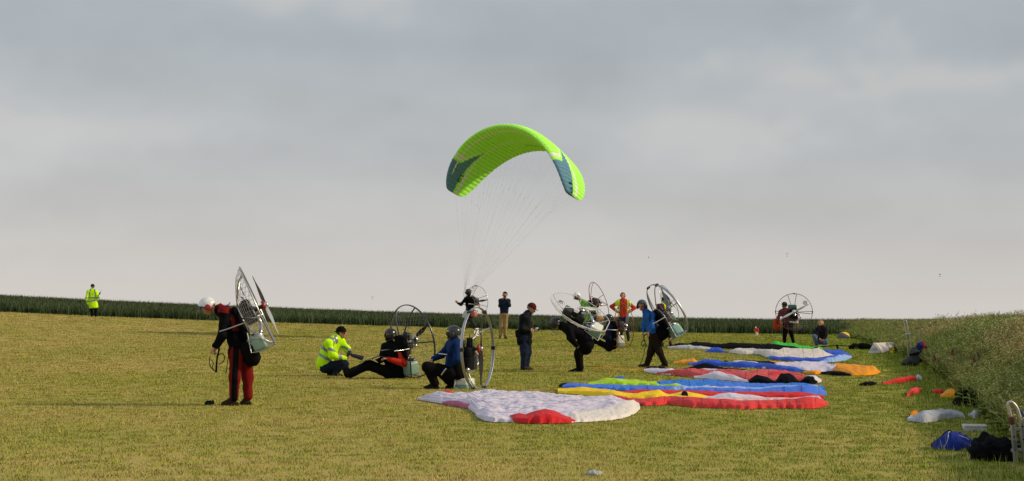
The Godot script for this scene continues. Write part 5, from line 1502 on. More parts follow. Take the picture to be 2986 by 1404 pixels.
	person("person in a navy jumper and khaki trousers holding a camera up to the face", Vector3(-0.376, 0.017, -80.2), {hd = Vector3(0.072, 1.856, 0), nk = Vector3(0.065, 1.676, 0), ch = Vector3(0.054, 1.47, 0), pe = Vector3(0.036, 1.055, 0), look = Vector3(0.05, -0.02, 1), top = Vector3(0, 1, 0), sn = Vector3(0.235, 1.625, 0), en = Vector3(0.264, 1.416, 0.14), wn = Vector3(0.134, 1.661, 0.27), hn = Vector3(0.105, 1.806, 0.24), sf = Vector3(-0.119, 1.625, 0), ef = Vector3(-0.137, 1.398, 0.14), wf = Vector3(-0.025, 1.661, 0.27), hf = Vector3(0.025, 1.806, 0.24), palmn = Vector3(-1, 0, 0), palmf = Vector3(1, 0, 0), pn = Vector3(0.119, 1.018, 0), kn = Vector3(0.09, 0.531, 0.02), an = Vector3(0.079, 0.134, 0), tn = Vector3(0.144, 0.022, 0.13), pf = Vector3(-0.047, 1.018, 0), kf = Vector3(-0.09, 0.531, 0.03), af = Vector3(-0.126, 0.116, 0), tf = Vector3(-0.163, 0.007, 0.14)}, {jacket = jumper_navy, trousers = khaki, boots = shoe_brown, cover = "hair", hair = hair_dark, hair_low = -0.2, waist = 0.06, curl = 1.1, cell = 0.023}, 1.0)
	viewfinder_camera(Vector3(-0.376, 0.017, -80.2), Vector3(0.069, 1.799, 0.22))
	person("pilot in black flying suit running into the air below the lime green wing", Vector3(-1.761, 0.458, -78.571), {hd = Vector3(-0.066, 1.511, 0), nk = Vector3(-0.008, 1.371, 0), ch = Vector3(0, 1.23, 0), pe = Vector3(0.008, 0.867, 0), look = Vector3(-0.85, -0.05, 0.5), top = Vector3(0, 1, 0), sn = Vector3(0.14, 1.28, 0.05), en = Vector3(0.297, 1.148, -0.08), wn = Vector3(0.372, 1.032, 0.05), hn = Vector3(0.396, 0.999, 0.1), sf = Vector3(-0.157, 1.263, 0.12), ef = Vector3(-0.355, 1.032, 0.3), wf = Vector3(-0.487, 1.082, 0.42), hf = Vector3(-0.553, 1.14, 0.48), palmn = Vector3(0, -1, 0), palmf = Vector3(0, 0.3, -1), pn = Vector3(0.058, 0.801, 0.02), kn = Vector3(0.017, 0.421, 0.08), an = Vector3(0.215, 0.14, -0.15), tn = Vector3(0.149, 0.041, -0.08), pf = Vector3(-0.041, 0.801, 0.1), kf = Vector3(-0.14, 0.438, 0.2), af = Vector3(-0.195, 0.107, 0.1), tf = Vector3(-0.264, 0.033, 0.2)}, {jacket = suit_black, trousers = trousers_slate, boots = boot_black, helmet = helmet_grey, cover = "helmet", visor = 0.06, cell = 0.023, air = true, loose = 1.15}, 1.0)
	paramotor("fine ringed paramotor on the pilot who has just left the ground", Vector3(-1.761, 0.458, -78.571), Vector3(0.281, 1.148, 0), Vector3(0.684, 0.03, -0.726), Vector3(-0.05, 1, 0.001), {group = "paramotors in use", R = 0.66, hoop = alloy, tube = 0.010, spars = [-14.0, 10.0, 75.0, 105.0, 180.0, 250.0, 290.0], clips = [0.0, 90.0], fwd = 0.3, prop = 95.0, blade = 0.55, blades = [carbon, carbon], hub = 0.08, tank_u = -0.5, tank_mat = tank_pink, fuel = fuel_pink, level = 0.5, tank_r = Vector3(0.16, 0.12, 0.1), foot = false, seat_at = Vector3(-0.017, 0.603, 0), seat_r = Vector3(0.2, 0.14, 0.2), straps = [[Vector3(-0.231, 1.618, 0.3), Vector3(-0.231, 1.346, 0.3), Vector3(-0.165, 1.148, 0.28)]]})
	reserve_pouch(Vector3(-1.761, 0.458, -78.571), Vector3(-0.182, 0.619, 0.32))
	var watcher = person("person in yellow high visibility coat standing alone by the crop at far left", Vector3(-22.703, 0.721, -102.213), {hd = Vector3(-0.043, 1.641, 0), nk = Vector3(-0.056, 1.468, 0), ch = Vector3(-0.056, 1.294, 0), pe = Vector3(-0.022, 0.883, 0), look = Vector3(0.7, -0.1, 0.6), top = Vector3(0, 1, 0), sn = Vector3(-0.26, 1.359, 0.06), en = Vector3(-0.346, 0.991, 0.16), wn = Vector3(-0.247, 0.701, 0.14), hn = Vector3(-0.247, 0.558, 0.12), sf = Vector3(0.152, 1.351, 0.02), ef = Vector3(0.247, 1.065, 0.1), wf = Vector3(0.333, 1.177, 0.22), hf = Vector3(0.403, 1.294, 0.24), palmn = Vector3(1, 0, 0), palmf = Vector3(-1, 0, 0), pn = Vector3(-0.108, 0.861, 0.05), kn = Vector3(-0.095, 0.45, 0.06), an = Vector3(-0.095, 0.082, 0.04), tn = Vector3(-0.074, 0.009, 0.16), pf = Vector3(0.1, 0.861, 0), kf = Vector3(0.117, 0.45, 0.02), af = Vector3(0.126, 0.082, 0), tf = Vector3(0.152, 0.009, 0.12)}, {jacket = hivis, trousers = trousers_black, boots = boot_black, helmet = cap_navy, cover = "cap", bulk = 1.3, hem = 0.02, skirt = 0.3, waist = 0.4, cell = 0.024, skin = "skin_pale"}, 1.0)
	patch_on(watcher, "reflective_band", slab(Vector3(-5.043, 1.043, 0), Vector3(0, 1, 0), 0.032), reflective)
	patch_on(watcher, "reflective_band", slab(Vector3(-0.065, 0.866, 0), Vector3(-0.15, 1, 0), 0.032), reflective)
	patch_on(watcher, "shoulder_band", slab(Vector3(-0.16, 2.701, 0), Vector3(1, 0.2, 0), 0.028) + [beyond(Vector3(-5.043, 1.078, 0), Vector3(0, 1, 0)), beyond(Vector3.ZERO, Vector3(0, 0, 1))], reflective)
	patch_on(watcher, "shoulder_band", slab(Vector3(0.108, 2.701, 0), Vector3(1, -0.2, 0), 0.028) + [beyond(Vector3(-5.043, 1.078, 0), Vector3(0, 1, 0)), beyond(Vector3.ZERO, Vector3(0, 0, 1))], reflective)
	radio_set(Vector3(-22.703, 0.721, -102.213), Vector3(0.403, 1.281, 0.27))
	person("person in black bending forward with a paramotor tilted flat on the back", Vector3(1.553, -0.015, -45.052), {hd = Vector3(-0.504, 1.138, 0), nk = Vector3(-0.343, 1.099, 0), ch = Vector3(-0.206, 1.03, 0), pe = Vector3(0.167, 0.834, 0), look = Vector3(-0.72, -0.66, 0.15), top = Vector3(-0.62, 0.78, 0), sn = Vector3(-0.216, 1.04, 0.19), en = Vector3(-0.128, 0.795, 0.22), wn = Vector3(0, 0.628, 0.2), hn = Vector3(0.059, 0.549, 0.18), sf = Vector3(-0.235, 1.059, -0.19), ef = Vector3(-0.157, 0.804, -0.24), wf = Vector3(-0.02, 0.618, -0.2), hf = Vector3(0.039, 0.54, -0.18), palmn = Vector3(0, 0, -1), palmf = Vector3(0, 0, 1), pn = Vector3(0.157, 0.795, 0.09), kn = Vector3(0.026, 0.432, 0.12), an = Vector3(0.059, 0.088, 0.1), tn = Vector3(-0.186, 0, 0.14), pf = Vector3(0.167, 0.795, -0.1), kf = Vector3(0.045, 0.432, -0.1), af = Vector3(0.088, 0.084, -0.08), tf = Vector3(-0.108, -0.006, -0.04)}, {jacket = suit_black, trousers = suit_charcoal, boots = boot_black, helmet = helmet_black, cover = "helmet", visor = 0.06, mic = true, loose = 1.2, bulk = 1.12}, 1.0)
	paramotor("white ringed paramotor lying tilted over the bent back of the pilot in black", Vector3(1.553, -0.015, -45.052), Vector3(0.092, 1.442, 0), Vector3(0.437, 0.82, 0.375), Vector3(-0.879, 0.475, -0.03), {R = 0.80, flat = 0.42, hoop = white_tube, tube = 0.0095, spars = [-12.0, 12.0, 80.0, 280.0, 150.0, 210.0], spar = white_tube, spar_tube = 0.008, fwd = 0.26, prop = 128.0, blade = 0.62, blades = [prop_grey, prop_white], hub = 0.1, hub_u = 0.0, box_s = 0.0, box_u = 0.27, box_r = Vector3(0.16, 0.12, 0.1), tank_u = -0.52, tank_n = -0.22, tank_r = Vector3(0.22, 0.15, 0.12), tank_mat = tank_white, level = -0.1, disc = Vector2(0.05, 0.52), disc_n = -0.05, digits = "39", net_mat = net_white, seat_at = Vector3(0.216, 0.608, 0), seat_r = Vector3(0.22, 0.17, 0.2)})
	part("chin_lamp", MB.new().tube(PackedVector3Array([Vector3(-0.602, 1.001, 0.05), Vector3(-0.543, 0.946, 0.06), Vector3(-0.473, 0.887, 0.06)]), 0.02, 0.01), alloy, self.get_node(last_person()))
	person("person in a green jacket and white helmet standing behind the bending pilot", Vector3(2.787, -0.019, -68.315), {hd = Vector3(-0.422, 1.815, 0), nk = Vector3(-0.268, 1.651, 0), ch = Vector3(-0.149, 1.473, 0), pe = Vector3(-0.03, 0.907, 0), look = Vector3(-0.7, -0.66, 0.25), top = Vector3(-0.5, 0.85, 0), sn = Vector3(-0.104, 1.562, 0.16), en = Vector3(0.089, 1.339, 0.26), wn = Vector3(0.298, 1.532, 0.3), hn = Vector3(0.521, 1.666, 0.26), sf = Vector3(-0.193, 1.562, -0.18), ef = Vector3(-0.149, 1.264, -0.24), wf = Vector3(-0.268, 1.086, -0.2), hf = Vector3(-0.357, 1.026, -0.2), palmn = Vector3(0, -1, 0), palmf = Vector3(0, -1, 0), pn = Vector3(-0.03, 0.848, 0.09), kn = Vector3(-0.074, 0.461, 0.12), an = Vector3(0, 0.089, 0.1), tn = Vector3(-0.208, 0.009, 0.1), pf = Vector3(-0.015, 0.848, -0.09), kf = Vector3(0.03, 0.461, -0.12), af = Vector3(0.089, 0.089, -0.1), tf = Vector3(-0.089, 0.009, -0.1)}, {jacket = jacket_green, trousers = jeans_navy, boots = boot_black, helmet = helmet_white, cover = "helmet", visor = 0.05, sleeve = 0.6}, 1.0)
	paramotor("thin red framed paramotor behind the person in green and white helmet", Vector3(2.787, -0.019, -68.315), Vector3(0.363, 1.621, 0), Vector3(0.893, 0.32, -0.304), Vector3(-0.33, 0.94, -0.013), {R = 0.76, flat = 0.4, hoop = red_tube, tube = 0.012, spar = red_tube, spar_tube = 0.010, spars = [-15.0, 15.0, 75.0, 105.0, 255.0, 285.0], fwd = 0.28, net = false, prop = 70.0, blade = 0.55, blades = [carbon, prop_grey], hub = 0.08, tank_u = -0.5, tank_mat = tank_white, level = 0.2, fuel = fuel_amber, seat_at = Vector3(0.208, 0.907, 0)})
	var helper = person("person with curly hair in a red jacket and yellow high visibility vest, hands on hips", Vector3(4.718, -0.049, -77.816), {hd = Vector3(-0.145, 1.876, 0), nk = Vector3(-0.126, 1.72, 0), ch = Vector3(-0.134, 1.572, 0), pe = Vector3(-0.108, 1.035, 0), look = Vector3(-0.1, -0.05, 1), top = Vector3(0, 1, 0), sn = Vector3(0.067, 1.613, 0), en = Vector3(0.344, 1.39, -0.06), wn = Vector3(0.148, 1.236, 0.05), hn = Vector3(0.067, 1.183, 0.1), sf = Vector3(-0.336, 1.613, 0), ef = Vector3(-0.613, 1.451, -0.06), wf = Vector3(-0.425, 1.263, 0.05), hf = Vector3(-0.336, 1.196, 0.1), palmn = Vector3(0, 0, -1), palmf = Vector3(0, 0, -1), pn = Vector3(-0.013, 0.954, 0), kn = Vector3(0.032, 0.497, 0.03), an = Vector3(0.094, 0.121, 0), tn = Vector3(0.067, 0.027, 0.12), pf = Vector3(-0.202, 0.954, 0), kf = Vector3(-0.21, 0.497, 0.03), af = Vector3(-0.22, 0.121, 0), tf = Vector3(-0.242, 0.019, 0.12)}, {jacket = jacket_red, trousers = jeans_navy, boots = boot_black, cover = "hair", hair = hair_sandy, hair_low = -0.6, waist = 0.1, bulk = 1.1, curl = 0.9, cell = 0.022}, 1.0)
	patch_on(helper, "vest_front", slab(Vector3(-0.363, 2.647, 0), Vector3(1, 0, 0), 0.09) + [beyond(Vector3(-0.941, 0.954, 0), Vector3(0, 1, 0)), beyond(Vector3(0, 0, -0.02), Vector3(0, 0, 1))], hivis_vest, 0.01)
	patch_on(helper, "vest_front", slab(Vector3(0.113, 2.647, 0), Vector3(1, 0, 0), 0.075) + [beyond(Vector3(-0.941, 0.954, 0), Vector3(0, 1, 0)), beyond(Vector3(0, 0, -0.02), Vector3(0, 0, 1))], hivis_vest, 0.01)
	patch_on(helper, "reflective_band", slab(Vector3(-0.941, 1.384, 0), Vector3(0, 1, 0), 0.03) + slab(Vector3(-0.371, 2.647, 0), Vector3(1, 0, 0), 0.075) + [beyond(Vector3.ZERO, Vector3(0, 0, 1))], reflective, 0.016)
	patch_on(helper, "reflective_band", slab(Vector3(-0.941, 1.384, 0), Vector3(0, 1, 0), 0.03) + slab(Vector3(0.108, 2.647, 0), Vector3(1, 0, 0), 0.06) + [beyond(Vector3.ZERO, Vector3(0, 0, 1))], reflective, 0.016)
	patch_on(helper, "reflective_band", slab(Vector3(0.113, 2.647, 0), Vector3(1, 0, 0), 0.022) + [beyond(Vector3(-0.941, 0.954, 0), Vector3(0, 1, 0)), beyond(Vector3.ZERO, Vector3(0, 0, 1))], reflective, 0.017)
	part("collar", MB.new().lathe(Vector3(-0.126, 1.707, 0), Basis(), [[0.12, -0.04], [0.1, 0.0], [0.095, 0.05], [0.085, 0.05], [0.08, -0.02]]), jeans_navy, helper)
	person("person in dark clothes sitting on the grass with a tall red framed paramotor", Vector3(3.426, -0.02, -62.178), {hd = Vector3(-0.236, 1.074, 0), nk = Vector3(-0.204, 0.913, 0), ch = Vector3(-0.193, 0.752, 0), pe = Vector3(-0.204, 0.193, 0), look = Vector3(-0.95, -0.25, 0.1), top = Vector3(-0.15, 0.99, 0), sn = Vector3(-0.161, 0.795, 0.19), en = Vector3(-0.236, 0.451, 0.24), wn = Vector3(-0.537, 0.515, 0.16), hn = Vector3(-0.634, 0.483, 0.12), sf = Vector3(-0.215, 0.795, -0.19), ef = Vector3(-0.279, 0.451, -0.24), wf = Vector3(-0.558, 0.515, -0.14), hf = Vector3(-0.644, 0.483, -0.12), palmn = Vector3(0, -1, 0), palmf = Vector3(0, -1, 0), pn = Vector3(-0.215, 0.129, 0.09), kn = Vector3(-0.666, 0.387, 0.12), an = Vector3(-0.945, 0.107, 0.1), tn = Vector3(-1.031, 0.043, 0.1), pf = Vector3(-0.215, 0.129, -0.09), kf = Vector3(-0.687, 0.365, -0.12), af = Vector3(-0.988, 0.097, -0.1), tf = Vector3(-1.074, 0.032, -0.1)}, {jacket = jacket_darkblue, trousers = suit_black, boots = boot_black, helmet = helmet_black, cover = "helmet", visor = 0.05, cell = 0.021, bulk = 1.15}, 1.0)
	paramotor("tall red framed paramotor standing on the grass behind the seated pilot in dark blue", Vector3(3.426, -0.02, -62.178), Vector3(0.275, 0.848, 0), Vector3(0.922, 0.05, -0.37), Vector3(-0.08, 0.99, -0.004), {R = 0.735, flat = 0.35, hoop = red_tube, tube = 0.012, spar = red_tube, spar_tube = 0.011, spars = [-18.0, 18.0, 75.0, 105.0, 255.0, 285.0, 150.0, 210.0], fwd = 0.32, net = false, prop = 155.0, blade = 0.55, blades = [carbon, prop_grey], hub = 0.08, tank_u = -0.5, tank_n = -0.2, tank_r = Vector3(0.17, 0.2, 0.12), tank_mat = tank_white, level = -0.2, fuel = tank_grey, seat_at = Vector3(-0.15, 0.236, 0)})
	var walker = person("person in a blue jacket and grey flying helmet walking forward, glancing at the camera", Vector3(3.657, -0.017, -48.2), {hd = Vector3(-0.336, 1.56, 0), nk = Vector3(-0.235, 1.423, 0), ch = Vector3(-0.166, 1.287, 0), pe = Vector3(-0.016, 0.856, 0), look = Vector3(-0.45, -0.15, 0.88), top = Vector3(-0.05, 1, 0), sn = Vector3(-0.088, 1.335, 0.17), en = Vector3(-0.098, 1.052, 0.26), wn = Vector3(-0.199, 0.915, 0.3), hn = Vector3(-0.235, 0.827, 0.3), sf = Vector3(-0.205, 1.345, -0.14), ef = Vector3(-0.274, 1.091, -0.16), wf = Vector3(-0.293, 0.915, -0.08), hf = Vector3(-0.309, 0.827, -0.06), palmn = Vector3(1, 0, -0.4), palmf = Vector3(1, 0, 0.4), pn = Vector3(-0.01, 0.788, 0.08), kn = Vector3(0.108, 0.397, 0.1), an = Vector3(0.264, 0.055, 0.06), tn = Vector3(0.117, 0.004, 0.12), pf = Vector3(-0.029, 0.788, -0.08), kf = Vector3(-0.094, 0.397, -0.06), af = Vector3(-0.205, 0.065, -0.1), tf = Vector3(-0.391, 0.016, -0.06)}, {jacket = jacket_blue, trousers = trousers_brown, boots = boot_brown, helmet = helmet_knit, cover = "helmet", glasses = true, open = 0.45, mic = true, loose = 1.14, curl = 1.1}, 1.0)
	paramotor("broad silver hooped paramotor on the walking pilot in the bright blue jacket", Vector3(3.657, -0.017, -48.2), Vector3(0.313, 1.472, 0), Vector3(0.77, 0.53, -0.363), Vector3(-0.583, 0.81, -0.044), {R = 0.75, hoop = alloy_matt, tube = 0.012, wide = 0.032, spar = alloy_matt, spar_tube = 0.014, spars = [-25.0, 18.0, 90.0, 270.0], clips = [-28.0, 12.0, 90.0], fwd = 0.26, net = false, prop = 150.0, blade = 0.6, blades = [carbon, prop_blue], hub = 0.07, box_s = 0.05, box_u = -0.12, box_r = Vector3(0.14, 0.17, 0.12), tank_u = -0.56, tank_n = -0.16, tank_r = Vector3(0.2, 0.16, 0.12), level = 0.9, fuel = fuel_aqua, seat_at = Vector3(0.137, 0.856, 0), seat_r = Vector3(0.22, 0.2, 0.2), straps = [[Vector3(-0.205, 1.443, 0.14), Vector3(-0.137, 1.423, 0.26), Vector3(-0.166, 1.228, 0.27), Vector3(-0.108, 1.032, 0.24)], [Vector3(0.01, 1.111, 0.26), Vector3(0.117, 1.12, 0.3), Vector3(0.18, 1.228, 0.28)], [Vector3(-0.059, 0.641, 0.1), Vector3(-0.016, 0.328, 0.1), Vector3(-0.023, 0.28, 0.1)]]})
	var brake = thing("brake_handles", "dark riser straps and brake toggles held by the walking pilot in blue", "handles", Vector3(3.657, -0.017, -48.2))
	part("riser", MB.new().tube(curve([Vector3(-0.235, 0.856, 0.32), Vector3(-0.303, 0.808, 0.32), Vector3(-0.293, 0.7, 0.3), Vector3(-0.235, 0.544, 0.28)]), 0.013), strap_dark, brake)
	part("loop", MB.new().tube(curve([Vector3(-0.284, 0.72, 0.3), Vector3(-0.348, 0.661, 0.3), Vector3(-0.362, 0.583, 0.3), Vector3(-0.323, 0.544, 0.3), Vector3(-0.289, 0.612, 0.3)]), 0.011), strap_dark, brake)
	part("line_bundle", MB.new().tube(curve([Vector3(-0.264, 0.544, 0.28), Vector3(-0.293, 0.407, 0.28), Vector3(-0.323, 0.25, 0.28), Vector3(-0.411, 0.074, 0.3)]), 0.007), strap_dark, brake)
	var mate = person("person in maroon with yellow shoulder bands looking right behind a silver hoop", Vector3(5.674, -0.037, -69.064), {hd = Vector3(-0.07, 1.681, 0), nk = Vector3(-0.132, 1.519, 0), ch = Vector3(-0.188, 1.378, 0), pe = Vector3(-0.112, 0.846, 0), look = Vector3(0.85, -0.1, 0.45), top = Vector3(0, 1, 0), sn = Vector3(-0.168, 1.476, 0.2), en = Vector3(-0.14, 1.182, 0.28), wn = Vector3(0.042, 1.014, 0.24), hn = Vector3(0.14, 0.958, 0.2), sf = Vector3(-0.294, 1.49, -0.16), ef = Vector3(-0.322, 1.21, -0.22), wf = Vector3(-0.238, 0.986, -0.2), hf = Vector3(-0.182, 0.902, -0.16), palmn = Vector3(0, -1, 0), palmf = Vector3(0, -1, 0), pn = Vector3(-0.084, 0.762, 0.09), kn = Vector3(0.07, 0.412, 0.12), an = Vector3(0.126, 0.118, 0.1), tn = Vector3(0.21, 0.034, 0.1), pf = Vector3(-0.14, 0.762, -0.09), kf = Vector3(-0.14, 0.37, -0.12), af = Vector3(-0.16, 0.076, -0.1), tf = Vector3(-0.112, 0, -0.1)}, {jacket = jacket_maroon, trousers = shorts_black, boots = shoe_brown, cover = "hair", hair = hair_dark, leg_to = 0.12, cell = 0.022, hair_low = 0.0}, 1.0)
	patch_on(mate, "shoulder_band", slab(Vector3(-0.14, 2.415, 0), Vector3(1, 0.1, -0.3), 0.03) + [beyond(Vector3(-1.191, 1.364, 0), Vector3(0, 1, 0))], hivis_vest, 0.008)
	patch_on(mate, "shoulder_band", slab(Vector3(-0.244, 2.415, 0), Vector3(1, 0.1, -0.3), 0.03) + [beyond(Vector3(-1.191, 1.364, 0), Vector3(0, 1, 0))], hivis_vest, 0.008)
	paramotor("narrow seen silver hooped paramotor beside the man in maroon", Vector3(5.674, -0.037, -69.064), Vector3(0.126, 1.617, -0.5), Vector3(0.902, 0.42, -0.227), Vector3(-0.419, 0.905, -0.034), {R = 0.70, hoop = alloy, tube = 0.012, spars = [-20.0, 20.0, 90.0, 270.0], fwd = 0.22, net = false, prop = 35.0, blade = 0.55, blades = [carbon, carbon], hub = 0.07, harness = false, foot = false, tank_u = -0.5})
	person("person seen from behind carrying a round red ringed paramotor with white propeller", Vector3(11.19, -0.121, -76.178), {hd = Vector3(-0.184, 1.567, 0), nk = Vector3(-0.164, 1.419, 0), ch = Vector3(-0.119, 1.285, 0), pe = Vector3(-0.045, 0.868, 0), look = Vector3(-0.35, 0, -0.95), top = Vector3(0, 1, 0), sn = Vector3(0.125, 1.3, 0), en = Vector3(0.321, 1.047, 0), wn = Vector3(0.387, 0.839, -0.06), hn = Vector3(0.422, 0.744, -0.08), sf = Vector3(-0.321, 1.329, 0), ef = Vector3(-0.431, 1.047, -0.02), wf = Vector3(-0.402, 0.824, -0.1), hf = Vector3(-0.372, 0.72, -0.12), palmn = Vector3(-1, 0, 0), palmf = Vector3(1, 0, 0), pn = Vector3(0.059, 0.794, 0), kn = Vector3(0.113, 0.393, -0.02), an = Vector3(0.187, 0.065, 0), tn = Vector3(0.178, 0.012, -0.13), pf = Vector3(-0.134, 0.794, 0), kf = Vector3(-0.164, 0.393, -0.02), af = Vector3(-0.164, 0.065, 0), tf = Vector3(-0.172, 0.012, -0.13)}, {jacket = jacket_rust, trousers = trousers_black, boots = boot_black, cover = "hair", hair = hair_dark, hair_low = -0.6, cell = 0.022, no_eyes = true, waist = 0.08}, 1.0)
	paramotor("round dark red ringed paramotor with a white propeller seen square on from behind", Vector3(11.19, -0.121, -76.178), Vector3(0.149, 1.315, 0.42), Vector3(-0.085, 0.05, 0.988), Vector3(0.007, 1, -0.049), {R = 0.735, hoop = darkred_tube, tube = 0.012, spar = darkred_tube, spar_tube = 0.011, spars = [-20.0, 8.0, 88.0, 96.0, 264.0, 272.0], clips = [0.0, 90.0, 270.0], fwd = 0.24, prop = 62.0, blade = 0.62, blades = [prop_white, prop_white], hub = 0.12, box_s = -0.06, box_u = 0.2, box_r = Vector3(0.18, 0.1, 0.1), box = box_green, tank = false, mesh = 0.09, disc = Vector2(0.44, 0.37), disc_n = -0.02, digits = "", net_mat = net_white, seat_at = Vector3(-0.431, 0.809, -0.3), seat_r = Vector3(0.17, 0.24, 0.2), seat = seat_orange})
	person("fair haired person in a dark top and jeans crouching beyond the laid out wings", Vector3(11.71, -0.1, -71.884), {hd = Vector3(0.062, 0.876, 0), nk = Vector3(0.079, 0.749, 0), ch = Vector3(0.07, 0.595, 0), pe = Vector3(0.126, 0.23, 0), look = Vector3(-0.5, -0.05, 0.85), top = Vector3(0, 1, 0), sn = Vector3(0.21, 0.665, 0.05), en = Vector3(0.239, 0.427, 0.1), wn = Vector3(0.154, 0.286, 0.2), hn = Vector3(0.098, 0.244, 0.22), sf = Vector3(-0.051, 0.665, 0.05), ef = Vector3(-0.126, 0.469, 0.12), wf = Vector3(-0.028, 0.328, 0.2), hf = Vector3(0.028, 0.286, 0.22), palmn = Vector3(0, -1, 0), palmf = Vector3(0, -1, 0), pn = Vector3(0.196, 0.174, 0.02), kn = Vector3(0.196, 0.196, 0.42), an = Vector3(0.21, 0.048, 0.12), tn = Vector3(0.168, 0, 0.24), pf = Vector3(0.042, 0.202, 0.02), kf = Vector3(-0.202, 0.384, 0.2), af = Vector3(-0.098, 0.076, 0.1), tf = Vector3(-0.182, -0.003, 0.2)}, {jacket = jumper_black, trousers = jeans_blue, boots = boot_black, cover = "hair", hair = hair_blond, hair_low = -0.75, cell = 0.022}, 1.0)
	person("tiny figure in red and white at the foot of the distant crop", Vector3(12.546, -0.236, -96.639), {hd = Vector3(-0.044, 0.466, 0), nk = Vector3(-0.035, 0.413, 0), ch = Vector3(-0.018, 0.369, 0), pe = Vector3(0, 0.246, 0), look = Vector3(-0.3, -0.2, 0.9), top = Vector3(0, 1, 0), sn = Vector3(0.07, 0.387, 0), en = Vector3(0.097, 0.307, 0.05), wn = Vector3(0.088, 0.228, 0.08), hn = Vector3(0.07, 0.193, 0.09), sf = Vector3(-0.097, 0.387, 0), ef = Vector3(-0.105, 0.307, 0.05), wf = Vector3(-0.088, 0.237, 0.08), hf = Vector3(-0.07, 0.211, 0.09), palmn = Vector3(0, 0, 1), palmf = Vector3(0, 0, 1), pn = Vector3(0.035, 0.228, 0), kn = Vector3(0.035, 0.114, 0.03), an = Vector3(0.026, 0.026, 0), tn = Vector3(0.035, 0, 0.05), pf = Vector3(-0.035, 0.228, 0), kf = Vector3(-0.026, 0.114, 0.03), af = Vector3(-0.018, 0.026, 0), tf = Vector3(-0.018, 0, 0.05)}, {jacket = jacket_red, trousers = trousers_white, boots = suit_red, helmet = helmet_white, cover = "cap", cell = 0.012, wrinkle = 0.0, head_cell = 0.006}, 0.34)
	flying_wing("lime green, teal and white paraglider wing flying above the pilot leaving the ground", Vector3(-1.761, 0.458, -78.571), Vector3(0.214, 8.564, -78.571), 0.964, 0.301, -0.058, [Vector3(-1.976, 2.068, -78.891), Vector3(-1.72, 1.919, -78.371)])
	var w: Node3D
	w = thing("paraglider_wing", "white paraglider wing with red edge spread on the grass nearest the camera", "paraglider", on_ground(0.339, 27.832), "paraglider wings laid out on the grass")
	cloth(w, "white_canopy", [[-1.615, 32.106, -1.589, 32.226, 0.04], [-1.384, 31.527, -1.397, 32.478, 0.06], [-1.162, 31.017, -1.191, 32.454, 0.06], [-0.947, 30.522, -0.987, 32.485, 0.06], [-0.739, 30.02, -0.784, 32.575, 0.06], [-0.504, 27.693, -0.58, 32.665, 0.06], [-0.313, 26.634, -0.375, 32.756, 0.06], [-0.141, 26.423, -0.168, 32.752, 0.06], [0.028, 26.361, 0.039, 32.681, 0.06], [0.197, 26.3, 0.245, 32.61, 0.06], [0.366, 26.31, 0.449, 32.539, 0.06], [0.537, 26.402, 0.651, 32.334, 0.06], [0.709, 26.495, 0.848, 32.067, 0.06], [0.884, 26.645, 1.042, 31.804, 0.06], [1.065, 26.89, 1.234, 31.586, 0.06], [1.249, 27.139, 1.425, 31.406, 0.06], [1.444, 27.527, 1.614, 31.228, 0.06], [1.648, 27.987, 1.804, 31.11, 0.06], [1.896, 29.033, 1.999, 31.077, 0.06]], nylon_white, {sheet = true, amp = 0.058, step = 0.03, rows = 90, seams = 13, seams_along = true, seam_tone = 0.86})
	cloth(w, "leading_edge", [[0.833, 26.276, 0.749, 26.976, 0.068], [0.914, 26.317, 0.843, 27.176, 0.056], [0.995, 26.359, 0.938, 27.376, 0.043], [1.077, 26.402, 1.034, 27.577, 0.04], [1.16, 26.468, 1.133, 27.801, 0.042], [1.243, 26.535, 1.234, 28.026, 0.045], [1.329, 26.662, 1.338, 28.312, 0.046], [1.419, 26.829, 1.447, 28.638, 0.049], [1.511, 27.014, 1.558, 28.981, 0.053], [1.608, 27.283, 1.677, 29.408, 0.061], [1.708, 27.57, 1.8, 29.853, 0.068], [1.831, 28.175, 1.945, 30.617, 0.065], [2.008, 29.527, 2.146, 32.127, 0.04]], nylon_cream, {amp = 0.02, cell = 0.17, round = 0.15, step = 0.018, rows = 26})
	cloth(w, "red_panel", [[-0.092, 27.189, -0.134, 27.639, 0.04], [-0.026, 26.691, -0.064, 27.141, 0.057], [0.038, 26.273, 0.003, 26.723, 0.093], [0.101, 26.211, 0.069, 26.661, 0.082], [0.164, 26.149, 0.135, 26.599, 0.073], [0.226, 26.092, 0.201, 26.542, 0.066], [0.289, 26.088, 0.267, 26.538, 0.091], [0.352, 26.084, 0.333, 26.534, 0.115], [0.415, 26.081, 0.399, 26.531, 0.126], [0.477, 26.077, 0.465, 26.527, 0.138], [0.541, 26.105, 0.531, 26.555, 0.131], [0.604, 26.134, 0.598, 26.584, 0.113], [0.668, 26.164, 0.665, 26.614, 0.091], [0.732, 26.193, 0.732, 26.643, 0.067], [0.797, 26.245, 0.799, 26.695, 0.042], [0.862, 26.3, 0.868, 26.75, 0.04], [0.927, 26.356, 0.936, 26.806, 0.04]], nylon_red, {amp = 0.015, rows = 24})
	cloth(w, "red_tip", [[-1.278, 32.6, -1.289, 33.1, 0.04], [-1.241, 32.6, -1.253, 33.1, 0.052], [-1.205, 32.6, -1.218, 33.1, 0.066], [-1.169, 32.6, -1.182, 33.1, 0.074], [-1.133, 32.6, -1.146, 33.1, 0.079], [-1.096, 32.6, -1.11, 33.1, 0.076], [-1.06, 32.6, -1.074, 33.1, 0.063], [-1.024, 32.6, -1.039, 33.1, 0.051], [-0.988, 32.6, -1.003, 33.1, 0.04]], nylon_red, {amp = 0.03})
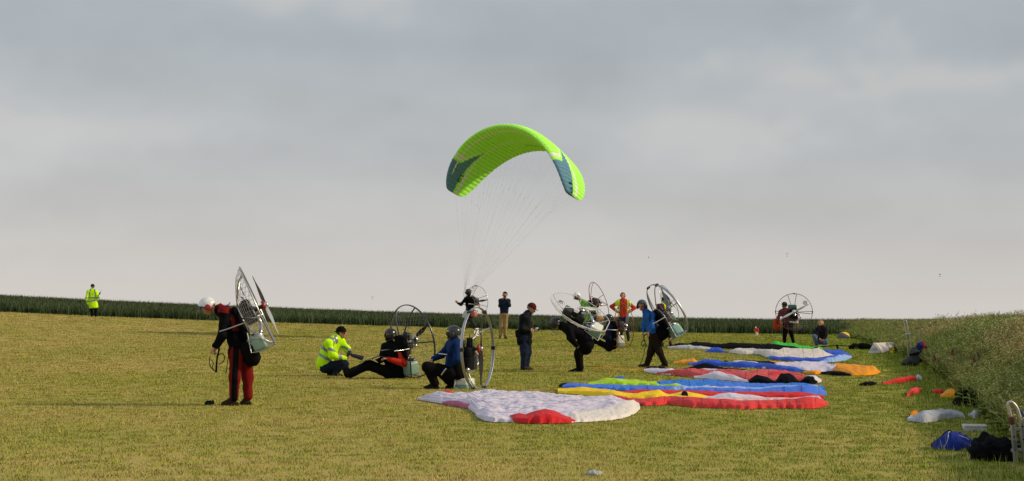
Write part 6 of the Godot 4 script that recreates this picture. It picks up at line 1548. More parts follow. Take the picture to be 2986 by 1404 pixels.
	cloth(w, "pink_edge", [[-1.14, 30.824, -1.144, 30.944, 0.04], [-1.086, 30.721, -1.088, 30.841, 0.04], [-1.033, 30.593, -1.032, 30.713, 0.04], [-0.979, 30.436, -0.975, 30.556, 0.04], [-0.925, 30.282, -0.919, 30.402, 0.04], [-0.872, 30.129, -0.863, 30.249, 0.04], [-0.819, 29.977, -0.808, 30.097, 0.04], [-0.767, 29.827, -0.753, 29.947, 0.04], [-0.716, 29.679, -0.699, 29.799, 0.04], [-0.665, 29.528, -0.646, 29.648, 0.04], [-0.613, 29.338, -0.592, 29.458, 0.04], [-0.563, 29.15, -0.539, 29.27, 0.041], [-0.513, 28.964, -0.486, 29.084, 0.05]], nylon_pink, {amp = 0.02, cell = 0.16})
	cloth(w, "grey_tip", [[-0.53, 27.606, -0.521, 27.906, 0.04], [-0.461, 27.114, -0.451, 27.414, 0.04], [-0.396, 26.639, -0.384, 26.939, 0.057], [-0.337, 26.517, -0.322, 26.817, 0.053], [-0.278, 26.417, -0.262, 26.717, 0.045], [-0.221, 26.338, -0.202, 26.638, 0.04], [-0.164, 26.339, -0.142, 26.639, 0.04], [-0.107, 26.34, -0.083, 26.64, 0.04], [-0.05, 26.341, -0.024, 26.641, 0.04]], nylon_white, {amp = 0.03})
	w = thing("paraglider_wing", "red and yellow paraglider wing bundled in a long strip behind the white one", "paraglider", on_ground(3.05, 30.113), "paraglider wings laid out on the grass")
	cloth(w, "red_leading_edge", [[1.635, 32.218, 1.663, 32.768, 0.04], [1.805, 31.511, 1.835, 32.061, 0.04], [1.967, 30.841, 2.001, 31.391, 0.04], [2.139, 30.434, 2.176, 30.984, 0.052], [2.346, 30.546, 2.385, 31.096, 0.062], [2.57, 30.851, 2.612, 31.401, 0.061], [2.729, 30.384, 2.774, 30.934, 0.083], [2.902, 30.127, 2.95, 30.677, 0.082], [3.079, 29.942, 3.129, 30.492, 0.081], [3.257, 29.793, 3.311, 30.343, 0.079], [3.437, 29.665, 3.493, 30.215, 0.077], [3.617, 29.558, 3.676, 30.108, 0.074], [3.821, 29.653, 3.883, 30.203, 0.069], [4.027, 29.748, 4.092, 30.298, 0.068], [4.223, 29.764, 4.291, 30.314, 0.077], [4.409, 29.714, 4.48, 30.264, 0.095], [4.595, 29.667, 4.669, 30.217, 0.115], [4.815, 29.832, 4.891, 30.382, 0.115], [5.135, 30.582, 5.214, 31.132, 0.04]], nylon_coral, {amp = 0.02, seams = 12, cell = 0.3, round = 0.12, step = 0.025})
	cloth(w, "yellow_panel", [[0.841, 34.618, 0.865, 35.618, 0.04], [0.945, 34.435, 0.972, 35.435, 0.04], [1.048, 34.254, 1.079, 35.254, 0.04], [1.149, 34.053, 1.183, 35.053, 0.04], [1.25, 33.854, 1.286, 34.854, 0.05], [1.347, 33.626, 1.387, 34.626, 0.058], [1.443, 33.381, 1.486, 34.381, 0.062], [1.537, 33.139, 1.583, 34.139, 0.064], [1.63, 32.902, 1.679, 33.902, 0.057], [1.711, 32.467, 1.764, 33.467, 0.061], [1.806, 32.329, 1.861, 33.329, 0.06], [1.902, 32.225, 1.961, 33.225, 0.049], [1.997, 32.123, 2.059, 33.123, 0.04], [2.092, 32.021, 2.157, 33.021, 0.047], [2.188, 31.946, 2.256, 32.946, 0.059], [2.285, 31.893, 2.356, 32.893, 0.065], [2.382, 31.845, 2.457, 32.845, 0.084], [2.48, 31.812, 2.558, 32.812, 0.11], [2.578, 31.779, 2.659, 32.779, 0.061], [2.675, 31.746, 2.759, 32.746, 0.04], [2.775, 31.743, 2.862, 32.743, 0.053], [2.876, 31.747, 2.966, 32.747, 0.076], [2.976, 31.751, 3.07, 32.751, 0.068], [3.077, 31.755, 3.174, 32.755, 0.062], [3.178, 31.759, 3.278, 32.759, 0.06], [3.278, 31.763, 3.381, 32.763, 0.046], [3.379, 31.767, 3.485, 32.767, 0.04]], nylon_yellow, {amp = 0.028})
	cloth(w, "cell_openings", [[2.916, 31.3, 2.939, 31.55, 0.042], [3.078, 31.3, 3.101, 31.55, 0.04], [3.241, 31.3, 3.264, 31.55, 0.04], [3.403, 31.3, 3.427, 31.55, 0.04], [3.566, 31.3, 3.589, 31.55, 0.04], [3.728, 31.3, 3.752, 31.55, 0.04], [3.89, 31.3, 3.914, 31.55, 0.04], [4.053, 31.3, 4.077, 31.55, 0.04], [4.215, 31.3, 4.239, 31.55, 0.04], [4.378, 31.3, 4.402, 31.55, 0.04], [4.54, 31.3, 4.564, 31.55, 0.04], [4.703, 31.3, 4.727, 31.55, 0.05], [4.865, 31.3, 4.889, 31.55, 0.065], [5.028, 31.3, 5.052, 31.55, 0.07], [5.19, 31.3, 5.214, 31.55, 0.074]], nylon_palepink, {amp = 0.02, cell = 0.26, round = 0.1, step = 0.02})
	cloth(w, "white_panel", [[3.187, 31.6, 3.222, 32.3, 0.04], [3.305, 31.6, 3.343, 32.3, 0.04], [3.424, 31.6, 3.464, 32.3, 0.043], [3.542, 31.6, 3.585, 32.3, 0.058], [3.66, 31.6, 3.706, 32.3, 0.068], [3.779, 31.6, 3.827, 32.3, 0.057], [3.897, 31.6, 3.948, 32.3, 0.04], [4.015, 31.6, 4.069, 32.3, 0.04], [4.134, 31.6, 4.19, 32.3, 0.04], [4.252, 31.6, 4.31, 32.3, 0.04], [4.37, 31.6, 4.431, 32.3, 0.04]], nylon_white, {amp = 0.03})
	cloth(w, "black_stripe", [[3.498, 31.9, 3.553, 32.4, 0.052], [3.56, 31.9, 3.616, 32.4, 0.059], [3.621, 31.9, 3.678, 32.4, 0.066], [3.683, 31.9, 3.741, 32.4, 0.065], [3.744, 31.9, 3.803, 32.4, 0.061], [3.806, 31.9, 3.865, 32.4, 0.048], [3.867, 31.9, 3.928, 32.4, 0.04], [3.929, 31.9, 3.99, 32.4, 0.04], [3.99, 31.9, 4.053, 32.4, 0.04]], nylon_black, {amp = 0.015})
	cloth(w, "red_panel", [[1.918, 33.6, 1.953, 34.2, 0.073], [2.118, 33.55, 2.155, 34.15, 0.061], [2.317, 33.5, 2.357, 34.1, 0.047], [2.516, 33.45, 2.558, 34.05, 0.043], [2.714, 33.4, 2.759, 34, 0.04], [2.911, 33.35, 2.958, 33.95, 0.04], [3.108, 33.3, 3.158, 33.9, 0.041], [3.304, 33.25, 3.357, 33.85, 0.04], [3.5, 33.2, 3.555, 33.8, 0.04], [3.695, 33.15, 3.752, 33.75, 0.04], [3.889, 33.1, 3.949, 33.7, 0.04], [4.083, 33.05, 4.146, 33.65, 0.04], [4.276, 33, 4.342, 33.6, 0.04], [4.469, 32.95, 4.537, 33.55, 0.04], [4.661, 32.9, 4.731, 33.5, 0.04], [4.852, 32.85, 4.925, 33.45, 0.04], [5.043, 32.8, 5.119, 33.4, 0.04], [5.233, 32.75, 5.311, 33.35, 0.04], [5.422, 32.7, 5.504, 33.3, 0.04]], nylon_red, {amp = 0.02, cell = 0.4})
	cloth(w, "black_stripe", [[2.858, 32, 2.88, 32.35, 0.106], [2.884, 32, 2.908, 32.35, 0.11], [2.91, 32, 2.936, 32.35, 0.114], [2.937, 32, 2.965, 32.35, 0.116], [2.963, 32, 2.993, 32.35, 0.107], [2.99, 32, 3.021, 32.35, 0.098], [3.016, 32, 3.049, 32.35, 0.089]], nylon_black, {amp = 0.01})
	w = thing("paraglider_wing", "blue and lime paraglider wing laid in a long strip with white streaks", "paraglider", on_ground(3.435, 33.918), "paraglider wings laid out on the grass")
	cloth(w, "blue_leading_edge", [[0.978, 36.544, 0.994, 37.144, 0.04], [1.253, 36.258, 1.273, 36.858, 0.04], [1.528, 36.083, 1.552, 36.683, 0.04], [1.799, 35.881, 1.827, 36.481, 0.04], [2.067, 35.678, 2.099, 36.278, 0.04], [2.33, 35.456, 2.366, 36.056, 0.04], [2.59, 35.236, 2.63, 35.836, 0.04], [2.854, 35.096, 2.897, 35.696, 0.04], [3.115, 34.957, 3.162, 35.557, 0.04], [3.362, 34.692, 3.413, 35.292, 0.046], [3.605, 34.43, 3.66, 35.03, 0.056], [3.84, 34.14, 3.899, 34.74, 0.062], [4.071, 33.851, 4.135, 34.451, 0.067], [4.311, 33.664, 4.379, 34.264, 0.07], [4.552, 33.502, 4.623, 34.102, 0.084], [4.798, 33.399, 4.873, 33.999, 0.12], [5.047, 33.323, 5.126, 33.923, 0.131], [5.299, 33.279, 5.383, 33.879, 0.136], [5.665, 33.918, 5.752, 34.518, 0.055]], nylon_blue, {amp = 0.02, seams = 11, cell = 0.28, round = 0.12, step = 0.025})
	cloth(w, "cell_openings", [[2.909, 34.95, 2.926, 35.15, 0.064], [3.113, 34.95, 3.129, 35.15, 0.065], [3.316, 34.95, 3.332, 35.15, 0.067], [3.52, 34.95, 3.536, 35.15, 0.067], [3.723, 34.95, 3.739, 35.15, 0.063], [3.926, 34.95, 3.942, 35.15, 0.058], [4.13, 34.95, 4.145, 35.15, 0.054], [4.333, 34.95, 4.348, 35.15, 0.049], [4.537, 34.95, 4.551, 35.15, 0.045], [4.74, 34.95, 4.755, 35.15, 0.052], [4.943, 34.95, 4.958, 35.15, 0.073], [5.147, 34.95, 5.161, 35.15, 0.086], [5.35, 34.95, 5.364, 35.15, 0.09], [5.554, 34.95, 5.567, 35.15, 0.092], [5.757, 34.95, 5.771, 35.15, 0.092]], nylon_paleblue, {amp = 0.02, cell = 0.3, round = 0.1, step = 0.02})
	cloth(w, "lime_panel", [[1.518, 37.4, 1.554, 38.3, 0.04], [1.629, 37.289, 1.669, 38.189, 0.083], [1.739, 37.178, 1.783, 38.078, 0.083], [1.849, 37.067, 1.896, 37.967, 0.089], [1.958, 36.956, 2.008, 37.856, 0.094], [2.067, 36.844, 2.12, 37.744, 0.099], [2.175, 36.733, 2.231, 37.633, 0.085], [2.282, 36.622, 2.342, 37.522, 0.068], [2.388, 36.511, 2.452, 37.411, 0.086], [2.494, 36.4, 2.561, 37.3, 0.079], [2.599, 36.289, 2.669, 37.189, 0.067], [2.703, 36.178, 2.777, 37.078, 0.063], [2.807, 36.067, 2.884, 36.967, 0.061], [2.91, 35.956, 2.99, 36.856, 0.047], [3.012, 35.844, 3.096, 36.744, 0.065], [3.114, 35.733, 3.201, 36.633, 0.098], [3.215, 35.622, 3.305, 36.522, 0.082], [3.315, 35.511, 3.408, 36.411, 0.061], [3.415, 35.4, 3.511, 36.3, 0.04]], nylon_lime, {amp = 0.035})
	cloth(w, "blue_tip", [[2.023, 38.6, 2.049, 39.1, 0.04], [2.083, 38.6, 2.11, 39.1, 0.054], [2.144, 38.6, 2.171, 39.1, 0.073], [2.204, 38.6, 2.232, 39.1, 0.082], [2.264, 38.6, 2.293, 39.1, 0.079], [2.324, 38.6, 2.354, 39.1, 0.065], [2.384, 38.6, 2.415, 39.1, 0.04]], nylon_deepblue, {amp = 0.02})
	cloth(w, "dark_tip", [[0.918, 36.9, 0.923, 37.1, 0.04], [0.983, 36.9, 0.989, 37.1, 0.04], [1.048, 36.9, 1.054, 37.1, 0.04], [1.113, 36.9, 1.119, 37.1, 0.04], [1.178, 36.9, 1.185, 37.1, 0.04], [1.243, 36.9, 1.25, 37.1, 0.04]], nylon_black, {amp = 0.01})
	cloth(w, "white_streak", [[3.415, 35.4, 3.482, 36.1, 0.04], [3.553, 35.4, 3.623, 36.1, 0.065], [3.691, 35.4, 3.764, 36.1, 0.062], [3.83, 35.4, 3.905, 36.1, 0.052], [3.968, 35.4, 4.046, 36.1, 0.042], [4.106, 35.4, 4.188, 36.1, 0.04], [4.245, 35.4, 4.329, 36.1, 0.04], [4.383, 35.4, 4.47, 36.1, 0.04], [4.522, 35.4, 4.611, 36.1, 0.04], [4.66, 35.4, 4.752, 36.1, 0.04], [4.798, 35.4, 4.893, 36.1, 0.04]], nylon_white, {amp = 0.025})
	cloth(w, "blue_panel", [[2.561, 36, 2.584, 36.9, 0.083], [2.75, 36, 2.778, 36.9, 0.087], [2.939, 36, 2.972, 36.9, 0.092], [3.129, 36, 3.166, 36.9, 0.113], [3.318, 36, 3.361, 36.9, 0.126], [3.508, 36, 3.555, 36.9, 0.114], [3.697, 36, 3.749, 36.9, 0.102], [3.886, 36, 3.943, 36.9, 0.093], [4.076, 36, 4.137, 36.9, 0.083], [4.265, 36, 4.331, 36.9, 0.072], [4.455, 36, 4.525, 36.9, 0.06], [4.644, 36, 4.719, 36.9, 0.051], [4.833, 36, 4.914, 36.9, 0.042], [5.023, 36, 5.108, 36.9, 0.04], [5.212, 36, 5.302, 36.9, 0.04], [5.401, 36, 5.496, 36.9, 0.04], [5.591, 36, 5.69, 36.9, 0.04], [5.78, 36, 5.884, 36.9, 0.04], [5.97, 36, 6.078, 36.9, 0.04]], nylon_skyblue, {amp = 0.03, cell = 0.5, seams = 8})
	cloth(w, "dark_seam", [[3.551, 35.6, 3.591, 36, 0.105], [3.705, 35.6, 3.747, 36, 0.101], [3.859, 35.6, 3.903, 36, 0.096], [4.013, 35.6, 4.058, 36, 0.09], [4.167, 35.6, 4.214, 36, 0.083], [4.321, 35.6, 4.37, 36, 0.075], [4.475, 35.6, 4.526, 36, 0.071], [4.629, 35.6, 4.681, 36, 0.066], [4.783, 35.6, 4.837, 36, 0.062], [4.937, 35.6, 4.993, 36, 0.058], [5.091, 35.6, 5.149, 36, 0.056], [5.245, 35.6, 5.304, 36, 0.054], [5.399, 35.6, 5.46, 36, 0.052], [5.553, 35.6, 5.616, 36, 0.05], [5.707, 35.6, 5.771, 36, 0.049]], nylon_blue, {amp = 0.03, cell = 0.35})
	w = thing("paraglider_wing", "red, white and black paraglider wing crumpled in the middle of the row", "paraglider", on_ground(4.733, 39.618), "paraglider wings laid out on the grass")
	cloth(w, "red_panel", [[3.343, 43.617, 3.4, 43.737, 0.048], [3.537, 43.137, 3.592, 43.257, 0.076], [3.73, 42.695, 3.796, 42.969, 0.09], [3.905, 42.107, 4.022, 42.949, 0.09], [4.066, 41.443, 4.227, 42.722, 0.09], [4.247, 41.044, 4.438, 42.583, 0.09], [4.425, 40.653, 4.682, 42.747, 0.09], [4.599, 40.269, 4.866, 42.372, 0.09], [4.77, 39.893, 5.032, 41.886, 0.09], [4.938, 39.524, 5.213, 41.559, 0.09], [5.123, 39.311, 5.433, 41.563, 0.09], [5.306, 39.103, 5.711, 41.982, 0.09], [5.5, 38.995, 5.947, 42.083, 0.09], [5.75, 39.27, 6.056, 41.306, 0.09], [5.98, 39.4, 6.152, 40.493, 0.09], [6.185, 39.359, 6.234, 39.65, 0.09], [6.39, 39.318, 6.409, 39.438, 0.064]], nylon_rose, {amp = 0.055, seams = 6, sheet = true, rows = 34})
	cloth(w, "white_panel", [[3.141, 44.849, 3.211, 45.849, 0.04], [3.215, 44.43, 3.294, 45.43, 0.04], [3.289, 44.019, 3.376, 45.019, 0.04], [3.361, 43.615, 3.456, 44.615, 0.053], [3.441, 43.348, 3.545, 44.348, 0.062], [3.526, 43.136, 3.638, 44.136, 0.068], [3.609, 42.927, 3.729, 43.927, 0.075], [3.713, 42.969, 3.842, 43.969, 0.054], [3.829, 43.147, 3.967, 44.147, 0.04]], nylon_white, {amp = 0.04})
	cloth(w, "white_panel", [[3.989, 41.351, 4.046, 41.951, 0.04], [4.092, 41.175, 4.151, 41.775, 0.04], [4.194, 41, 4.255, 41.6, 0.052], [4.295, 40.827, 4.359, 41.427, 0.066], [4.388, 40.581, 4.453, 41.181, 0.083], [4.479, 40.337, 4.546, 40.937, 0.075], [4.569, 40.096, 4.638, 40.696, 0.062], [4.66, 39.869, 4.73, 40.469, 0.05], [4.754, 39.684, 4.826, 40.284, 0.044], [4.847, 39.501, 4.921, 40.101, 0.04], [4.94, 39.32, 5.015, 39.92, 0.04]], nylon_white, {amp = 0.04})
	cloth(w, "black_panel", [[4.216, 41.353, 4.247, 41.653, 0.04], [4.274, 41.247, 4.305, 41.547, 0.051], [4.331, 41.14, 4.362, 41.44, 0.066], [4.387, 41.035, 4.419, 41.335, 0.058], [4.444, 40.93, 4.476, 41.23, 0.051], [4.494, 40.773, 4.527, 41.073, 0.047], [4.544, 40.618, 4.578, 40.918, 0.042], [4.594, 40.464, 4.628, 40.764, 0.04], [4.643, 40.311, 4.677, 40.611, 0.04]], nylon_black, {amp = 0.03})
	cloth(w, "black_panel", [[4.904, 39.03, 4.945, 39.53, 0.04], [4.964, 38.953, 5.008, 39.453, 0.08], [5.023, 38.876, 5.072, 39.376, 0.096], [5.082, 38.792, 5.134, 39.292, 0.102], [5.139, 38.7, 5.195, 39.2, 0.086], [5.196, 38.609, 5.255, 39.109, 0.07], [5.256, 38.543, 5.319, 39.043, 0.049], [5.32, 38.506, 5.386, 39.006, 0.04], [5.384, 38.468, 5.454, 38.968, 0.04]], nylon_black, {amp = 0.03})
	cloth(w, "black_panel", [[5.328, 38.375, 5.398, 38.875, 0.046], [5.391, 38.351, 5.461, 38.851, 0.085], [5.454, 38.328, 5.525, 38.828, 0.124], [5.516, 38.304, 5.588, 38.804, 0.144], [5.581, 38.299, 5.654, 38.799, 0.158], [5.66, 38.388, 5.734, 38.888, 0.143], [5.74, 38.477, 5.814, 38.977, 0.123], [5.819, 38.567, 5.895, 39.067, 0.091], [5.899, 38.657, 5.976, 39.157, 0.051]], nylon_black, {amp = 0.04})
	cloth(w, "black_panel", [[5.906, 38.564, 5.968, 38.964, 0.074], [5.944, 38.521, 6.005, 38.921, 0.085], [5.981, 38.478, 6.043, 38.878, 0.097], [6.018, 38.436, 6.08, 38.836, 0.108], [6.055, 38.393, 6.118, 38.793, 0.111], [6.101, 38.41, 6.165, 38.81, 0.107], [6.153, 38.461, 6.217, 38.861, 0.101], [6.205, 38.512, 6.269, 38.912, 0.076], [6.257, 38.563, 6.321, 38.963, 0.042]], nylon_black, {amp = 0.03})
	cloth(w, "white_tip", [[6.007, 38.939, 6.115, 39.639, 0.099], [6.044, 38.86, 6.152, 39.56, 0.102], [6.081, 38.78, 6.188, 39.48, 0.104], [6.118, 38.701, 6.225, 39.401, 0.106], [6.155, 38.622, 6.261, 39.322, 0.109], [6.203, 38.619, 6.309, 39.319, 0.102], [6.29, 38.85, 6.395, 39.55, 0.08], [6.377, 39.082, 6.482, 39.782, 0.055], [6.466, 39.317, 6.57, 40.017, 0.04]], nylon_white, {amp = 0.03})
	cloth(w, "dark_red_panel", [[5.241, 39.8, 5.347, 40.6, 0.153], [5.342, 39.8, 5.449, 40.6, 0.153], [5.443, 39.8, 5.552, 40.6, 0.153], [5.544, 39.8, 5.655, 40.6, 0.143], [5.644, 39.8, 5.758, 40.6, 0.131], [5.745, 39.8, 5.861, 40.6, 0.118], [5.846, 39.8, 5.964, 40.6, 0.105], [5.947, 39.8, 6.066, 40.6, 0.092], [6.048, 39.8, 6.169, 40.6, 0.079], [6.148, 39.8, 6.272, 40.6, 0.066], [6.249, 39.8, 6.375, 40.6, 0.054]], nylon_red, {amp = 0.04})
	cloth(w, "white_streak", [[3.941, 43.6, 3.996, 44.2, 0.042], [4.082, 43.35, 4.138, 43.95, 0.065], [4.221, 43.1, 4.279, 43.7, 0.087], [4.357, 42.85, 4.418, 43.45, 0.098], [4.492, 42.6, 4.555, 43.2, 0.098], [4.625, 42.35, 4.691, 42.95, 0.098], [4.756, 42.1, 4.824, 42.7, 0.097], [4.885, 41.85, 4.955, 42.45, 0.097], [5.013, 41.6, 5.085, 42.2, 0.097], [5.138, 41.35, 5.213, 41.95, 0.098], [5.262, 41.1, 5.338, 41.7, 0.096], [5.383, 40.85, 5.462, 41.45, 0.088], [5.503, 40.6, 5.584, 41.2, 0.079]], nylon_white, {amp = 0.02})
	cloth(w, "black_trailing_edge", [[3.221, 46, 3.256, 46.5, 0.04], [3.293, 45.85, 3.329, 46.35, 0.04], [3.364, 45.7, 3.401, 46.2, 0.042], [3.434, 45.55, 3.472, 46.05, 0.043], [3.504, 45.4, 3.543, 45.9, 0.043], [3.574, 45.25, 3.613, 45.75, 0.043], [3.643, 45.1, 3.683, 45.6, 0.04], [3.711, 44.95, 3.752, 45.45, 0.04], [3.779, 44.8, 3.821, 45.3, 0.04]], nylon_black, {amp = 0.02})
	cloth(w, "black_trailing_edge", [[3.921, 44.6, 3.974, 45.2, 0.04], [4.03, 44.388, 4.085, 44.988, 0.101], [4.138, 44.175, 4.194, 44.775, 0.105], [4.244, 43.962, 4.302, 44.562, 0.123], [4.349, 43.75, 4.409, 44.35, 0.16], [4.453, 43.538, 4.515, 44.138, 0.182], [4.556, 43.325, 4.619, 43.925, 0.166], [4.658, 43.113, 4.722, 43.713, 0.141], [4.758, 42.9, 4.824, 43.5, 0.109], [4.857, 42.688, 4.925, 43.288, 0.103], [4.955, 42.475, 5.025, 43.075, 0.097], [5.051, 42.263, 5.123, 42.863, 0.092], [5.147, 42.05, 5.22, 42.65, 0.092], [5.241, 41.837, 5.316, 42.438, 0.091], [5.334, 41.625, 5.411, 42.225, 0.088], [5.426, 41.413, 5.504, 42.013, 0.08], [5.516, 41.2, 5.597, 41.8, 0.073]], nylon_black, {amp = 0.03})
	part("loose_line", MB.new().tube(curve([on_ground(3.198, 43.615, 0.05) - w.position, on_ground(3.051, 44.976, 0.05) - w.position, on_ground(2.696, 44.843, 0.05) - w.position, on_ground(2.398, 45.745, 0.05) - w.position]), 0.0045, -1.0, 4), nylon_yellow, w)
	part("loose_line", MB.new().tube(curve([on_ground(3.15, 44.977, 0.05) - w.position, on_ground(2.914, 45.952, 0.05) - w.position, on_ground(2.625, 47.109, 0.05) - w.position, on_ground(2.274, 46.825, 0.05) - w.position, on_ground(1.89, 46.268, 0.05) - w.position]), 0.0045, -1.0, 4), nylon_orange, w)
	part("loose_line", MB.new().tube(curve([on_ground(3.181, 44.04, 0.05) - w.position, on_ground(2.77, 44.844, 0.05) - w.position, on_ground(2.448, 45.288, 0.05) - w.position, on_ground(2.101, 45.871, 0.05) - w.position]), 0.0045, -1.0, 4), nylon_orange, w)
	w = thing("paraglider_wing", "orange, white and blue paraglider wing with a rounded orange end at right", "paraglider", on_ground(6.782, 45.106), "paraglider wings laid out on the grass")
	cloth(w, "blue_panel", [[4.612, 49.514, 4.678, 50.214, 0.04], [4.765, 49.049, 4.833, 49.749, 0.062], [4.923, 48.682, 4.994, 49.382, 0.097], [5.097, 48.489, 5.171, 49.189, 0.114], [5.27, 48.296, 5.346, 48.996, 0.111], [5.436, 48.059, 5.515, 48.759, 0.082], [5.596, 47.792, 5.678, 48.492, 0.068], [5.755, 47.527, 5.84, 48.227, 0.073], [5.923, 47.349, 6.01, 48.049, 0.075], [6.091, 47.189, 6.181, 47.889, 0.072], [6.252, 46.982, 6.345, 47.682, 0.068], [6.324, 46.142, 6.42, 46.842, 0.064], [6.429, 45.577, 6.527, 46.277, 0.051], [6.546, 45.135, 6.648, 45.835, 0.042], [6.689, 44.882, 6.793, 45.582, 0.042], [6.859, 44.823, 6.966, 45.523, 0.04], [7.029, 44.764, 7.139, 45.464, 0.04]], nylon_deepblue, {amp = 0.05, cell = 0.3})
	cloth(w, "white_panel", [[6.228, 46.904, 6.296, 47.024, 0.094], [6.355, 46.448, 6.472, 46.955, 0.1], [6.48, 46, 6.672, 47.061, 0.1], [6.606, 45.588, 6.865, 47.111, 0.1], [6.74, 45.251, 7.05, 47.1, 0.1], [6.871, 44.918, 7.234, 47.089, 0.1], [7.029, 44.764, 7.412, 47.041, 0.1], [7.208, 44.755, 7.587, 46.977, 0.1], [7.387, 44.746, 7.762, 46.913, 0.1], [7.566, 44.736, 7.75, 45.751, 0.1], [7.759, 44.806, 7.812, 45.065, 0.1], [7.969, 44.973, 7.995, 45.093, 0.079], [8.181, 45.14, 8.203, 45.26, 0.053]], nylon_white, {amp = 0.05, sheet = true})
	cloth(w, "orange_end", [[7.636, 44.857, 7.763, 46.051, 0.11], [7.592, 44.057, 7.848, 45.959, 0.11], [7.563, 43.363, 7.933, 45.867, 0.11], [7.606, 43.09, 8.018, 45.775, 0.11], [7.647, 42.82, 8.089, 45.612, 0.11], [7.689, 42.554, 8.155, 45.424, 0.11], [7.769, 42.507, 8.221, 45.237, 0.11], [7.864, 42.538, 8.282, 45.027, 0.11], [7.959, 42.569, 8.34, 44.809, 0.11], [8.07, 42.688, 8.399, 44.601, 0.11], [8.195, 42.873, 8.463, 44.422, 0.11], [8.34, 43.157, 8.526, 44.244, 0.11], [8.56, 43.822, 8.564, 43.942, 0.102]], nylon_orange, {amp = 0.03, cell = 0.22, round = 0.1, sheet = true, rows = 30, step = 0.025})
	cloth(w, "orange_edge", [[6.781, 43.798, 6.827, 44.098, 0.04], [6.822, 43.628, 6.869, 43.928, 0.04], [6.864, 43.459, 6.911, 43.759, 0.04], [6.905, 43.291, 6.952, 43.591, 0.046], [6.968, 43.268, 7.017, 43.568, 0.043], [7.058, 43.406, 7.107, 43.706, 0.04], [7.149, 43.544, 7.198, 43.844, 0.04]], nylon_orange, {amp = 0.02})
	cloth(w, "black_edge", [[7.149, 43.544, 7.198, 43.844, 0.04], [7.204, 43.206, 7.254, 43.506, 0.04], [7.259, 42.873, 7.31, 43.173, 0.049], [7.322, 42.599, 7.373, 42.899, 0.056], [7.418, 42.525, 7.471, 42.825, 0.047], [7.515, 42.451, 7.568, 42.751, 0.04], [7.61, 42.377, 7.664, 42.677, 0.04]], nylon_black, {amp = 0.02})
	cloth(w, "white_streak", [[5.494, 48.4, 5.574, 49.1, 0.108], [5.587, 48.28, 5.668, 48.98, 0.121], [5.679, 48.16, 5.762, 48.86, 0.128], [5.771, 48.04, 5.855, 48.74, 0.117], [5.862, 47.92, 5.948, 48.62, 0.106], [5.953, 47.8, 6.04, 48.5, 0.095], [6.043, 47.68, 6.131, 48.38, 0.092], [6.132, 47.56, 6.223, 48.26, 0.088], [6.221, 47.44, 6.313, 48.14, 0.085], [6.31, 47.32, 6.403, 48.02, 0.082], [6.398, 47.2, 6.493, 47.9, 0.078]], nylon_white, {amp = 0.02})
	cloth(w, "black_streak", [[5.415, 48.4, 5.446, 48.8, 0.086], [5.447, 48.4, 5.481, 48.8, 0.106], [5.478, 48.4, 5.516, 48.8, 0.122], [5.51, 48.4, 5.551, 48.8, 0.105], [5.542, 48.4, 5.586, 48.8, 0.087], [5.574, 48.4, 5.62, 48.8, 0.07]], nylon_black, {amp = 0.02})
	cloth(w, "black_streak", [[5.787, 49.3, 5.857, 49.9, 0.1], [5.903, 49.14, 5.975, 49.74, 0.093], [6.019, 48.98, 6.092, 49.58, 0.085], [6.133, 48.82, 6.209, 49.42, 0.078], [6.247, 48.66, 6.324, 49.26, 0.071], [6.36, 48.5, 6.439, 49.1, 0.068], [6.472, 48.34, 6.553, 48.94, 0.071], [6.584, 48.18, 6.666, 48.78, 0.074], [6.694, 48.02, 6.777, 48.62, 0.072], [6.803, 47.86, 6.889, 48.46, 0.067], [6.912, 47.7, 6.999, 48.3, 0.063]], nylon_black, {amp = 0.02})
	cloth(w, "orange_streak", [[6.368, 49.6, 6.445, 50.2, 0.04], [6.492, 49.46, 6.57, 50.06, 0.04], [6.614, 49.32, 6.695, 49.92, 0.041], [6.736, 49.18, 6.819, 49.78, 0.043], [6.858, 49.04, 6.942, 49.64, 0.045], [6.978, 48.9, 7.064, 49.5, 0.047], [7.098, 48.76, 7.185, 49.36, 0.049], [7.216, 48.62, 7.306, 49.22, 0.047], [7.334, 48.48, 7.425, 49.08, 0.045], [7.452, 48.34, 7.544, 48.94, 0.042], [7.568, 48.2, 7.662, 48.8, 0.04]], nylon_orange, {amp = 0.02})
	cloth(w, "orange_tip", [[4.312, 50.3, 4.372, 51, 0.04], [4.393, 50.225, 4.455, 50.925, 0.04], [4.475, 50.15, 4.537, 50.85, 0.045], [4.556, 50.075, 4.62, 50.775, 0.057], [4.637, 50, 4.702, 50.7, 0.069], [4.718, 49.925, 4.784, 50.625, 0.085], [4.798, 49.85, 4.865, 50.55, 0.121], [4.878, 49.775, 4.947, 50.475, 0.099], [4.958, 49.7, 5.028, 50.4, 0.076]], nylon_orange, {amp = 0.035})
	w = thing("paraglider_wing", "white and blue paraglider wing further back with a blue scalloped edge", "paraglider", on_ground(8.05, 55.554), "paraglider wings laid out on the grass")
	cloth(w, "blue_leading_edge", [[7.381, 54.456, 7.449, 54.956, 0.04], [7.472, 53.643, 7.551, 54.243, 0.04], [7.56, 52.855, 7.652, 53.555, 0.047], [7.709, 52.522, 7.815, 53.322, 0.048], [7.873, 52.305, 7.993, 53.205, 0.047], [8.035, 52.089, 8.17, 53.089, 0.046], [8.189, 51.828, 8.34, 52.928, 0.046], [8.34, 51.561, 8.507, 52.761, 0.045], [8.506, 51.398, 8.69, 52.698, 0.049], [8.737, 51.628, 8.939, 53.028, 0.074], [9.014, 52.107, 9.234, 53.607, 0.104], [9.353, 52.926, 9.592, 54.526, 0.135], [10.017, 55.506, 10.273, 57.206, 0.067]], nylon_deepblue, {amp = 0.03, cell = 0.26, round = 0.15})
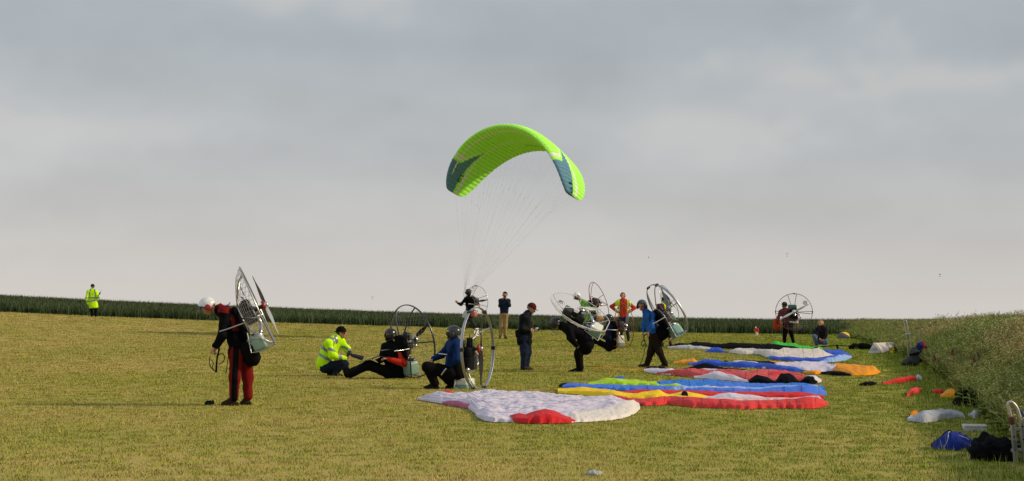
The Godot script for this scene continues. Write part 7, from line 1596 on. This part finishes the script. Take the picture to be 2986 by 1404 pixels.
	cloth(w, "pale_blue_edge", [[8.375, 51.187, 8.473, 51.787, 0.042], [8.473, 51.255, 8.569, 51.855, 0.053], [8.572, 51.324, 8.665, 51.924, 0.064], [8.671, 51.394, 8.761, 51.994, 0.075], [8.77, 51.463, 8.857, 52.063, 0.086], [8.893, 51.673, 8.977, 52.273, 0.095], [9.047, 52.055, 9.129, 52.655, 0.105], [9.204, 52.446, 9.282, 53.046, 0.115], [9.363, 52.844, 9.439, 53.444, 0.125], [9.673, 54.074, 9.745, 54.674, 0.112], [10.023, 55.506, 10.091, 56.106, 0.097]], nylon_paleblue, {amp = 0.04, cell = 0.4})
	cloth(w, "white_panel", [[6.933, 61.072, 6.913, 61.192, 0.081], [7.049, 60.176, 7.044, 60.436, 0.11], [7.161, 59.306, 7.306, 60.817, 0.11], [7.346, 59.068, 7.477, 60.442, 0.11], [7.56, 59.076, 7.629, 59.935, 0.11], [7.713, 58.616, 7.792, 59.542, 0.11], [7.504, 55.504, 7.955, 59.173, 0.11], [7.513, 54.122, 8.035, 58.219, 0.11], [7.607, 53.409, 8.279, 58.469, 0.11], [7.744, 53.028, 8.739, 60.192, 0.11], [7.908, 52.844, 8.957, 60.21, 0.11], [8.071, 52.66, 9.124, 59.892, 0.11], [8.289, 52.837, 9.207, 59.055, 0.11], [8.553, 53.292, 9.488, 59.491, 0.11], [8.822, 53.759, 9.814, 60.185, 0.11], [9.229, 55.025, 9.746, 58.484, 0.11], [9.69, 56.561, 9.649, 56.681, 0.106]], nylon_ivory, {amp = 0.05, seams = 7, sheet = true, rows = 44})
	cloth(w, "blue_tip", [[6.319, 61.646, 6.398, 62.246, 0.04], [6.402, 61.51, 6.479, 62.11, 0.068], [6.485, 61.375, 6.56, 61.975, 0.101], [6.567, 61.24, 6.641, 61.84, 0.108], [6.645, 61.069, 6.717, 61.669, 0.103], [6.718, 60.865, 6.789, 61.465, 0.094], [6.791, 60.661, 6.861, 61.261, 0.055], [6.863, 60.458, 6.931, 61.058, 0.04]], nylon_deepblue, {amp = 0.04})
	cloth(w, "blue_panel", [[9.377, 57.5, 9.475, 58.7, 0.181], [9.479, 57.5, 9.59, 58.7, 0.167], [9.581, 57.5, 9.705, 58.7, 0.152], [9.683, 57.5, 9.82, 58.7, 0.133], [9.785, 57.5, 9.935, 58.7, 0.112], [9.887, 57.5, 10.05, 58.7, 0.105], [9.989, 57.5, 10.165, 58.7, 0.112], [10.091, 57.5, 10.28, 58.7, 0.11], [10.193, 57.5, 10.394, 58.7, 0.078], [10.295, 57.5, 10.509, 58.7, 0.047]], nylon_deepblue, {amp = 0.05})
	w = thing("paraglider_wing", "black and green paraglider wing farthest back at the end of the row", "paraglider", on_ground(8.58, 65.818), "paraglider wings laid out on the grass")
	cloth(w, "grey_edge", [[5.496, 66.682, 5.578, 67.682, 0.04], [5.629, 66.375, 5.714, 67.375, 0.04], [5.762, 66.071, 5.849, 67.071, 0.04], [5.898, 65.829, 5.988, 66.829, 0.05], [6.044, 65.698, 6.136, 66.698, 0.073], [6.189, 65.568, 6.283, 66.568, 0.072], [6.333, 65.437, 6.43, 66.437, 0.046], [6.477, 65.306, 6.576, 66.306, 0.04], [6.62, 65.175, 6.722, 66.175, 0.04], [6.79, 65.311, 6.894, 66.311, 0.04], [6.967, 65.501, 7.073, 66.501, 0.04]], nylon_grey, {amp = 0.04})
	cloth(w, "black_panel", [[5.586, 68, 5.703, 69.2, 0.04], [5.815, 67.75, 5.936, 68.95, 0.065], [6.043, 67.5, 6.167, 68.7, 0.084], [6.268, 67.25, 6.396, 68.45, 0.081], [6.492, 67, 6.623, 68.2, 0.143], [6.714, 66.75, 6.849, 67.95, 0.138], [6.934, 66.5, 7.072, 67.7, 0.124], [7.152, 66.25, 7.294, 67.45, 0.114], [7.369, 66, 7.514, 67.2, 0.125], [7.584, 65.75, 7.732, 66.95, 0.172], [7.796, 65.5, 7.948, 66.7, 0.163], [8.007, 65.25, 8.163, 66.45, 0.156], [8.216, 65, 8.375, 66.2, 0.153], [8.424, 64.75, 8.586, 65.95, 0.149], [8.629, 64.5, 8.795, 65.7, 0.143], [8.832, 64.25, 9.002, 65.45, 0.131], [9.034, 64, 9.207, 65.2, 0.118], [9.234, 63.75, 9.411, 64.95, 0.101], [9.432, 63.5, 9.612, 64.7, 0.075], [9.628, 63.25, 9.812, 64.45, 0.05], [9.823, 63, 10.01, 64.2, 0.04]], nylon_black, {amp = 0.04, cell = 0.5})
	cloth(w, "green_panel", [[8.873, 66, 9.016, 67.2, 0.156], [9.022, 66, 9.169, 67.2, 0.207], [9.17, 66, 9.321, 67.2, 0.217], [9.318, 66, 9.474, 67.2, 0.202], [9.467, 66, 9.626, 67.2, 0.165], [9.615, 66, 9.779, 67.2, 0.141], [9.763, 66, 9.932, 67.2, 0.149], [9.912, 66, 10.084, 67.2, 0.138], [10.06, 66, 10.237, 67.2, 0.087], [10.209, 66, 10.39, 67.2, 0.04], [10.357, 66, 10.542, 67.2, 0.04], [10.505, 66, 10.695, 67.2, 0.04], [10.654, 66, 10.847, 67.2, 0.04]], nylon_green, {amp = 0.05})
	cloth(w, "green_tip", [[10.137, 62.8, 10.249, 63.6, 0.074], [10.185, 62.8, 10.305, 63.6, 0.091], [10.234, 62.8, 10.361, 63.6, 0.107], [10.282, 62.8, 10.417, 63.6, 0.096], [10.331, 62.8, 10.473, 63.6, 0.079], [10.379, 62.8, 10.529, 63.6, 0.062]], nylon_green, {amp = 0.03})
	w = thing("red_wing_bag", "long red rolled bag lying near the tall crop", "bag", on_ground(8.233, 39.857))
	cloth(w, "cloth", [[7.514, 38.196, 7.573, 38.496, 0.04], [7.642, 38.363, 7.7, 38.663, 0.04], [7.77, 38.531, 7.827, 38.831, 0.041], [7.899, 38.7, 7.955, 39, 0.053], [8.042, 38.929, 8.096, 39.229, 0.058], [8.215, 39.298, 8.268, 39.598, 0.057], [8.391, 39.673, 8.443, 39.973, 0.071], [8.56, 40.008, 8.611, 40.308, 0.093], [8.724, 40.31, 8.773, 40.61, 0.057]], nylon_red, {amp = 0.012})
	cloth(w, "black_tail", [[6.942, 37.561, 6.988, 37.811, 0.04], [7.001, 37.591, 7.048, 37.841, 0.04], [7.06, 37.621, 7.107, 37.871, 0.04], [7.121, 37.662, 7.168, 37.912, 0.04], [7.202, 37.805, 7.25, 38.055, 0.04], [7.283, 37.948, 7.331, 38.198, 0.04], [7.365, 38.092, 7.413, 38.342, 0.04]], nylon_black, {amp = 0.01})
	cloth(w, "white_end", [[8.614, 40.111, 8.648, 40.311, 0.101], [8.645, 40.15, 8.682, 40.35, 0.089], [8.676, 40.189, 8.717, 40.389, 0.075], [8.707, 40.229, 8.752, 40.429, 0.058], [8.738, 40.268, 8.787, 40.468, 0.042], [8.769, 40.308, 8.822, 40.508, 0.04]], nylon_white, {amp = 0.01})
	w = thing("red_cloth", "small red cloth lying alone on the grass", "cloth", on_ground(7.386, 34.621))
	cloth(w, "cloth", [[6.987, 33.386, 7.1, 33.886, 0.04], [7.073, 33.633, 7.184, 34.133, 0.04], [7.16, 33.883, 7.27, 34.383, 0.061], [7.248, 34.137, 7.357, 34.637, 0.059], [7.327, 34.344, 7.434, 34.844, 0.059], [7.392, 34.483, 7.498, 34.983, 0.063], [7.457, 34.626, 7.562, 35.126, 0.05], [7.591, 35.081, 7.694, 35.581, 0.04], [7.728, 35.547, 7.83, 36.047, 0.04]], nylon_coral, {amp = 0.01})
	w = thing("orange_bag", "orange bag with red strap beside dark bag in the crop", "bag", on_ground(7.718, 33.021))
	cloth(w, "cloth", [[7.524, 33.143, 7.638, 33.643, 0.04], [7.575, 33.122, 7.69, 33.622, 0.04], [7.626, 33.101, 7.741, 33.601, 0.077], [7.676, 33.08, 7.792, 33.58, 0.1], [7.725, 33.054, 7.842, 33.554, 0.099], [7.775, 33.028, 7.892, 33.528, 0.073], [7.816, 32.971, 7.935, 33.471, 0.049], [7.856, 32.905, 7.975, 33.405, 0.04], [7.895, 32.839, 8.015, 33.339, 0.04]], nylon_orange, {amp = 0.03})
	cloth(w, "red_strap", [[7.725, 34.621, 7.759, 34.771, 0.04], [7.764, 34.599, 7.798, 34.749, 0.04], [7.803, 34.577, 7.837, 34.727, 0.04], [7.842, 34.556, 7.876, 34.706, 0.04], [7.893, 34.586, 7.927, 34.736, 0.04], [7.944, 34.62, 7.979, 34.77, 0.04]], nylon_red, {amp = 0.01})
	crumpled("dark_bag", "dark bag half hidden in the crop beside the orange bag", "bag", on_ground(7.553, 30.523), Vector3(0.36, 0.15, 0.2), harness_black_cloth, 3)
	w = thing("silver_cloth", "silver grey fabric sheet spread on the grass near the crop", "cloth", on_ground(6.091, 27.047))
	cloth(w, "cloth", [[5.612, 26.692, 5.792, 27.392, 0.04], [5.648, 26.55, 5.826, 27.25, 0.042], [5.684, 26.41, 5.86, 27.11, 0.088], [5.72, 26.271, 5.894, 26.971, 0.105], [5.8, 26.338, 5.972, 27.038, 0.097], [5.894, 26.463, 6.063, 27.163, 0.086], [5.996, 26.626, 6.164, 27.326, 0.078], [6.126, 26.904, 6.292, 27.604, 0.067], [6.245, 27.131, 6.409, 27.831, 0.058], [6.352, 27.299, 6.513, 27.999, 0.043], [6.46, 27.47, 6.619, 28.17, 0.04], [6.57, 27.643, 6.727, 28.343, 0.04], [6.513, 27.117, 6.667, 27.817, 0.04]], nylon_silver, {amp = 0.04})
	cloth(w, "orange_lining", [[5.82, 27.524, 5.887, 27.824, 0.04], [5.849, 27.546, 5.915, 27.846, 0.04], [5.878, 27.568, 5.944, 27.868, 0.04], [5.907, 27.59, 5.972, 27.89, 0.04], [5.936, 27.612, 6.001, 27.912, 0.04], [5.965, 27.635, 6.03, 27.935, 0.04]], nylon_orange, {amp = 0.02})
	w = thing("grey_cloth", "small grey cloth at the edge of the crop behind the white box", "cloth", on_ground(6.672, 27.12))
	cloth(w, "cloth", [[6.715, 27.65, 6.787, 27.95, 0.04], [6.698, 27.491, 6.77, 27.791, 0.04], [6.681, 27.334, 6.753, 27.634, 0.05], [6.665, 27.179, 6.736, 27.479, 0.065], [6.688, 27.184, 6.758, 27.484, 0.07], [6.735, 27.289, 6.805, 27.589, 0.068], [6.783, 27.395, 6.852, 27.695, 0.061], [6.831, 27.502, 6.9, 27.802, 0.054], [6.88, 27.61, 6.947, 27.91, 0.047]], nylon_silver, {amp = 0.015})
	foam_box(on_ground(6.085, 24.785), 0.301, 0.087)
	blue_holdall(on_ground(5.171, 21.839), 0.584, 0.191)
	crumpled("black_bag", "black soft bag in the grass between blue bag and ladder", "bag", on_ground(5.187, 20.319), Vector3(0.247, 0.133, 0.22), harness_black_cloth, 5)
	ladder(Vector3(5.392, 0, -20), [Vector3(0.01, 0.441, 0), Vector3(-0.024, 0.558, 0), Vector3(-0.058, 0.616, 0), Vector3(-0.092, 0.644, 0), Vector3(-0.124, 0.631, 0), Vector3(-0.122, 0.587, 0), Vector3(-0.088, 0.47, 0)])
	trolley_bag(on_ground(10.401, 48.391), Vector3(0.094, 0.589, 0), Vector3(0.015, 0.988, 0), Vector3(0.073, 0.56, 0))
	trolley_handle(on_ground(10.674, 50.76), Vector3(-0.053, 0.778, 0), Vector3(0.038, 0.778, 0), Vector3(-0.122, 1.136, 0), Vector3(-0.053, 1.136, 0))
	white_flap(on_ground(11.685, 60.544), [Vector3(-0.282, 0, 0), Vector3(0.173, 0.027, 0), Vector3(-0.073, 0.346, 0), Vector3(0.673, 0.109, -0.6), Vector3(0.746, 0.364, -0.6)])
	w = thing("yellow_cloth", "yellow crumpled cloth beside the white folded sheet", "cloth", on_ground(12.215, 60.622))
	cloth(w, "cloth", [[12.455, 62.587, 12.525, 62.887, 0.059], [12.398, 62.107, 12.465, 62.407, 0.113], [12.343, 61.638, 12.408, 61.938, 0.135], [12.289, 61.179, 12.352, 61.479, 0.144], [12.268, 60.884, 12.328, 61.184, 0.15], [12.267, 60.693, 12.325, 60.993, 0.153], [12.45, 61.411, 12.506, 61.711, 0.124], [12.739, 62.648, 12.793, 62.948, 0.074], [13.048, 63.973, 13.1, 64.273, 0.04]], nylon_yellow, {amp = 0.03})
	crumpled("dark_bag", "dark bag in the crop edge right of the yellow cloth", "bag", on_ground(12.9, 62.281), Vector3(0.75, 0.2, 0.3), harness_black_cloth, 9)
	helmet_on_grass(on_ground(16.265, 92.426), 0.307)
	seed_head_plant(0, on_ground(7.722, 33), 0.802)
	seed_head_plant(1, on_ground(8.364, 34.1), 0.647)
	seed_head_plant(2, on_ground(8.851, 35.2), 0.72)
	seed_head_plant(3, on_ground(8.976, 36.3), 0.641)
	seed_head_plant(4, on_ground(8.384, 37.4), 0.573)
	frame_on_grass(on_ground(11.174, 66.678))
	crumpled("black_glove", "small black glove lying on the grass in front of the boots", "glove", on_ground(-4.921, 30.65), Vector3(0.075, 0.04, 0.06), strap_dark, 4)
	pale_stone(on_ground(0.814, 18.644))
	far_glider("tiny far off paraglider in the sky above the round red ring", Vector3(379.6, 62.732, -2600), 4.727, 0.0)
	far_glider("tiny far off paraglider low in the sky left of the flying pilot", Vector3(-192.873, 3.641, -2600), 3.782, 0.5)
	far_glider("tiny far off paraglider at the right of the sky", Vector3(590.436, 34.368, -2600), 4.255, 1.0)
	far_glider("tiny dark far off paraglider right of the lime wing", Vector3(188.618, 58.95, -2600), 2.364, 1.5)
